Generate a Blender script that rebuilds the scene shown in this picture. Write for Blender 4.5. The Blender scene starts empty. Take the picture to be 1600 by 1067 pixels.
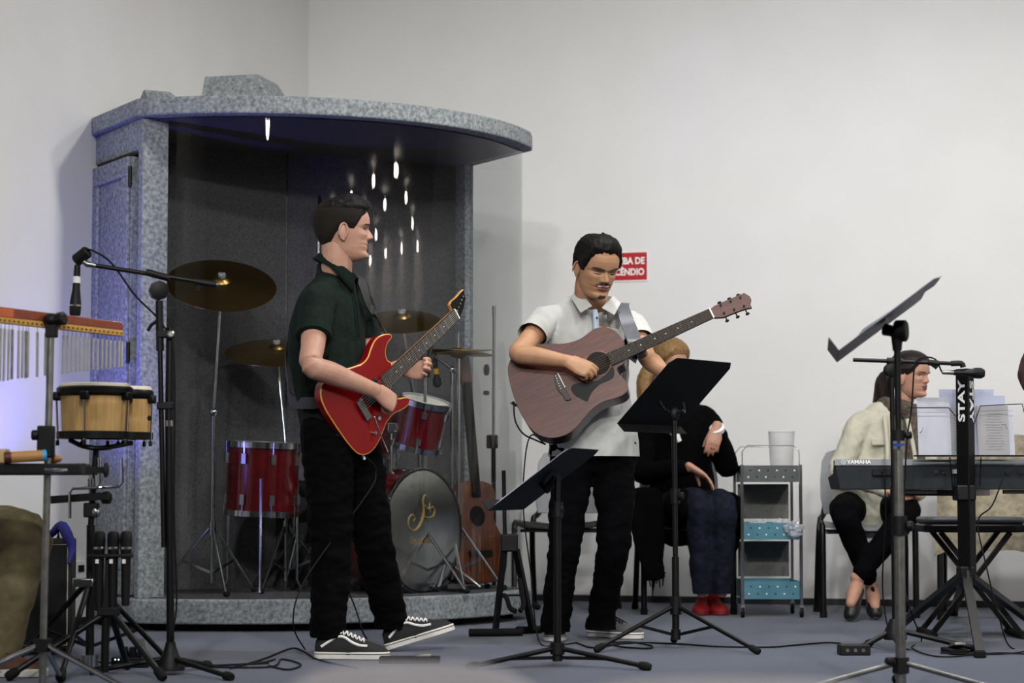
import bpy, bmesh, math, random
import numpy as np
from mathutils import Vector as V, Matrix, noise
random.seed(7); rng = np.random.default_rng(7)
sc = bpy.context.scene; col = sc.collection
R = math.radians; Z = V((0, 0, 1))

# ------------------------------------------------------------------ camera
F = 3480.0; PITCH = math.atan(226.5 / F); HC = 0.64
cd = bpy.data.cameras.new('camera'); cam = bpy.data.objects.new('camera', cd); col.objects.link(cam)
cam.location = (0, 0, HC); cam.rotation_euler = (math.pi / 2 + PITCH, 0, 0)
cd.sensor_fit = 'HORIZONTAL'; cd.sensor_width = 36; cd.lens = F * 36 / 1600
cd.clip_start = 0.05; cd.clip_end = 100
cd.dof.use_dof = True; cd.dof.focus_distance = 8.9; cd.dof.aperture_fstop = 3.3
sc.camera = cam

def ray(px, py):
    dx, u = (px - 800) / F, (533.5 - py) / F
    c, s = math.cos(PITCH), math.sin(PITCH)
    return V((dx, c - u * s, s + u * c))
def W(px, py, Y):                    # the point seen at a pixel, on the upright plane y = Y
    d = ray(px, py); return V((0, 0, HC)) + d * (Y / d.y)
def G(px, py, z=0.0):                # the point seen at a pixel, on the level z
    d = ray(px, py); return V((0, 0, HC)) + d * ((z - HC) / d.z)
def PL(px, py, p0, n):               # ... on the plane through p0 with normal n
    d = ray(px, py); o = V((0, 0, HC)); return o + d * ((p0 - o).dot(n) / d.dot(n))

# ------------------------------------------------------------------ world, lights, exposure
w = bpy.data.worlds.new('world'); sc.world = w; w.use_nodes = True
w.node_tree.nodes['Background'].inputs[0].default_value = (0.75, 0.8, 0.9, 1)
w.node_tree.nodes['Background'].inputs[1].default_value = 0.05
sc.view_settings.view_transform = 'Standard'; sc.view_settings.look = 'None'
sc.view_settings.gamma = 1; sc.view_settings.use_curve_mapping = False
sc.view_settings.exposure = 0.12
def lamp(name, kind, loc, target, power, color, **kw):
    d = bpy.data.lights.new(name, kind); d.energy = power; d.color = color
    for k, v in kw.items(): setattr(d, k, v)
    o = bpy.data.objects.new(name, d); col.objects.link(o); o.location = loc
    o.rotation_euler = (V(target) - V(loc)).to_track_quat('-Z', 'Y').to_euler(); return o
CEIL = 4.3
# ceiling downlights of the hall, some of them added as fill (their housings are built with the ceiling)
LAMPS = [(-2.1, 7.4, 6), (0.7, 8.6, 155), (2.0, 8.4, 140), (3.4, 8.4, 70), (4.8, 8.0, 30), (6.4, 6.2, 80), (-2.6, 4.4, 50), (-0.6, 4.2, 240), (1.4, 4.4, 260), (3.4, 4.2, 190), (-1.0, 0.2, 640), (1.6, 0.0, 640), (0.2, -1.8, 420)]  # rightmost added to brighten the right wall, last three as fill from the front
FARLAMPS = [(x_ + .3 * y_, y_) for x_ in (11.0, 13.6, 16.4, 19.4) for y_ in (3.6, 0.6, -2.4, -5.4)]
for x, y, p in LAMPS:
    tilt = -1 < y < 5                          # the hall rows are turned towards the stage
    lamp('downlight_lamp', 'SPOT', (x, y, CEIL - 0.12), ((x + 0.8, 11.5, 0.9) if y > 3 else (x * .5 + .3, 9.2, 0.9)) if tilt else (x, y + 0.5, 0), p * 1.6, (1.0, 0.98, 0.955), spot_size=R((84 if y > 3 else 44) if tilt else 172), spot_blend=0.8 if tilt else 0.6, shadow_soft_size=0.16)
BLUE = V((-2.215, 9.28, 0.62))
BAIM = V((-1.74, 10.05, 1.4))
lamp('led_lamp', 'SPOT', BLUE + (BAIM - BLUE).normalized() * 0.06, BAIM, 58, (0.15, 0.13, 1.0), spot_size=R(88), spot_blend=0.9, shadow_soft_size=0.05)

# ------------------------------------------------------------------ materials
def lin(c):
    c = c.lstrip('#'); t = [int(c[i:i + 2], 16) / 255 for i in (0, 2, 4)]
    return [x / 12.92 if x <= 0.04045 else ((x + 0.055) / 1.055) ** 2.4 for x in t] + [1.0]
MATS = {}
def mat(name, c, rough=0.6, metal=0.0, c2=None, scale=40, bump=0.0, bscale=None, stretch=None, spec=0.5, detail=3.0, sheen=0, coat=0, emit=0, lo=0.35, hi=0.65, trans=0, alpha=1, tex='noise', bdist=0.003):
    if name in MATS: return MATS[name]
    m = bpy.data.materials.new(name); m.use_nodes = True; nt = m.node_tree; b = nt.nodes['Principled BSDF']
    I = b.inputs
    I['Base Color'].default_value = lin(c); I['Roughness'].default_value = rough; I['Metallic'].default_value = metal
    I['Specular IOR Level'].default_value = spec
    if sheen: I['Sheen Weight'].default_value = sheen; I['Sheen Roughness'].default_value = 0.5
    if coat: I['Coat Weight'].default_value = coat; I['Coat Roughness'].default_value = 0.08
    if emit: I['Emission Color'].default_value = lin(c); I['Emission Strength'].default_value = emit
    if trans: I['Transmission Weight'].default_value = trans
    if alpha < 1: I['Alpha'].default_value = alpha
    if c2 or bump:
        tc = nt.nodes.new('ShaderNodeTexCoord'); mp = nt.nodes.new('ShaderNodeMapping')
        nt.links.new(tc.outputs['Object'], mp.inputs[0])
        if stretch:
            mp.inputs['Scale'].default_value = stretch[:3]
            if len(stretch) > 3: mp.vector_type = 'TEXTURE'; mp.inputs['Scale'].default_value = [1 / q for q in stretch[:3]]; mp.inputs['Rotation'].default_value = stretch[3]
        if c2:
            n = nt.nodes.new('ShaderNodeTexNoise'); n.inputs['Scale'].default_value = scale; n.inputs['Detail'].default_value = detail
            nt.links.new(mp.outputs[0], n.inputs['Vector'])
            r = nt.nodes.new('ShaderNodeValToRGB'); r.color_ramp.elements[0].position = lo; r.color_ramp.elements[1].position = hi
            r.color_ramp.elements[0].color = lin(c); r.color_ramp.elements[1].color = lin(c2)
            nt.links.new(n.outputs[0], r.inputs[0]); nt.links.new(r.outputs[0], I['Base Color'])
        if bump:
            n2 = nt.nodes.new('ShaderNodeTexNoise'); n2.inputs['Scale'].default_value = bscale or scale; n2.inputs['Detail'].default_value = detail
            nt.links.new(mp.outputs[0], n2.inputs['Vector'])
            bp = nt.nodes.new('ShaderNodeBump'); bp.inputs['Strength'].default_value = bump; bp.inputs['Distance'].default_value = bdist
            nt.links.new(n2.outputs[0], bp.inputs['Height']); nt.links.new(bp.outputs[0], I['Normal'])
    MATS[name] = m; return m
def sheet_mat(name, tint, gloss, r0=0.038):       # clear thin sheet: straight-through light plus mirror reflection (Schlick, both faces alike)
    m = bpy.data.materials.new(name); m.use_nodes = True; nt = m.node_tree; nt.nodes.clear(); L = nt.links.new
    o = nt.nodes.new('ShaderNodeOutputMaterial'); t = nt.nodes.new('ShaderNodeBsdfTransparent'); g = nt.nodes.new('ShaderNodeBsdfGlossy')
    ge = nt.nodes.new('ShaderNodeNewGeometry'); dp = nt.nodes.new('ShaderNodeVectorMath'); dp.operation = 'DOT_PRODUCT'
    L(ge.outputs['Normal'], dp.inputs[0]); L(ge.outputs['Incoming'], dp.inputs[1])
    def mth(op, a, b=None):
        n = nt.nodes.new('ShaderNodeMath'); n.operation = op
        for k, x in enumerate((a, b)):
            if x is None: continue
            if isinstance(x, (int, float)): n.inputs[k].default_value = x
            else: L(x, n.inputs[k])
        return n.outputs[0]
    c = mth('ABSOLUTE', dp.outputs['Value']); f = mth('ADD', mth('MULTIPLY', mth('POWER', mth('SUBTRACT', 1.0, c), 5.0), 1 - r0), r0)
    mx = nt.nodes.new('ShaderNodeMixShader'); t.inputs[0].default_value = tint; g.inputs['Roughness'].default_value = gloss
    L(f, mx.inputs[0]); L(t.outputs[0], mx.inputs[1]); L(g.outputs[0], mx.inputs[2]); L(mx.outputs[0], o.inputs[0])
    MATS[name] = m; return m

M_wall = mat('wall_paint', '#dededd', 0.85, c2='#dbdbda', scale=3, bump=0.04, bscale=160)
M_carpet = mat('blue_carpet', '#2c3548', 0.95, c2='#414b60', scale=220, spec=.2, bump=0.5, bscale=320, sheen=0.2)
M_felt = mat('grey_felt', '#5c6164', 0.95, c2='#979d9f', scale=60, detail=9, bump=0.6, bscale=170, spec=.2, lo=0.3, hi=0.7)
M_black = mat('black_metal', '#060607', 0.40, spec=.3, bump=0.03, bscale=300)
M_blackm = mat('black_plastic', '#070708', 0.55, spec=.3, bump=0.05, bscale=200)
M_rubber = mat('black_rubber', '#0c0c0d', 0.8, spec=.25, bump=0.1, bscale=200)
M_chrome = mat('chrome', '#c9ccce', 0.16, 1.0, c2='#b5b8ba', scale=12)
M_steel = mat('brushed_steel', '#9a9b99', 0.35, 1.0, c2='#84847f', scale=30)
M_white = mat('white_plastic', '#e6e6e2', 0.5, c2='#dedede', scale=20)
M_paper = mat('paper', '#b4b6c2', 0.8, c2='#acaebb', scale=8)
M_glass = sheet_mat('clear_acrylic', (0.86, 0.87, 0.87, 1), 0.0)

# ------------------------------------------------------------------ mesh builder
def frame(t, ref=Z):
    t = V(t).normalized(); ref = V(ref)
    a = ref - t * ref.dot(t)
    if a.length < 1e-4: a = V((1, 0, 0)) - t * t.x
    if a.length < 1e-4: a = V((0, 1, 0)) - t * t.y
    a.normalize(); return a, t.cross(a), t
def FM(o, x, y, z):                   # 4x4 from origin and three axes
    m = Matrix.Identity(4)
    for i, a in enumerate((x, y, z, o)):
        for j in range(3): m[j][i] = a[j]
    return m
def crom(P, k):                       # Catmull-Rom, k samples a span
    P = [np.array(p, float) for p in P]
    if len(P) < 3 or k < 2: return P
    Q = [2 * P[0] - P[1]] + P + [2 * P[-1] - P[-2]]; out = []
    for i in range(1, len(Q) - 2):
        for j in range(k):
            t = j / k
            out.append(0.5 * (2 * Q[i] + (Q[i + 1] - Q[i - 1]) * t + (2 * Q[i - 1] - 5 * Q[i] + 4 * Q[i + 1] - Q[i + 2]) * t * t + (3 * Q[i] - Q[i - 1] - 3 * Q[i + 1] + Q[i + 2]) * t ** 3))
    out.append(P[-1]); return out
def cromc(P, k):                      # closed
    P = [np.array(p, float) for p in P]; n = len(P); out = []
    for i in range(n):
        a, b, c, d = P[i - 1], P[i], P[(i + 1) % n], P[(i + 2) % n]
        for j in range(k):
            t = j / k; out.append(0.5 * (2 * b + (c - a) * t + (2 * a - 5 * b + 4 * c - d) * t * t + (3 * b - a - 3 * c + d) * t ** 3))
    return out
INV = {}
class MB:
    def __init__(s, M=None): s.v = []; s.f = []; s.M = M
    def add(s, vs, fs):
        o = len(s.v)
        s.v += [s.M @ V(v) for v in vs] if s.M else [V(v) for v in vs]
        s.f += [[i + o for i in f] for f in fs]; return s
    def box(s, c, size, Rm=None):
        c = V(c); h = [x / 2 for x in size]; vs = []
        for z in (-1, 1):
            for x, y in ((-1, -1), (1, -1), (1, 1), (-1, 1)):
                p = V((x * h[0], y * h[1], z * h[2])); vs.append(c + (Rm @ p if Rm else p))
        return s.add(vs, [(3, 2, 1, 0), (4, 5, 6, 7), (0, 1, 5, 4), (1, 2, 6, 5), (2, 3, 7, 6), (3, 0, 4, 7)])
    def bar(s, p0, p1, wd, ht, up=Z):
        p0, p1 = V(p0), V(p1); a, b, t = frame(p1 - p0, up)
        return s.box((p0 + p1) / 2, (wd, ht, (p1 - p0).length), Matrix((b, a, t)).transposed())
    def loft(s, rings, cap=True, closed=False):
        n = len(rings[0]); vs = [p for r in rings for p in r]; fs = []; m = len(rings)
        for i in range(m if closed else m - 1):
            a, b = i * n, ((i + 1) % m) * n
            for j in range(n): fs.append((a + j, a + (j + 1) % n, b + (j + 1) % n, b + j))
        if cap and not closed: fs += [tuple(range(n - 1, -1, -1)), tuple(range((m - 1) * n, m * n))]
        return s.add(vs, fs)
    def tube(s, pts, r, n=10, closed=False, k=1, cap=True):
        pts = [V(p) for p in pts]
        if k > 1: pts = [V(p) for p in (cromc(pts, k) if closed else crom(pts, k))]
        m = len(pts); rr = r if isinstance(r, (list, tuple)) else None
        if rr and len(rr) != m: rr = list(np.interp(np.linspace(0, 1, m), np.linspace(0, 1, len(rr)), rr))
        rings = []; a = None
        for i, p in enumerate(pts):
            q0 = pts[i - 1] if (i or closed) else p; q1 = pts[(i + 1) % m] if (i < m - 1 or closed) else p
            t = (q1 - q0).normalized()
            a = frame(t, a if a else (Z if abs(t.z) < 0.9 else V((1, 0, 0))))[0]; b = t.cross(a)
            ra = rr[i] if rr else r
            rings.append([p + (a * math.cos(x) + b * math.sin(x)) * ra for x in (2 * math.pi * j / n for j in range(n))])
        return s.loft(rings, cap, closed)
    def cyl(s, p0, p1, r, r1=None, n=16): return s.tube([p0, p1], [r, r if r1 is None else r1], n)
    def lathe(s, prof, n=24, M=None, axis=None, o=None):   # prof (r, h) along an axis from o
        if axis is not None:
            a, b, t = frame(axis); M = FM(V(o), a, b, t)
        rings = []
        for r, h in prof:
            q = [V((r * math.cos(2 * math.pi * j / n), r * math.sin(2 * math.pi * j / n), h)) for j in range(n)]
            rings.append([M @ p for p in q] if M else q)
        return s.loft(rings, True)
    def prism(s, poly, t, M=None, t0=0.0):
        n = len(poly); q = [V((p[0], p[1], z)) for z in (t0, t0 + t) for p in poly]
        if M: q = [M @ p for p in q]
        return s.add(q, [tuple(range(n - 1, -1, -1)), tuple(range(n, 2 * n))] + [(i, (i + 1) % n, n + (i + 1) % n, n + i) for i in range(n)])
    def ell(s, c, r, Rm=None, n=16, m=10):
        c = V(c); r = (r, r, r) if not isinstance(r, (tuple, list)) else r; vs = []; fs = []
        for i in range(1, m):
            ph = math.pi * i / m
            for j in range(n):
                th = 2 * math.pi * j / n; p = V((r[0] * math.sin(ph) * math.cos(th), r[1] * math.sin(ph) * math.sin(th), r[2] * math.cos(ph))); vs.append(c + (Rm @ p if Rm else p))
        for i in range(m - 2):
            for j in range(n): fs.append((i * n + j, (i + 1) * n + j, (i + 1) * n + (j + 1) % n, i * n + (j + 1) % n))
        for e, zz, base in ((0, r[2], 0), (1, -r[2], (m - 2) * n)):
            p = V((0, 0, zz)); vs.append(c + (Rm @ p if Rm else p)); k = len(vs) - 1
            for j in range(n): fs.append((base + (j + 1) % n, k, base + j) if e else (base + j, k, base + (j + 1) % n))
        return s.add(vs, fs)
    def torus(s, c, axis, Rr, r, n=32, m=8):
        a, b, t = frame(axis); c = V(c)
        return s.tube([c + (a * math.cos(2 * math.pi * j / n) + b * math.sin(2 * math.pi * j / n)) * Rr for j in range(n)], r, m, closed=True)
    def build(s, name, m, parent=None, bevel=0.0, ang=40, flat=False, local=False):
        me = bpy.data.meshes.new(name)
        vs = s.v
        if parent is not None and not local:
            inv = INV[parent.name]; vs = [inv @ v for v in vs]
        me.from_pydata([tuple(v) for v in vs], [], s.f)
        if len(s.f) < 30000:
            bm = bmesh.new(); bm.from_mesh(me); bmesh.ops.recalc_face_normals(bm, faces=bm.faces); bm.to_mesh(me); bm.free()
        if not flat: me.shade_smooth(); me.set_sharp_from_angle(angle=R(ang))
        return link(name, me, m, parent, bevel)
def link(name, me, m, parent=None, bevel=0.0):
    o = bpy.data.objects.new(name, me); col.objects.link(o); me.materials.append(m)
    if parent is not None: o.parent = parent; INV[o.name] = INV[parent.name]
    if bevel:
        b = o.modifiers.new('bevel', 'BEVEL'); b.width = bevel; b.segments = 2; b.limit_method = 'ANGLE'; b.angle_limit = R(40)
    return o
def tag(o, label, cat, group=None):
    o['label'] = label; o['category'] = cat
    if group: o['group'] = group
    return o
def thing(name, label, cat, loc=(0, 0, 0), group=None, rz=0.0):
    o = bpy.data.objects.new(name, None); col.objects.link(o); o.empty_display_size = 0.05
    o.location = loc; o.rotation_euler = (0, 0, rz)
    INV[o.name] = (Matrix.Translation(V(loc)) @ Matrix.Rotation(rz, 4, 'Z')).inverted()
    return tag(o, label, cat, group)
def struct(o): o['kind'] = 'structure'; return o
def copy_tree(o, loc=None, rz=None, label=None, parent=None):
    c = o.copy(); col.objects.link(c)
    if parent is not None: c.parent = parent
    if loc is not None: c.location = loc
    if rz is not None: c.rotation_euler = (0, 0, rz)
    if label: c['label'] = label
    for ch in list(o.children): copy_tree(ch, parent=c)
    return c
def one(name, mb, m, label, cat, base, group=None, **kw):   # a thing that is a single mesh, origin at its base
    INV['_tmp'] = Matrix.Translation(-V(base)); inv = INV['_tmp']; mb.v = [inv @ v for v in mb.v]
    o = mb.build(name, m, None, **kw); o.location = base; return tag(o, label, cat, group)
def text(body, name, m, M, size, parent, depth=0.0006, bold=0.0, align='CENTER', sx=1.0):
    c = bpy.data.curves.new(name, 'FONT'); c.body = body; c.size = size; c.align_x = align; c.align_y = 'CENTER'; c.extrude = depth; c.offset = bold; c.resolution_u = 3
    t = bpy.data.objects.new('t', c); col.objects.link(t); dg = bpy.context.evaluated_depsgraph_get()
    me = bpy.data.meshes.new_from_object(t.evaluated_get(dg)); bpy.data.objects.remove(t); me.name = name
    me.transform(Matrix.Diagonal((sx, 1, 1, 1))); me.transform(INV[parent.name] @ M)
    return link(name, me, m, parent)
# ------------------------------------------------------------------ the room
CX, CY = -1.2, 13.0                        # corner of the two stage walls
A17 = R(17); ub = V((math.cos(A17), -math.sin(A17), 0)); vl = V((-math.sin(A17), -math.cos(A17), 0))
C0 = V((CX, CY, 0)); HF = -0.36            # level of the hall floor in front of the stage
def wallbox(name, p0, p1, nrm, z0=HF, z1=CEIL, th=0.15):
    m = MB(); q = [p0, p1, p1 - nrm * th, p0 - nrm * th]
    m.prism([(p.x, p.y) for p in q], z1 - z0, None, z0); return struct(m.build(name, M_wall, flat=True))
wallbox('wall_back', C0 - ub * 0.15, C0 + ub * 24.0, vl)
wallbox('wall_left', C0, C0 + vl * 26.0, ub)
wallbox('wall_right', C0 + ub * 24.0, C0 + ub * 24.0 + vl * 26, -ub)
M_hall = mat('hall_paint', '#8d8c8a', 0.9, c2='#868583', scale=2)
o = wallbox('wall_front', C0 + vl * 26.0 - ub * .15, C0 + vl * 26 + ub * 24.15, -vl); o.data.materials[0] = M_hall
FL_EDGE = 6.1                              # stage front edge, parallel to the camera plane
def quad(a, b, c, d): return [(p.x, p.y) for p in (a, b, c, d)]
def lineY(p, d, Y): return p + d * ((Y - p.y) / d.y)
e0 = lineY(C0, vl, FL_EDGE); e1 = lineY(C0 + ub * 24, vl, FL_EDGE)
m = MB(); m.prism([(C0.x, C0.y), (e0.x, e0.y), (e1.x, e1.y), ((C0 + ub * 24).x, (C0 + ub * 24).y)], 0.30, None, -0.30)
struct(m.build('floor', M_carpet, flat=True))
m = MB(); h0, h1 = C0 + vl * 26, C0 + vl * 26 + ub * 24
m.prism([(e0.x, e0.y), (h0.x, h0.y), (h1.x, h1.y), (e1.x, e1.y)], 0.1, None, HF - 0.1)
o = struct(m.build('floor_hall', mat('hall_tile', '#5c5a57', 0.45, c2='#53514e', scale=6), flat=True))
M_ceil = mat('ceiling_paint', '#8f8f8f', 0.9, c2='#888888', scale=2)
m = MB(); m.prism(quad(C0 - ub * .15 - vl * .15, h0 - ub * .15, h1, C0 + ub * 24), 0.1, None, CEIL)
struct(m.build('ceiling', M_ceil, flat=True))
M_base = mat('dark_baseboard', '#1d1d20', 0.6, c2='#26262a', scale=10)
for nm, p, d, nn, L in (('baseboard_back', C0, ub, vl, 24.0), ('baseboard_left', C0, vl, ub, 6.8)):
    m = MB(); q0, q1 = p, p + d * L
    m.prism([(a.x, a.y) for a in (q0 + nn * .002, q1 + nn * .002, q1 + nn * .014, q0 + nn * .014)], 0.035, None, 0.001)
    struct(m.build(nm, M_base, flat=True))
# downlights
M_farglass = mat('far_lamp_glass', '#fff6ea', 0.4, emit=60, c2='#fff2e2', scale=5)
M_lampglass = mat('lamp_glass', '#fff4e2', 0.4, emit=30, c2='#fff0da', scale=5)
for i, (x, y, k) in enumerate([(*l[:2], 1.0) for l in LAMPS] + [(*l, 3.6) for l in FARLAMPS]):
    t = thing('ceiling_downlight', 'round white downlight on the unseen ceiling of stage and hall' if k < 1.5 else 'white globe lamp on the ceiling over the far side of the hall', 'ceiling light', (x, y, CEIL - 0.10), 'round downlights in the hall ceiling' if k < 1.5 else 'globe lamps over the hall')
    if k > 1.5:
        q = V((x, y, CEIL - .2)); t.name = 'globe_lamp'; t.location = q; INV[t.name] = Matrix.Translation(-q)
        MB().ell(q, (.20, .20, .075), n=20, m=12).build('globe', M_farglass, t); MB().cyl(q + Z * .06, V((x, y, CEIL)), .03, n=10).build('stem', M_white, t); continue
    MB().lathe([(0.085 * k, 0.0), (0.085 * k + .045, 0.0), (0.085 * k + .05, 0.02), (0.085 * k + .05, 0.10), (0.085 * k, 0.10)], 24, Matrix.Translation((x, y, CEIL - 0.10))).build('housing', M_white, t)
    MB().lathe([(0.0001, 0.05), (0.084 * k, 0.05), (0.084 * k, 0.06), (0.0001, 0.06)], 24, Matrix.Translation((x, y, CEIL - 0.10))).build('lens', M_lampglass if k < 1.5 else M_farglass, t)
# LED par can on a floor stand, out of frame at the left
t = thing('led_par_light', 'black LED par light giving blue light beside the booth', 'stage light', (BLUE.x, BLUE.y, 0))
d = (BAIM - BLUE).normalized()
MB().lathe([(0.02, -0.15), (0.055, -0.14), (0.065, -0.05), (0.07, 0.045), (0.064, 0.045), (0.06, 0.0), (0.0001, -0.001)], 24, axis=d, o=BLUE).build('housing', M_black, t)
MB().lathe([(0.0001, 0.0), (0.059, 0.0), (0.059, 0.008), (0.0001, 0.012)], 24, axis=d, o=BLUE).build('lens', mat('blue_led', '#5a50ff', 0.3, emit=5, c2='#6a60ff', scale=30), t)
m = MB(); s_ = d.cross(Z).normalized()
m.tube([BLUE + s_ * .085, V((BLUE.x, BLUE.y, .012)) + s_ * .085, V((BLUE.x, BLUE.y, .012)) - s_ * .085, BLUE - s_ * .085], 0.008, 8); m.build('yoke', M_black, t)

# fire pump sign on the back wall
def onback(px, py, off=0.0):
    return PL(px, py, C0 + vl * off, vl)
M_red = mat('sign_red', '#b3111c', 0.45, c2='#a80f1a', scale=14)
p1 = onback(1013.5, 391.5); p2 = onback(1013.5, 439.5); hh = p1.z - p2.z; ww = hh * 1.52
cs = (p1 + p2) / 2 - ub * ww / 2; Ms = FM(cs, ub, Z, vl)
t = thing('wall_sign', 'red fire pump sign with white letters on the back wall', 'sign', cs)
MB(Ms).box((0, 0, .003), (ww, hh, .004)).build('plate', M_white, t)
MB(Ms).box((0, 0, .0056), (ww - .018, hh - .018, .0012)).build('red_field', M_red, t)
M_let = mat('sign_white', '#efeeec', 0.5, c2='#e8e8e6', scale=10)
text('BOMBA DE', 'lettering', M_let, Ms @ Matrix.Translation((0, hh * .17, .0066)), hh * .30, t, bold=.0018, sx=.86)
text('INCÊNDIO', 'lettering', M_let, Ms @ Matrix.Translation((0, -hh * .19, .0066)), hh * .30, t, bold=.0018, sx=.86)
# wall socket on the left wall
def onleft(px, py, off=0.0): return PL(px, py, C0 + ub * off, ub)
cs = onleft(119, 898); Ms = FM(cs, vl, Z, ub)
t = thing('wall_socket', 'white wall socket box low on the left wall', 'wall socket', cs)
MB(Ms).box((0, 0, .012), (.12, .13, .022)).build('plate', M_white, t, bevel=.004)
MB(Ms).box((0, .03, .026), (.05, .03, .006)).build('outlet', M_blackm, t)
MB(Ms).box((0, -.03, .026), (.05, .03, .006)).build('outlet', M_blackm, t)
# ------------------------------------------------------------------ drum booth set across the room corner
A30 = R(29.8); bu = V((math.cos(A30), math.sin(A30), 0)); bw = V((math.sin(A30), -math.cos(A30), 0))
FL = V((-1.66, 9.93, 0)); BWD = 2.00; BDP = 0.71; SAG = 0.455
def B(u, w_, z): return FL + bu * u + bw * w_ + Z * z
RC = ((BWD / 2) ** 2 + SAG ** 2) / (2 * SAG)
def arc_w(u): return math.sqrt(max(RC * RC - (u - BWD / 2) ** 2, 0)) - (RC - SAG)
def outline(off, n=40, post=0.0):
    """plan of the booth: left side, back, right side, bowed front, grown by off"""
    pts = [(-off, -BDP - off), (BWD + off, -BDP - off)]
    for i in range(n + 1):
        u = BWD * (1 - i / n); c = (BWD / 2, -(RC - SAG)); dx, dy = u - c[0], arc_w(u) - c[1]; L = math.hypot(dx, dy)
        pts.append((u + dx / L * off, arc_w(u) + dy / L * off))
    pts[2] = (BWD + off, -off * .3); pts[-1] = (-off, off * .4)
    return pts
def plan(mb, off, z0, z1, off2=None):
    a, b = outline(off), outline(off if off2 is None else off2)
    return mb.loft([[B(u, w_, z0) for u, w_ in a], [B(u, w_, z1) for u, w_ in b]])
ZT, ZR, ZS0, ZS = 2.378, 2.298, 0.035, 0.143
bo = thing('drum_booth', 'grey felt covered drum booth with a bowed clear front', 'drum booth', B(0, 0, 0))
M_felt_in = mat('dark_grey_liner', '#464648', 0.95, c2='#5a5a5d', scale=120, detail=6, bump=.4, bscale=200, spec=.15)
plan(MB(), 0.035, ZR, ZT).build('roof', M_felt, bo, bevel=.008, flat=True)
plan(MB(), 0.03, ZS0, ZS).build('base', M_felt, bo, bevel=.008, flat=True)
for u, w_ in ((.12, -.05), (1.93, -.12), (.12, -.6), (1.93, -.6), (.6, .25), (1.45, .25), (1.03, .38)):
    MB().cyl(B(u, w_, 0.001), B(u, w_, ZS0), .05).build('foot', M_rubber, bo)
m = MB(); q = outline(-.10); m.loft([[B(u, w_, .002) for u, w_ in q], [B(u, w_, ZS0) for u, w_ in q]]).build('plinth', M_blackm, bo, flat=True)
def panel(name, u0, u1, w0, w1, z0, z1, mt=M_felt, parent=bo, bevel=.006):
    mm = MB(); mm.loft([[B(u, w_, z) for u, w_ in ((u0, w0), (u1, w0), (u1, w1), (u0, w1))] for z in (z0, z1)])
    return mm.build(name, mt, parent, bevel=bevel, flat=True)
panel('front_post', 0, .125, -.055, .0, ZS, ZR)
panel('rear_post', 0, .06, -BDP, -BDP + .07, ZS, ZR)
for u0_, u1_ in ((.06, BWD / 2), (BWD / 2, BWD)):
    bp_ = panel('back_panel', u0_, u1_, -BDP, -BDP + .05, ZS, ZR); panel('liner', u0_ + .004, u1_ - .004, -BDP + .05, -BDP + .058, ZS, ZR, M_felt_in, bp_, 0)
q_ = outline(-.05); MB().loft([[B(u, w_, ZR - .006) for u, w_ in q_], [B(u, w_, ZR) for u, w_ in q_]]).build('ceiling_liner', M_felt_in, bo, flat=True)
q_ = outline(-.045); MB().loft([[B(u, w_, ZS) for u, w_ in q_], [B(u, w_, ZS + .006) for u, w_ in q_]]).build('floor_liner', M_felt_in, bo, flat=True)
panel('side_panel', BWD - .05, BWD, -BDP + .05, -BDP + .16, ZS, ZR)
panel('door_header', 0, .05, -BDP + .07, -.055, ZR - .14, ZR)
# door in the left side: frame members, sunken panel, hinge gap
dr = panel('door', -.005, .035, -BDP + .085, -.135, ZS + .01, ZR - .16)
panel('door_rail', -.022, -.004, -BDP + .085, -.135, ZR - .16 - .09, ZR - .16, parent=dr)
panel('door_rail', -.022, -.004, -BDP + .085, -.135, ZS + .01, ZS + .12, parent=dr)
panel('door_stile', -.022, -.004, -BDP + .085, -BDP + .165, ZS + .12, ZR - .25, parent=dr)
panel('door_stile', -.022, -.004, -.215, -.135, ZS + .12, ZR - .25, parent=dr)
for z in (.35, 1.2, 2.0): 
    mm = MB(); mm.cyl(B(-.012, -.125, z), B(-.012, -.125, z + .09), .009); mm.build('hinge', M_black, dr)
# bowed clear sheets, four of them edge to edge
NS = 4
for k in range(NS):
    mm = MB(); u0, u1 = .125 + (BWD - .15) * k / NS, .125 + (BWD - .15) * (k + 1) / NS - .0015; n = 14; vs = []; fs = []
    for i in range(n + 1):
        u = u0 + (u1 - u0) * i / n; vs += [B(u, arc_w(u) - .03, ZS - .02), B(u, arc_w(u) - .03, ZR + .02)]
    fs = [(2 * i, 2 * i + 2, 2 * i + 3, 2 * i + 1) for i in range(n)]
    mm.add(vs, fs).build('clear_sheet', M_glass, bo)
mm = MB(); mm.loft([[B(u, w_, z) for u, w_ in ((BWD - .02, -.05), (BWD - .004, -.05), (BWD - .004, -BDP + .16), (BWD - .02, -BDP + .16))] for z in (ZS, ZR)]); mm.build('clear_sheet', M_glass, bo, flat=True)
# vents on the roof
def vent(cx, cy, a, L, D, h, tx, ty):
    ca, sa = math.cos(a), math.sin(a); ax, ay = V((ca, sa, 0)), V((-sa, ca, 0)); c = V((cx, cy, ZT))
    r0 = [c + ax * L / 2 * i + ay * D / 2 * j for i, j in ((-1, -1), (1, -1), (1, 1), (-1, 1))]
    r1 = [c + ax * (L / 2 * i - tx * (i > 0) + .01 * (i < 0)) + ay * (D / 2 - ty) * j + Z * h for i, j in ((-1, -1), (1, -1), (1, 1), (-1, 1))]
    return MB().loft([r0, r1]).build('roof_vent', M_felt, bo, bevel=.006, flat=True)
p = W(394, 150, 10.62); vent(p.x, p.y, R(-14), .40, .40, .215, .12, .06)
p = W(262, 150, 10.5); vent(p.x, p.y, R(30), .26, .30, .135, .12, .14)

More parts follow.
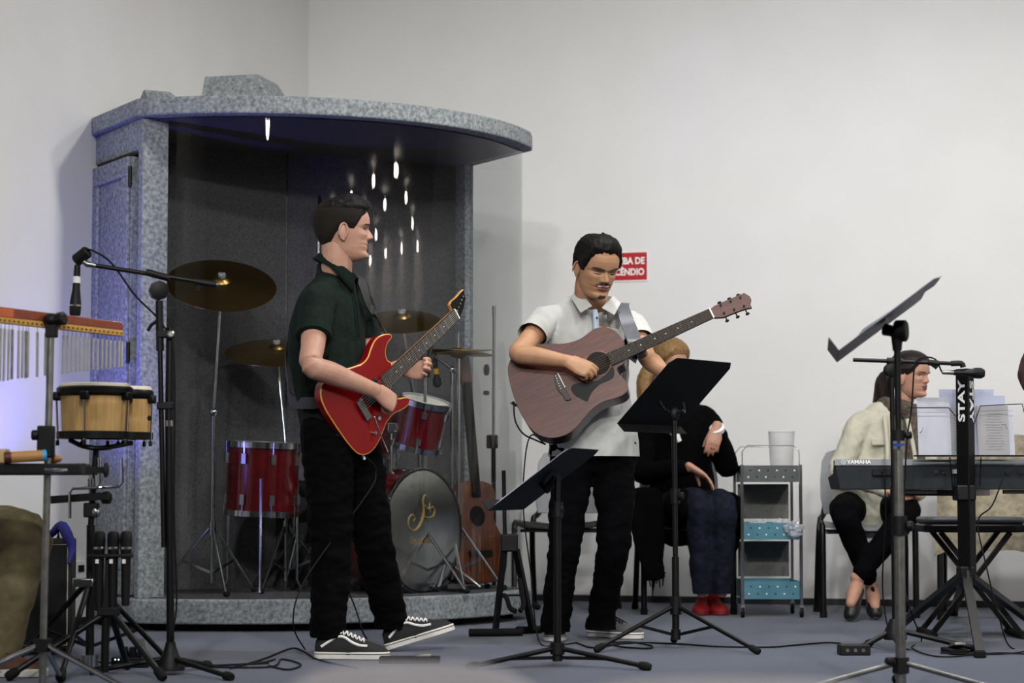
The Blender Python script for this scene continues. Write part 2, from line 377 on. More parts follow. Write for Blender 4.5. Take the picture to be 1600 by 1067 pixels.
# ------------------------------------------------------------------ drum kit in the booth
ZB = ZS + .006
M_dred = mat('red_drum_lacquer', '#4c060c', 0.2, c2='#58070e', scale=20, coat=0.5)
M_dhead = mat('drum_head', '#d9d6cd', 0.5, c2='#cfccc2', scale=12)
M_bhead = mat('black_drum_head', '#040405', 0.5, spec=.2, c2='#060607', scale=12)
M_cym = mat('cymbal_bronze', '#8f7440', 0.32, 1.0, c2='#a88a4e', scale=3, bump=0.12, bscale=160)
M_gold = mat('gold_print', '#8a713c', 0.45, 0.4, c2='#937a44', scale=30)
def drum(name, label, c, axis, r, depth, shell, top, lugs=8, head_mat=M_dhead, hoop=M_chrome, group=None, base=None):
    a, b, t = frame(axis); c = V(c)
    th = thing(name, label, 'drum', base if base is not None else c - t * depth / 2, group)
    h = depth / 2
    MB().lathe([(r * .96, -h), (r, -h), (r, h), (r * .96, h)], 36, axis=t, o=c).build('shell', shell, th)
    for s in (-1, 1):
        MB().lathe([(.0001, s * (h + .002)), (r * .985, s * (h + .002)), (r * .985, s * (h + .006)), (.0001, s * (h + .0065))], 36, axis=t, o=c).build('drum_head', head_mat, th)
        MB().lathe([(r + .002, s * (h - .012)), (r + .012, s * (h - .012)), (r + .012, s * (h + .014)), (r + .002, s * (h + .016)), (r + .002, s * (h - .012))], 36, axis=t, o=c).build('hoop', hoop, th)
    for k in range(lugs):
        x = 2 * math.pi * (k + .3) / lugs; q = a * math.cos(x) + b * math.sin(x)
        for s in (-1, 1):
            lg = MB(); lg.bar(c + q * (r + .008) + t * s * (h * .45), c + q * (r + .008) + t * s * (h * .75), .022, .016, q); lg.cyl(c + q * (r + .008) + t * s * h * .7, c + q * (r + .012) + t * s * (h + .016), .004, n=8)
            lg.build('lug', M_chrome, th)
    return th, c, (a, b, t)
def tri_stand(name, label, cat, foot, top, spread, hub=.42, r=.011, mt=M_chrome, rot=.4, group=None, extra=None, zf=0.0, legr=.007, brace=True):
    foot = V((foot[0], foot[1], zf)); th = thing(name, label, cat, foot, group)
    MB().cyl(foot + Z * .05, V(top) if extra is None else V(extra), r, n=12).build('pole', mt, th)
    MB().cyl(foot + Z * (hub - .03), foot + Z * (hub + .03), r * 1.9, n=12).build('collar', M_blackm if mt is not M_chrome else mt, th)
    for k in range(3):
        a = rot + k * 2.0944; q = V((math.cos(a), math.sin(a), 0))
        lg = MB().tube([foot + Z * hub + q * r * 1.5, foot + q * (spread - .02) + Z * .03, foot + q * spread + Z * .012], legr, 8).build('leg', mt, th)
        MB().ell(foot + q * spread + Z * .013, (.016, .016, .013), n=10, m=6).build('rubber_foot', M_rubber, lg)
        if brace: MB().bar(foot + Z * .10 + q * r, foot + q * spread * .5 + Z * (hub * .5), .004, .012).build('brace', mt, th)
    return th
def cymbal(c, nrm, r, label, stand_foot, rot=.3, hub=.35):
    c = V(c); n_ = V(nrm).normalized()
    th = tri_stand('cymbal_stand', 'chrome tripod stand under ' + label, 'cymbal stand', stand_foot, c, .27, hub=hub, rot=rot, extra=V((stand_foot[0], stand_foot[1], c.z * .62)), zf=ZB, group='chrome cymbal stands in the booth', r=.009)
    el = V((stand_foot[0], stand_foot[1], c.z * .62))
    arm = MB().cyl(el - Z * .02, c - n_ * .02, .007, n=10).build('boom_arm', M_chrome, th)
    MB().ell(el, .02, n=12, m=8).build('tilter', M_chrome, th)
    MB().cyl(c - n_ * .03, c + n_ * .05, .005, n=8).build('wing_bolt', M_chrome, arm)
    th['label'] = 'chrome tripod stand with boom under ' + label; 
    cy = thing('cymbal', label, 'cymbal', c, 'bronze cymbals of the drum kit')
    MB().lathe([(.0001, .028), (.02, .027), (.036, .018), (.045, .008), (r * .55, .0), (r, -.018), (r, -.0195), (r * .55, -.0015), (.045, .006), (.03, .016), (.0001, .024)], 48, axis=n_, o=c).build('plate', M_cym, cy)
    MB().lathe([(.005, .026), (.018, .026), (.018, .04), (.005, .042)], 14, axis=n_, o=c).build('felt_washer', M_felt, cy)
    return th
c = W(346, 440, 10.22); cymbal(c, (.12, -.50, .80), .255, 'large bronze crash cymbal tilted high beside the front post', (W(333, 700, 10.22).x, 10.22), rot=.9, hub=.30)
c = W(432, 545, 10.55); cymbal(c, (.02, -.32, .94), .245, 'wide bronze ride cymbal hanging behind the green polo man', (W(448, 700, 10.5).x, 10.5), rot=.2, hub=.3)
c = W(628, 497, 10.75); cymbal(c, (.0, -.36, .92), .19, 'small dark crash cymbal above the bass drum', (W(655, 700, 10.95).x, 10.95), rot=1.3, hub=.3)
# hi-hat pair
hh_c = W(716, 551, 10.62)
th = tri_stand('hi_hat_stand', 'chrome hi-hat stand at the right end of the booth', 'cymbal stand', (hh_c.x, hh_c.y), hh_c, .22, hub=.3, rot=.1, zf=ZB, r=.009)
MB().cyl(hh_c, hh_c + Z * .1, .004).build('clutch_rod', M_chrome, th); MB().box(V((hh_c.x, hh_c.y - .13, ZB + .03)), (.08, .26, .02)).build('pedal', M_chrome, th)
for s in (1, -1):
    n_ = V((-.07, -.03, s)).normalized(); cy = thing('hi_hat_cymbal', 'bronze hi-hat cymbal, %s of the pair' % ('upper' if s > 0 else 'lower'), 'cymbal', hh_c, 'hi-hat pair')
    MB().lathe([(.0001, .022), (.03, .018), (.04, .008), (.17, -.004), (.17, -.005), (.04, .006), (.0001, .018)], 40, axis=n_, o=hh_c + Z * s * .006).build('plate', M_cym, cy)
# bass drum
bn = V((.80, -.60, .0)); bc = W(661, 829, 10.36); br = .277
bd, _, _ = drum('bass_drum', 'black bass drum with gold scroll emblem on its front head', bc - bn * .2, bn, br, .38, M_dred, None, 8, M_bhead, M_black, base=V((bc.x, bc.y, ZB)))
MB().lathe([(br + .003, .185), (br + .014, .185), (br + .014, .2), (br + .003, .2)], 40, axis=bn, o=bc - bn * .2).build('chrome_rim', M_chrome, bd)
bs = Z.cross(bn).normalized(); Mb = FM(bc + bn * .0005, bs, Z, bn)
def scroll(pts, r): MB(Mb).tube([(x, y, .0) for x, y in pts], r, 6, k=6).build('emblem', M_gold, bd)
scroll([(.035, .155), (.012, .165), (-.002, .135), (.004, .10), (-.004, .06), (-.03, .02), (-.07, .0), (-.105, .02), (-.105, .055), (-.08, .075), (-.06, .06), (-.07, .045)], [.002, .004, .005, .006, .007, .007, .006, .005, .004, .004, .003, .002])
scroll([(-.01, .075), (.03, .06), (.07, .065), (.085, .09), (.07, .11), (.05, .10), (.055, .085)], [.003, .005, .005, .004, .004, .003, .002])
scroll([(.01, .12), (.04, .10), (.05, .13)], [.002, .004, .002])
text('Scorpion', 'emblem_lettering', M_gold, Mb @ Matrix.Translation((-.01, -.045, 0)), .05, bd, sx=.9)
for s in (-1, 1): MB().tube([bc - bn * .1 + bs * s * .2 - Z * .1, bc - bn * .02 + bs * s * .33 - Z * .27 + bn * .1], .007, 8).build('spur', M_chrome, bd)
# toms
c = W(410, 748, 10.30); ft, _, _ = drum('floor_tom', 'deep red floor tom on three chrome legs', c, (0.04, -.03, 1), .165, .31, M_dred, None, 8, base=V((c.x, c.y, ZB)))
for k in range(3):
    a = .6 + k * 2.094; q = V((math.cos(a), math.sin(a), 0)); MB().tube([V((c.x, c.y, c.z)) + q * .185, V((c.x, c.y, ZB + .06)) + q * .185, V((c.x, c.y, ZB + .012)) + q * .21], .007, 8).build('leg', M_chrome, ft)
bt = bc - bn * .2 + Z * br
for px, py, Y, lab in ((657, 662, 10.46, 'red rack tom mounted over the bass drum, clear of the guitar'), (592, 668, 10.62, 'red rack tom half hidden behind the red guitar')):
    c = W(px, py, Y); rt, _, fr = drum('rack_tom', lab, c, (.22, -.2, .95), .115, .21, M_dred, None, 6, group='red rack toms')
    j = c - bs * .0 + V((-.13, -.02, -.02)); MB().tube([c + V((-.12, -.02, 0)), j, V((j.x, j.y, bt.z))], .012, 10).build('mount_post', M_chrome, rt)
    MB().box(j, (.045, .045, .05)).build('mount_clamp', M_chrome, rt, bevel=.006)
# snare
c = W(560, 735, 10.75); sn, _, _ = drum('snare_drum', 'chrome snare drum on a stand behind the green polo man', c, (.05, -.1, 1), .17, .14, M_chrome, None, 8, base=V((c.x, c.y, ZB)))
MB().cyl(V((c.x, c.y, ZB + .2)), c - Z * .08, .012).build('stand_post', M_chrome, sn)
for k in range(3):
    a = 1.1 + k * 2.094; q = V((math.cos(a), math.sin(a), 0)); MB().cyl(V((c.x, c.y, ZB + .26)), V((c.x, c.y, ZB + .01)) + q * .22, .008).build('stand_leg', M_chrome, sn)
# drum throne
c = B(.95, -.42, ZB); dt = thing('drum_throne', 'round black drum throne inside the booth', 'stool', c)
MB().lathe([(.0001, .44), (.15, .44), (.165, .46), (.165, .50), (.14, .52), (.0001, .52)], 28, Matrix.Translation(c)).build('seat', M_blackm, dt)
MB().cyl(c + Z * .1, c + Z * .44, .016).build('post', M_chrome, dt)
for k in range(3):
    a = .4 + k * 2.094; q = V((math.cos(a), math.sin(a), 0)); MB().cyl(c + Z * .25, c + q * .25 + Z * .012, .01).build('leg', M_chrome, dt)
# microphone stands of the kit
def kit_mic(px, Y, topy, boom_to, label, rot, mt=M_chrome):
    f = W(px, 800, Y); tp = W(px, topy, Y); th = tri_stand('microphone_stand', label, 'microphone stand', (f.x, f.y), tp, .24, hub=.28, rot=rot, mt=mt, zf=ZB, r=.008)
    e = W(*boom_to); bm_ = MB().cyl(tp + (tp - e).normalized() * .05, e, .006).build('boom_arm', mt, th)
    MB().ell(tp, .018, n=10, m=8).build('boom_clamp', M_chrome, th)
    q = (e - tp).normalized(); mc = thing('microphone', 'small drum microphone with yellow band on ' + label, 'microphone', e, 'drum microphones')
    MB().lathe([(.008, -.04), (.012, .0), (.012, .07), (.02, .08), (.021, .11), (.012, .12)], 14, axis=(q * .3 - Z).normalized(), o=e).build('body', M_blackm, mc)
    MB().lathe([(.0132, .03), (.0132, .055), (.0125, .056), (.0125, .029)], 14, axis=(q * .3 - Z).normalized(), o=e).build('colour_band', mat('yellow_band', '#c79a12', .5, c2='#bd910e', scale=20), mc)
kit_mic(706, 10.62, 577, (672, 552, 10.5), 'a chrome boom stand before the back panel', .8)
kit_mic(664, 10.40, 580, (680, 566, 10.55), 'a chrome stand beside the rack tom', 1.5)
kit_mic(497, 10.85, 340, (500, 318, 10.8), 'a tall stand behind the green polo man', .1)
# brown acoustic guitar resting upright at the right end of the booth
gp = W(748, 845, 10.72); gt = thing('acoustic_guitar', 'brown acoustic guitar standing upright beside the bass drum', 'guitar', V((gp.x, gp.y, ZB)))
M_gbrown = mat('brown_guitar_wood', '#4a2512', .25, c2='#5d3018', scale=8, stretch=(8, 8, 1), coat=.6)
half = [(0, -.24), (.10, -.235), (.165, -.19), (.185, -.11), (.165, -.03), (.125, .04), (.115, .08), (.135, .14), (.14, .19), (.11, .235), (.05, .25), (0, .25)]
poly = half + [(-x, y) for x, y in reversed(half[1:-1])]; poly = cromc([(x, y, 0) for x, y in poly], 3)
gn = V((.72, -.69, .12)).normalized(); gx = Z.cross(gn).normalized(); gy = gn.cross(gx); Mg = FM(V((gp.x, gp.y, ZB + .27)), gx, gy, gn)
MB(Mg).prism([(p[0], p[1]) for p in poly], .095, None, -.095).build('body', M_gbrown, gt, bevel=.004)
MB(Mg).lathe([(.0001, .001), (.05, .001), (.05, .002), (.0001, .0025)], 24, Matrix.Translation((0, .08, 0))).build('sound_hole', M_blackm, gt)
MB(Mg).box((0, -.1, .004), (.15, .03, .008)).build('bridge', M_blackm, gt)
MB(Mg).box((0, .45, .003), (.05, .56, .02)).build('neck', M_blackm, gt)
MB(Mg).box((0, .80, .0), (.07, .17, .016)).build('headstock', M_gbrown, gt, bevel=.004)
# ------------------------------------------------------------------ stands and instruments on the stage
def knob(p, axis, r=.016, L=.022, n=10): 
    return MB().lathe([(r * .6, 0), (r, .004), (r, L - .004), (r * .7, L)], n, axis=axis, o=V(p))
def legs(th, hub, tips, r=.009, mt=M_black, low=None, bp=.45, foot=.016, foot_m=M_rubber, flat=False):
    for tp in tips:
        hub = V(hub); tp = V(tp); d = (tp - hub); q = V((d.x, d.y, 0)).normalized()
        end = tp + Z * foot * .8
        lg = (MB().bar(hub + q * .015, end, r * 2.4, r * 1.3) if flat else MB().cyl(hub + q * .015, end, r, n=10)).build('leg', mt, th)
        dd = (end - hub).normalized()
        MB().lathe([(r * 1.1, -.045), (foot, -.035), (foot * 1.1, -.01), (foot * .8, .002)], 10, axis=dd, o=end).build('rubber_foot', foot_m, lg)
        if low is not None: MB().bar(V(low) + q * .012, hub.lerp(end, bp), .004, .012).build('brace', mt, th)
def desk(th, TL, T, D, mt, ledge=.045, th_=.003, lip_side=1):
    """music desk: plate with folded ledge; T along the top edge, D down the plate"""
    TL, T, D = V(TL), V(T), V(D); n = T.cross(D).normalized() * lip_side; w_, h_ = T.length, D.length; t, d = T.normalized(), D.normalized()
    M = FM(TL, t, d, n)
    c = .03; poly = [(c, 0), (w_ - c, 0), (w_, c), (w_, h_), (0, h_), (0, c)]
    pl = MB(M).prism(poly, th_, None, -th_ / 2).build('desk', mt, th, bevel=.001)
    MB(M).box((w_ / 2, h_ - .001, ledge / 2), (w_, .003, ledge)).build('ledge', mt, pl, bevel=.001)
    return M, w_, h_
M_desk = mat('black_desk', '#07080a', .6, spec=.25, c2='#0a0b0d', scale=30)
M_gdesk = mat('grey_desk', '#3d4145', .4, .5, c2='#4a4f54', scale=18)

# black music stand before the acoustic guitarist
ct = V((G(1056, 1013).x, 8.80, 0)); ct.x = W(1056, 1000, 8.8).x
ms = thing('music_stand', 'black music stand with solid desk in front of the seated blonde woman', 'music stand', ct)
MB().cyl(ct + Z * .04, V((ct.x, ct.y, W(0, 870, 8.8).z)), .0145, n=14).build('lower_tube', M_black, ms)
MB().cyl(V((ct.x, ct.y, W(0, 870, 8.8).z)), W(1053, 655, 8.8), .0105, n=14).build('upper_tube', M_black, ms)
hb = V((ct.x, ct.y, W(0, 948, 8.8).z)); lw = ct + Z * .06
MB().cyl(hb - Z * .03, hb + Z * .04, .022).build('collar', M_blackm, ms); MB().cyl(lw - Z * .02, lw + Z * .02, .019).build('collar', M_blackm, ms)
legs(ms, hb, [G(930, 1020), G(1186, 1023), ct + V((.02, .38, 0))], .009, M_black, lw, .45, .014)
q = V((ct.x, ct.y, W(0, 775, 8.8).z)); MB().cyl(q - Z * .03, q + Z * .03, .019).build('clutch', M_blackm, ms); knob(q + V((.012, -.01, 0)), (1, -.6, 0)).build('knob', M_blackm, ms)
T, D = V((.275, .393, 0)), V((-.21, .147, -.25)); TL = W(1052, 558.5, 8.56)
Md, wd_, hd_ = desk(ms, TL, T, D, M_desk, lip_side=-1 if T.cross(D).y > 0 else 1)
bc_ = TL + T * .5 + D * .62; nb = T.cross(D).normalized(); nb = nb if nb.y < 0 else -nb
a_ = W(1053, 655, 8.8)
for s in (-1, 1):
    MB().tube([bc_ + T.normalized() * s * .09 + nb * .008, bc_ + T.normalized() * s * .075 + nb * .03 - Z * .02, a_ + V((s * .03, -.01, .035)), a_ + V((0, -.005, .01))], .006, 8, k=5).build('wishbone', M_black, ms)
MB().ell(a_ + Z * .02, (.022, .02, .03), n=12, m=8).build('tilt_joint', M_blackm, ms)

# low music stand with sheets, before the acoustic guitarist's feet
ct = V((W(871, 1040, 7.95).x, 7.95, 0))
ms = thing('music_stand', 'low black music stand holding white sheets before the acoustic guitarist', 'music stand', ct)
MB().cyl(ct + Z * .03, V((ct.x, ct.y, W(0, 790, 7.95).z)), .0135, n=14).build('lower_tube', M_black, ms)
MB().cyl(V((ct.x, ct.y, W(0, 790, 7.95).z)), W(871, 745, 7.95), .010, n=14).build('upper_tube', M_black, ms)
hb = V((ct.x, ct.y, W(0, 1013, 7.95).z)); lw = ct + Z * .035
MB().cyl(hb - Z * .02, hb + Z * .02, .026).build('collar', M_blackm, ms); MB().cyl(lw - Z * .012, lw + Z * .016, .018).build('collar', M_blackm, ms)
legs(ms, hb, [ct + V((.35 * math.cos(R(a)), .35 * math.sin(R(a)), 0)) for a in (-24, 205, 88)], .009, M_black, lw, .55, .015)
q = W(871, 795, 7.95); MB().cyl(q - Z * .03, q + Z * .025, .02).build('clutch', M_blackm, ms); knob(q, (1, -.5, 0), .013).build('knob', M_blackm, ms)
T, D = V((.126, .46, 0)), V((-.284, .078, -.219)); TL = W(890, 699.5, 7.75)
nb = T.cross(D).normalized(); up_side = 1 if nb.z > 0 else -1
Md, wd_, hd_ = desk(ms, TL, T, D, M_desk, lip_side=up_side)
q2 = TL + T * .5 + D * .55; MB().tube([W(871, 745, 7.95), q2 - nb * up_side * .03, q2 - nb * up_side * .003], .016, 10).build('tilt_joint', M_blackm, ms)
for k in range(3):
    m = MB(Md); m.box((wd_ / 2 - .02 + .012 * k, hd_ / 2 - .005 * k, .0035 + .0025 * k), (.42, .30, .0012), Matrix.Rotation(R(1.5 * k - 1.5), 3, 'Z'))
    o = one('sheet_of_music', m, M_paper, 'white sheet lying on the low music stand, %s of its pile' % ('bottom', 'middle', 'top')[k], 'paper', TL + T * .5 + D * .5, 'sheets on the low music stand')

# tall stand at the right: steel tripod, black upper tube, grey desk
ct = V((W(1408, 1084, 6.9).x, 6.9, 0))
ms = thing('music_stand', 'tall steel music stand with grey metal desk before the keyboard', 'music stand', ct)
def at(y, px=None): return V((ct.x, ct.y, W(0, y, ct.y).z))
MB().cyl(at(1078), at(830), .0165, n=18).build('lower_tube', M_steel, ms)
MB().cyl(at(830), at(700), .0140, n=18).build('middle_tube', M_steel, ms)
MB().cyl(at(705), at(535), .0105, n=14).build('upper_tube', M_black, ms)
MB().cyl(at(837), at(806), .024, n=16).build('clutch', M_blackm, ms); MB().cyl(at(702), at(689), .0165, n=16).build('clutch', M_chrome, ms)
MB().cyl(at(697), at(693), .0168, n=16).build('blue_band', mat('blue_band', '#1c3aa0', .4, c2='#1a3595', scale=10), ms)
MB().cyl(at(689), at(672), .021, n=16).build('clutch', M_blackm, ms); knob(at(822) + V((.02, -.01, 0)), (1, -.3, 0)).build('knob', M_blackm, ms); knob(at(680) + V((.02, -.005, 0)), (1, -.3, 0), .012).build('knob', M_blackm, ms)
hb = at(1036); MB().cyl(at(1052), at(1027), .026, n=6).build('hub', M_blackm, ms); knob(hb + V((-.02, -.01, .006)), (-1, -.2, 0), .014, .03).build('knob', M_blackm, ms)
legs(ms, hb, [ct + V((.42 * math.cos(R(a)), .42 * math.sin(R(a)), 0)) for a in (-35, 200, 82)], .008, M_steel, None)
T, D = V((.0615, .46, -.008)), V((-.268, .036, -.20)); TL = W(1451, 443.5, 6.68)
nb = T.cross(D).normalized(); us = 1 if nb.z > 0 else -1
Md, wd_, hd_ = desk(ms, TL, T, D, M_gdesk, lip_side=us, ledge=.05)
q2 = TL + T * .5 + D * .5; MB().tube([at(548), at(520), q2 - nb * us * .02], [.014, .022, .02], 12).build('tilt_joint', M_blackm, ms)
MB().lathe([(.028, -.02), (.034, -.015), (.034, .015), (.028, .02)], 18, axis=(1, -.4, 0), o=at(517) + V((.012, 0, 0))).build('tilt_knob', M_blackm, ms)
for k in range(3):
    m = MB(Md); m.box((wd_ * (.35 + .16 * k), hd_ / 2 - .06 - .012 * k, .006 + .004 * k), (.21, .297, .0012), Matrix.Rotation(R(4 * k - 4), 3, 'Z') @ Matrix.Rotation(R(1.2 * k), 3, 'X'))
    one('sheet_of_music', m, M_paper, 'white sheet on the grey metal desk, %s of three' % ('bottom', 'middle', 'top')[k], 'paper', TL + T * .5 + D * .5, 'sheets on the grey desk')

# boom microphone stand on the left
YM = 7.65; ct = V((W(266, 1051, YM).x, YM, 0))
bs_ = thing('microphone_stand', 'black boom microphone stand reaching over the bongos', 'microphone stand', ct)
MB().lathe([(.05, .015), (.05, .03), (.028, .07), (.018, .10), (.0175, .11), (.0001, .11)], 20, Matrix.Translation(ct)).build('base_hub', M_blackm, bs_)
legs(bs_, ct + Z * .055, [G(362, 1064), ct + V((-.27, -.02, 0)), ct + V((.1, .25, 0))], .009, M_black, None, foot=.015)
p_ = lambda px, py: W(px, py, YM)
MB().cyl(ct + Z * .1, p_(264, 665), .0135, n=12).build('lower_tube', M_black, bs_)
MB().cyl(p_(264, 666), p_(264, 657), .0145, n=12).build('chrome_ring', M_chrome, bs_)
MB().cyl(p_(264, 657), p_(266, 512), .014, n=12).build('clutch_tube', M_black, bs_)
MB().cyl(p_(256, 855), p_(250, 540), .009, n=12).build('upper_tube', M_black, bs_)
for y in (634, 522): MB().box(p_(259, y), (.058, .032, .026)).build('clamp', M_blackm, bs_, bevel=.004)
MB().cyl(p_(250, 548), p_(249, 470), .0135, n=12).build('sleeve', M_blackm, bs_); MB().tube([p_(247, 500), p_(236, 508), p_(231, 517)], .006, 8).build('wing_lever', M_blackm, bs_)
MB().lathe([(.02, -.025), (.034, -.02), (.034, .02), (.02, .025)], 8, axis=(.3, -1, 0), o=p_(248, 454)).build('pivot_knob', M_blackm, bs_, ang=25)
knob(p_(268, 523) - V((0, .02, 0)), (0.2, -1, 0), .013).build('knob', M_steel, bs_)
bo_ = MB().cyl(p_(150, 415), p_(335, 444), .0078, n=12).build('boom_arm', M_black, bs_)
MB().cyl(p_(228, 425), p_(266, 435), .0125, n=12).build('boom_clutch', M_blackm, bo_); MB().cyl(p_(306, 440), p_(338, 445), .011, n=12).build('boom_grip', M_blackm, bo_)
MB().ell(p_(339, 445), .006, n=8, m=6).build('tip', M_steel, bo_); MB().cyl(p_(311, 442), p_(310, 454), .006, n=8).build('thumb_screw', M_blackm, bo_)
MB().tube([p_(150, 415), p_(137, 413), p_(130, 408)], [.008, .011, .009], 10).build('swivel', M_steel, bo_)
cl = MB().lathe([(.017, -.03), (.022, -.025), (.022, .025), (.017, .03), (.0145, .025), (.0145, -.025), (.017, -.03)], 18, axis=(.75, -.2, .55), o=p_(128, 400)).build('microphone_clip', M_blackm, bo_)
mc = thing('microphone', 'black handheld microphone hanging head down from the boom', 'microphone', p_(119, 492))
ax = (p_(121, 412) - p_(117, 492)).normalized(); o0 = p_(117, 493)
MB().lathe([(.016, .0), (.019, .004), (.0205, .03), (.0205, .033)], 20, axis=ax, o=o0).build('grille', mat('mic_grille', '#17181a', .5, .6, bump=.6, bscale=900), mc)
MB().lathe([(.0212, .032), (.0212, .037)], 20, axis=ax, o=o0).build('ring', M_chrome, mc)
MB().lathe([(.0205, .037), (.019, .05), (.0135, .09), (.0115, .15), (.0105, .175), (.0001, .176)], 20, axis=ax, o=o0).build('body', M_blackm, mc)
MB().lathe([(.0128, .108), (.0125, .135)], 20, axis=ax, o=o0).build('white_tape', M_white, mc)
one('microphone_cable', MB().tube([p_(120, 414), p_(122, 402), p_(131, 390), p_(148, 393), p_(175, 412), p_(210, 460), p_(240, 490), p_(255, 508), W(272, 560, 7.63), W(272, 800, 7.63), W(276, 940, 7.63), W(268, 1000, 7.63), G(275, 1040, .006), G(330, 1040, .006), G(420, 1036, .006)], .0035, 8, k=8), M_rubber, 'black cable of the hanging microphone running down the boom stand', 'cable', ct)

# bar chimes on a steel tripod
pr = W(193, 515, 7.15); pl_ = W(-40, 489, 6.85); ax = (pr - pl_).normalized(); YC = 6.98
nx = ax.cross(Z).normalized(); nx = nx if nx.y < 0 else -nx
pc = W(81, 500, YC); fc = V((W(66, 1078, YC).x, YC, 0))
cs_ = thing('chime_stand', 'steel tripod stand carrying the bar chimes', 'stand', fc)
MB().cyl(fc + Z * .03, V((fc.x + .012, fc.y, pc.z - .02)), .0115, n=14).build('pole', M_steel, cs_)
q = V((fc.x, fc.y, W(0, 1008, YC).z)); MB().cyl(q - Z * .02, q + Z * .02, .03, n=6).build('hub', M_blackm, cs_)
legs(cs_, q, [fc + V((.36 * math.cos(R(a)), .36 * math.sin(R(a)), 0)) for a in (-28, 212, 92)], .009, M_chrome, None)
q = W(72, 690, YC); MB().box(q, (.05, .045, .10)).build('clamp', M_blackm, cs_, bevel=.005); knob(q + V((-.02, -.02, .02)), (-1, -.3, 0), .016).build('wing_nut', M_blackm, cs_)
m = MB(); m.ell(pc, (.03, .03, .022), n=10, m=6); m.box(pc - Z * .03, (.035, .035, .05)); m.build('chime_clamp', M_blackm, cs_, bevel=.003)
knob(pc + V((.02, -.02, 0)), (1, -.5, .1), .022, .03, 7).build('clamp_knob', M_blackm, cs_, ang=20)
bc2 = thing('bar_chimes', 'bar chimes with silver bars hanging from a two tone wooden beam', 'bar chimes', pc)
Mc = FM(pl_, ax, ax.cross(nx) if ax.cross(nx).z > 0 else nx.cross(ax), nx); Lc = (pr - pl_).length
M_rw = mat('red_wood', '#6e2e16', .4, c2='#84391c', scale=10, stretch=(2, 14, 14), coat=.3); M_yw = mat('yellow_wood', '#b98a3e', .45, c2='#c69a4c', scale=10, stretch=(2, 14, 14))
MB(Mc).prism([(0, -.002), (Lc, -.002), (Lc, .012), (Lc - .006, .024), (0, .03)], .03, None, -.032).build('beam', M_rw, bc2, bevel=.002)
MB(Mc).box((Lc / 2, -.012, -.012), (Lc, .018, .028)).build('beam_strip', M_yw, bc2, bevel=.0015)
MB(Mc).box((.05 + .035, .012, .0008), (.085, .026, .002)).build('sticker', mat('orange_sticker', '#c4643c', .5, c2='#b95a34', scale=30), bc2)
pxs = [1, 7, 13.5, 19, 29, 36, 40.5, 44, 58, 71] + [99.5 + 6.7 * k for k in range(15)]
def along(px): 
    best = min(range(400), key=lambda i: abs(((pl_ + ax * (Lc * i / 400)).x / (pl_ + ax * (Lc * i / 400)).y) * F + 800 - px)); return Lc * best / 400
for i, px in enumerate(pxs):
    s_ = along(px); L = np.interp(px, [0, 190], [.176, .088]) * .94 + random.uniform(-.002, .002); r_ = .0043
    p0 = Mc @ V((s_, -.026, -.004)); tilt = random.uniform(-.01, .01)
    cb = MB().cyl(p0 - Z * .012 - Z * L + ax * tilt * L, p0 - Z * .012, r_, n=10).build('chime_bar', M_steel if i in (3, 6) else mat('chime_alloy', '#c6c6c0', .3, .85, c2='#bcbcb6', scale=20), bc2)
    MB().cyl(p0 - Z * .014, p0 + Z * .008, .0008, n=5).build('cord', M_blackm, cb)
for k in range(33):
    s_ = Lc * (k + .5) / 33; MB(Mc).lathe([(.0001, .0), (.0032, .0), (.0032, .0012), (.0001, .0012)], 8, Matrix.Translation((s_, -.013, .0022))).build('hole', M_blackm, bc2)

# percussion tray table
ty = W(0, 735, 6.95).z; tx0, tx1 = W(-60, 735, 6.95).x, W(164, 735, 7.1).x
tt = thing('percussion_table', 'black padded percussion tray clamped to the chime stand', 'table', V(((tx0 + tx1) / 2, 7.02, ty)))
m = MB(); m.prism([(tx0, 6.86), (tx1 - .05, 6.96), (tx1 - .05, 7.14), (tx0, 7.2)], .036, None, ty - .014); m.build('tray', mat('black_pad', '#0e0e10', .9, bump=.3, bscale=250), tt, bevel=.006)
MB().bar(V((tx1 - .06, 7.03, ty + .002)), V((tx1 + .01, 7.05, ty + .002)), .028, .02).build('arm', M_black, tt); MB().bar(V((tx1 - .07, 7.0, ty + .006)), V((tx1 - .045, 7.01, ty + .006)), .012, .034).build('arm_clip', M_chrome, tt)
knob(V((tx1 + .01, 7.03, ty + .002)), (1, -.1, 0), .024, .012, 14).build('knob', M_blackm, tt)
q = W(92, 735, 6.86); m = MB(); m.tube([q + V((-.04, -.012, .002)), q + V((-.01, -.02, -.004)), q + V((.03, -.014, .0))], [.006, .011, .007], 8); m.build('wing_bolt', M_chrome, tt)
q0, q1 = W(17, 717, 6.9), W(66, 711, 6.93); q0.z = ty + .04; q1.z = ty + .046
gu = thing('shaker', 'wooden tube shaker with blue cap lying on the percussion tray', 'percussion shaker', q0.lerp(q1, .5) - Z * .02)
MB().cyl(q0, q1, .0175, n=18).build('tube', mat('light_wood', '#a5763f', .5, c2='#b8884e', scale=14), gu); d_ = (q1 - q0).normalized()
MB().cyl(q1, q1 + d_ * .012, .018, n=18).build('blue_cap', mat('sky_blue', '#2f9fd8', .5, c2='#2b95cc', scale=12), gu); MB().cyl(q0 - d_ * .02, q0, .0178, n=18).build('red_cap', mat('maroon', '#4a1518', .5, c2='#521a1c', scale=12), gu)
q = W(0, 716, 6.92); one('wood_block', MB().box(V((q.x - .01, 6.95, ty + .045)), (.055, .06, .044)), mat('cream_wood', '#cdb27a', .6, c2='#c4a870', scale=10), 'small cream wooden block on the percussion tray', 'percussion block', V((q.x, 6.95, ty + .023)), bevel=.004)
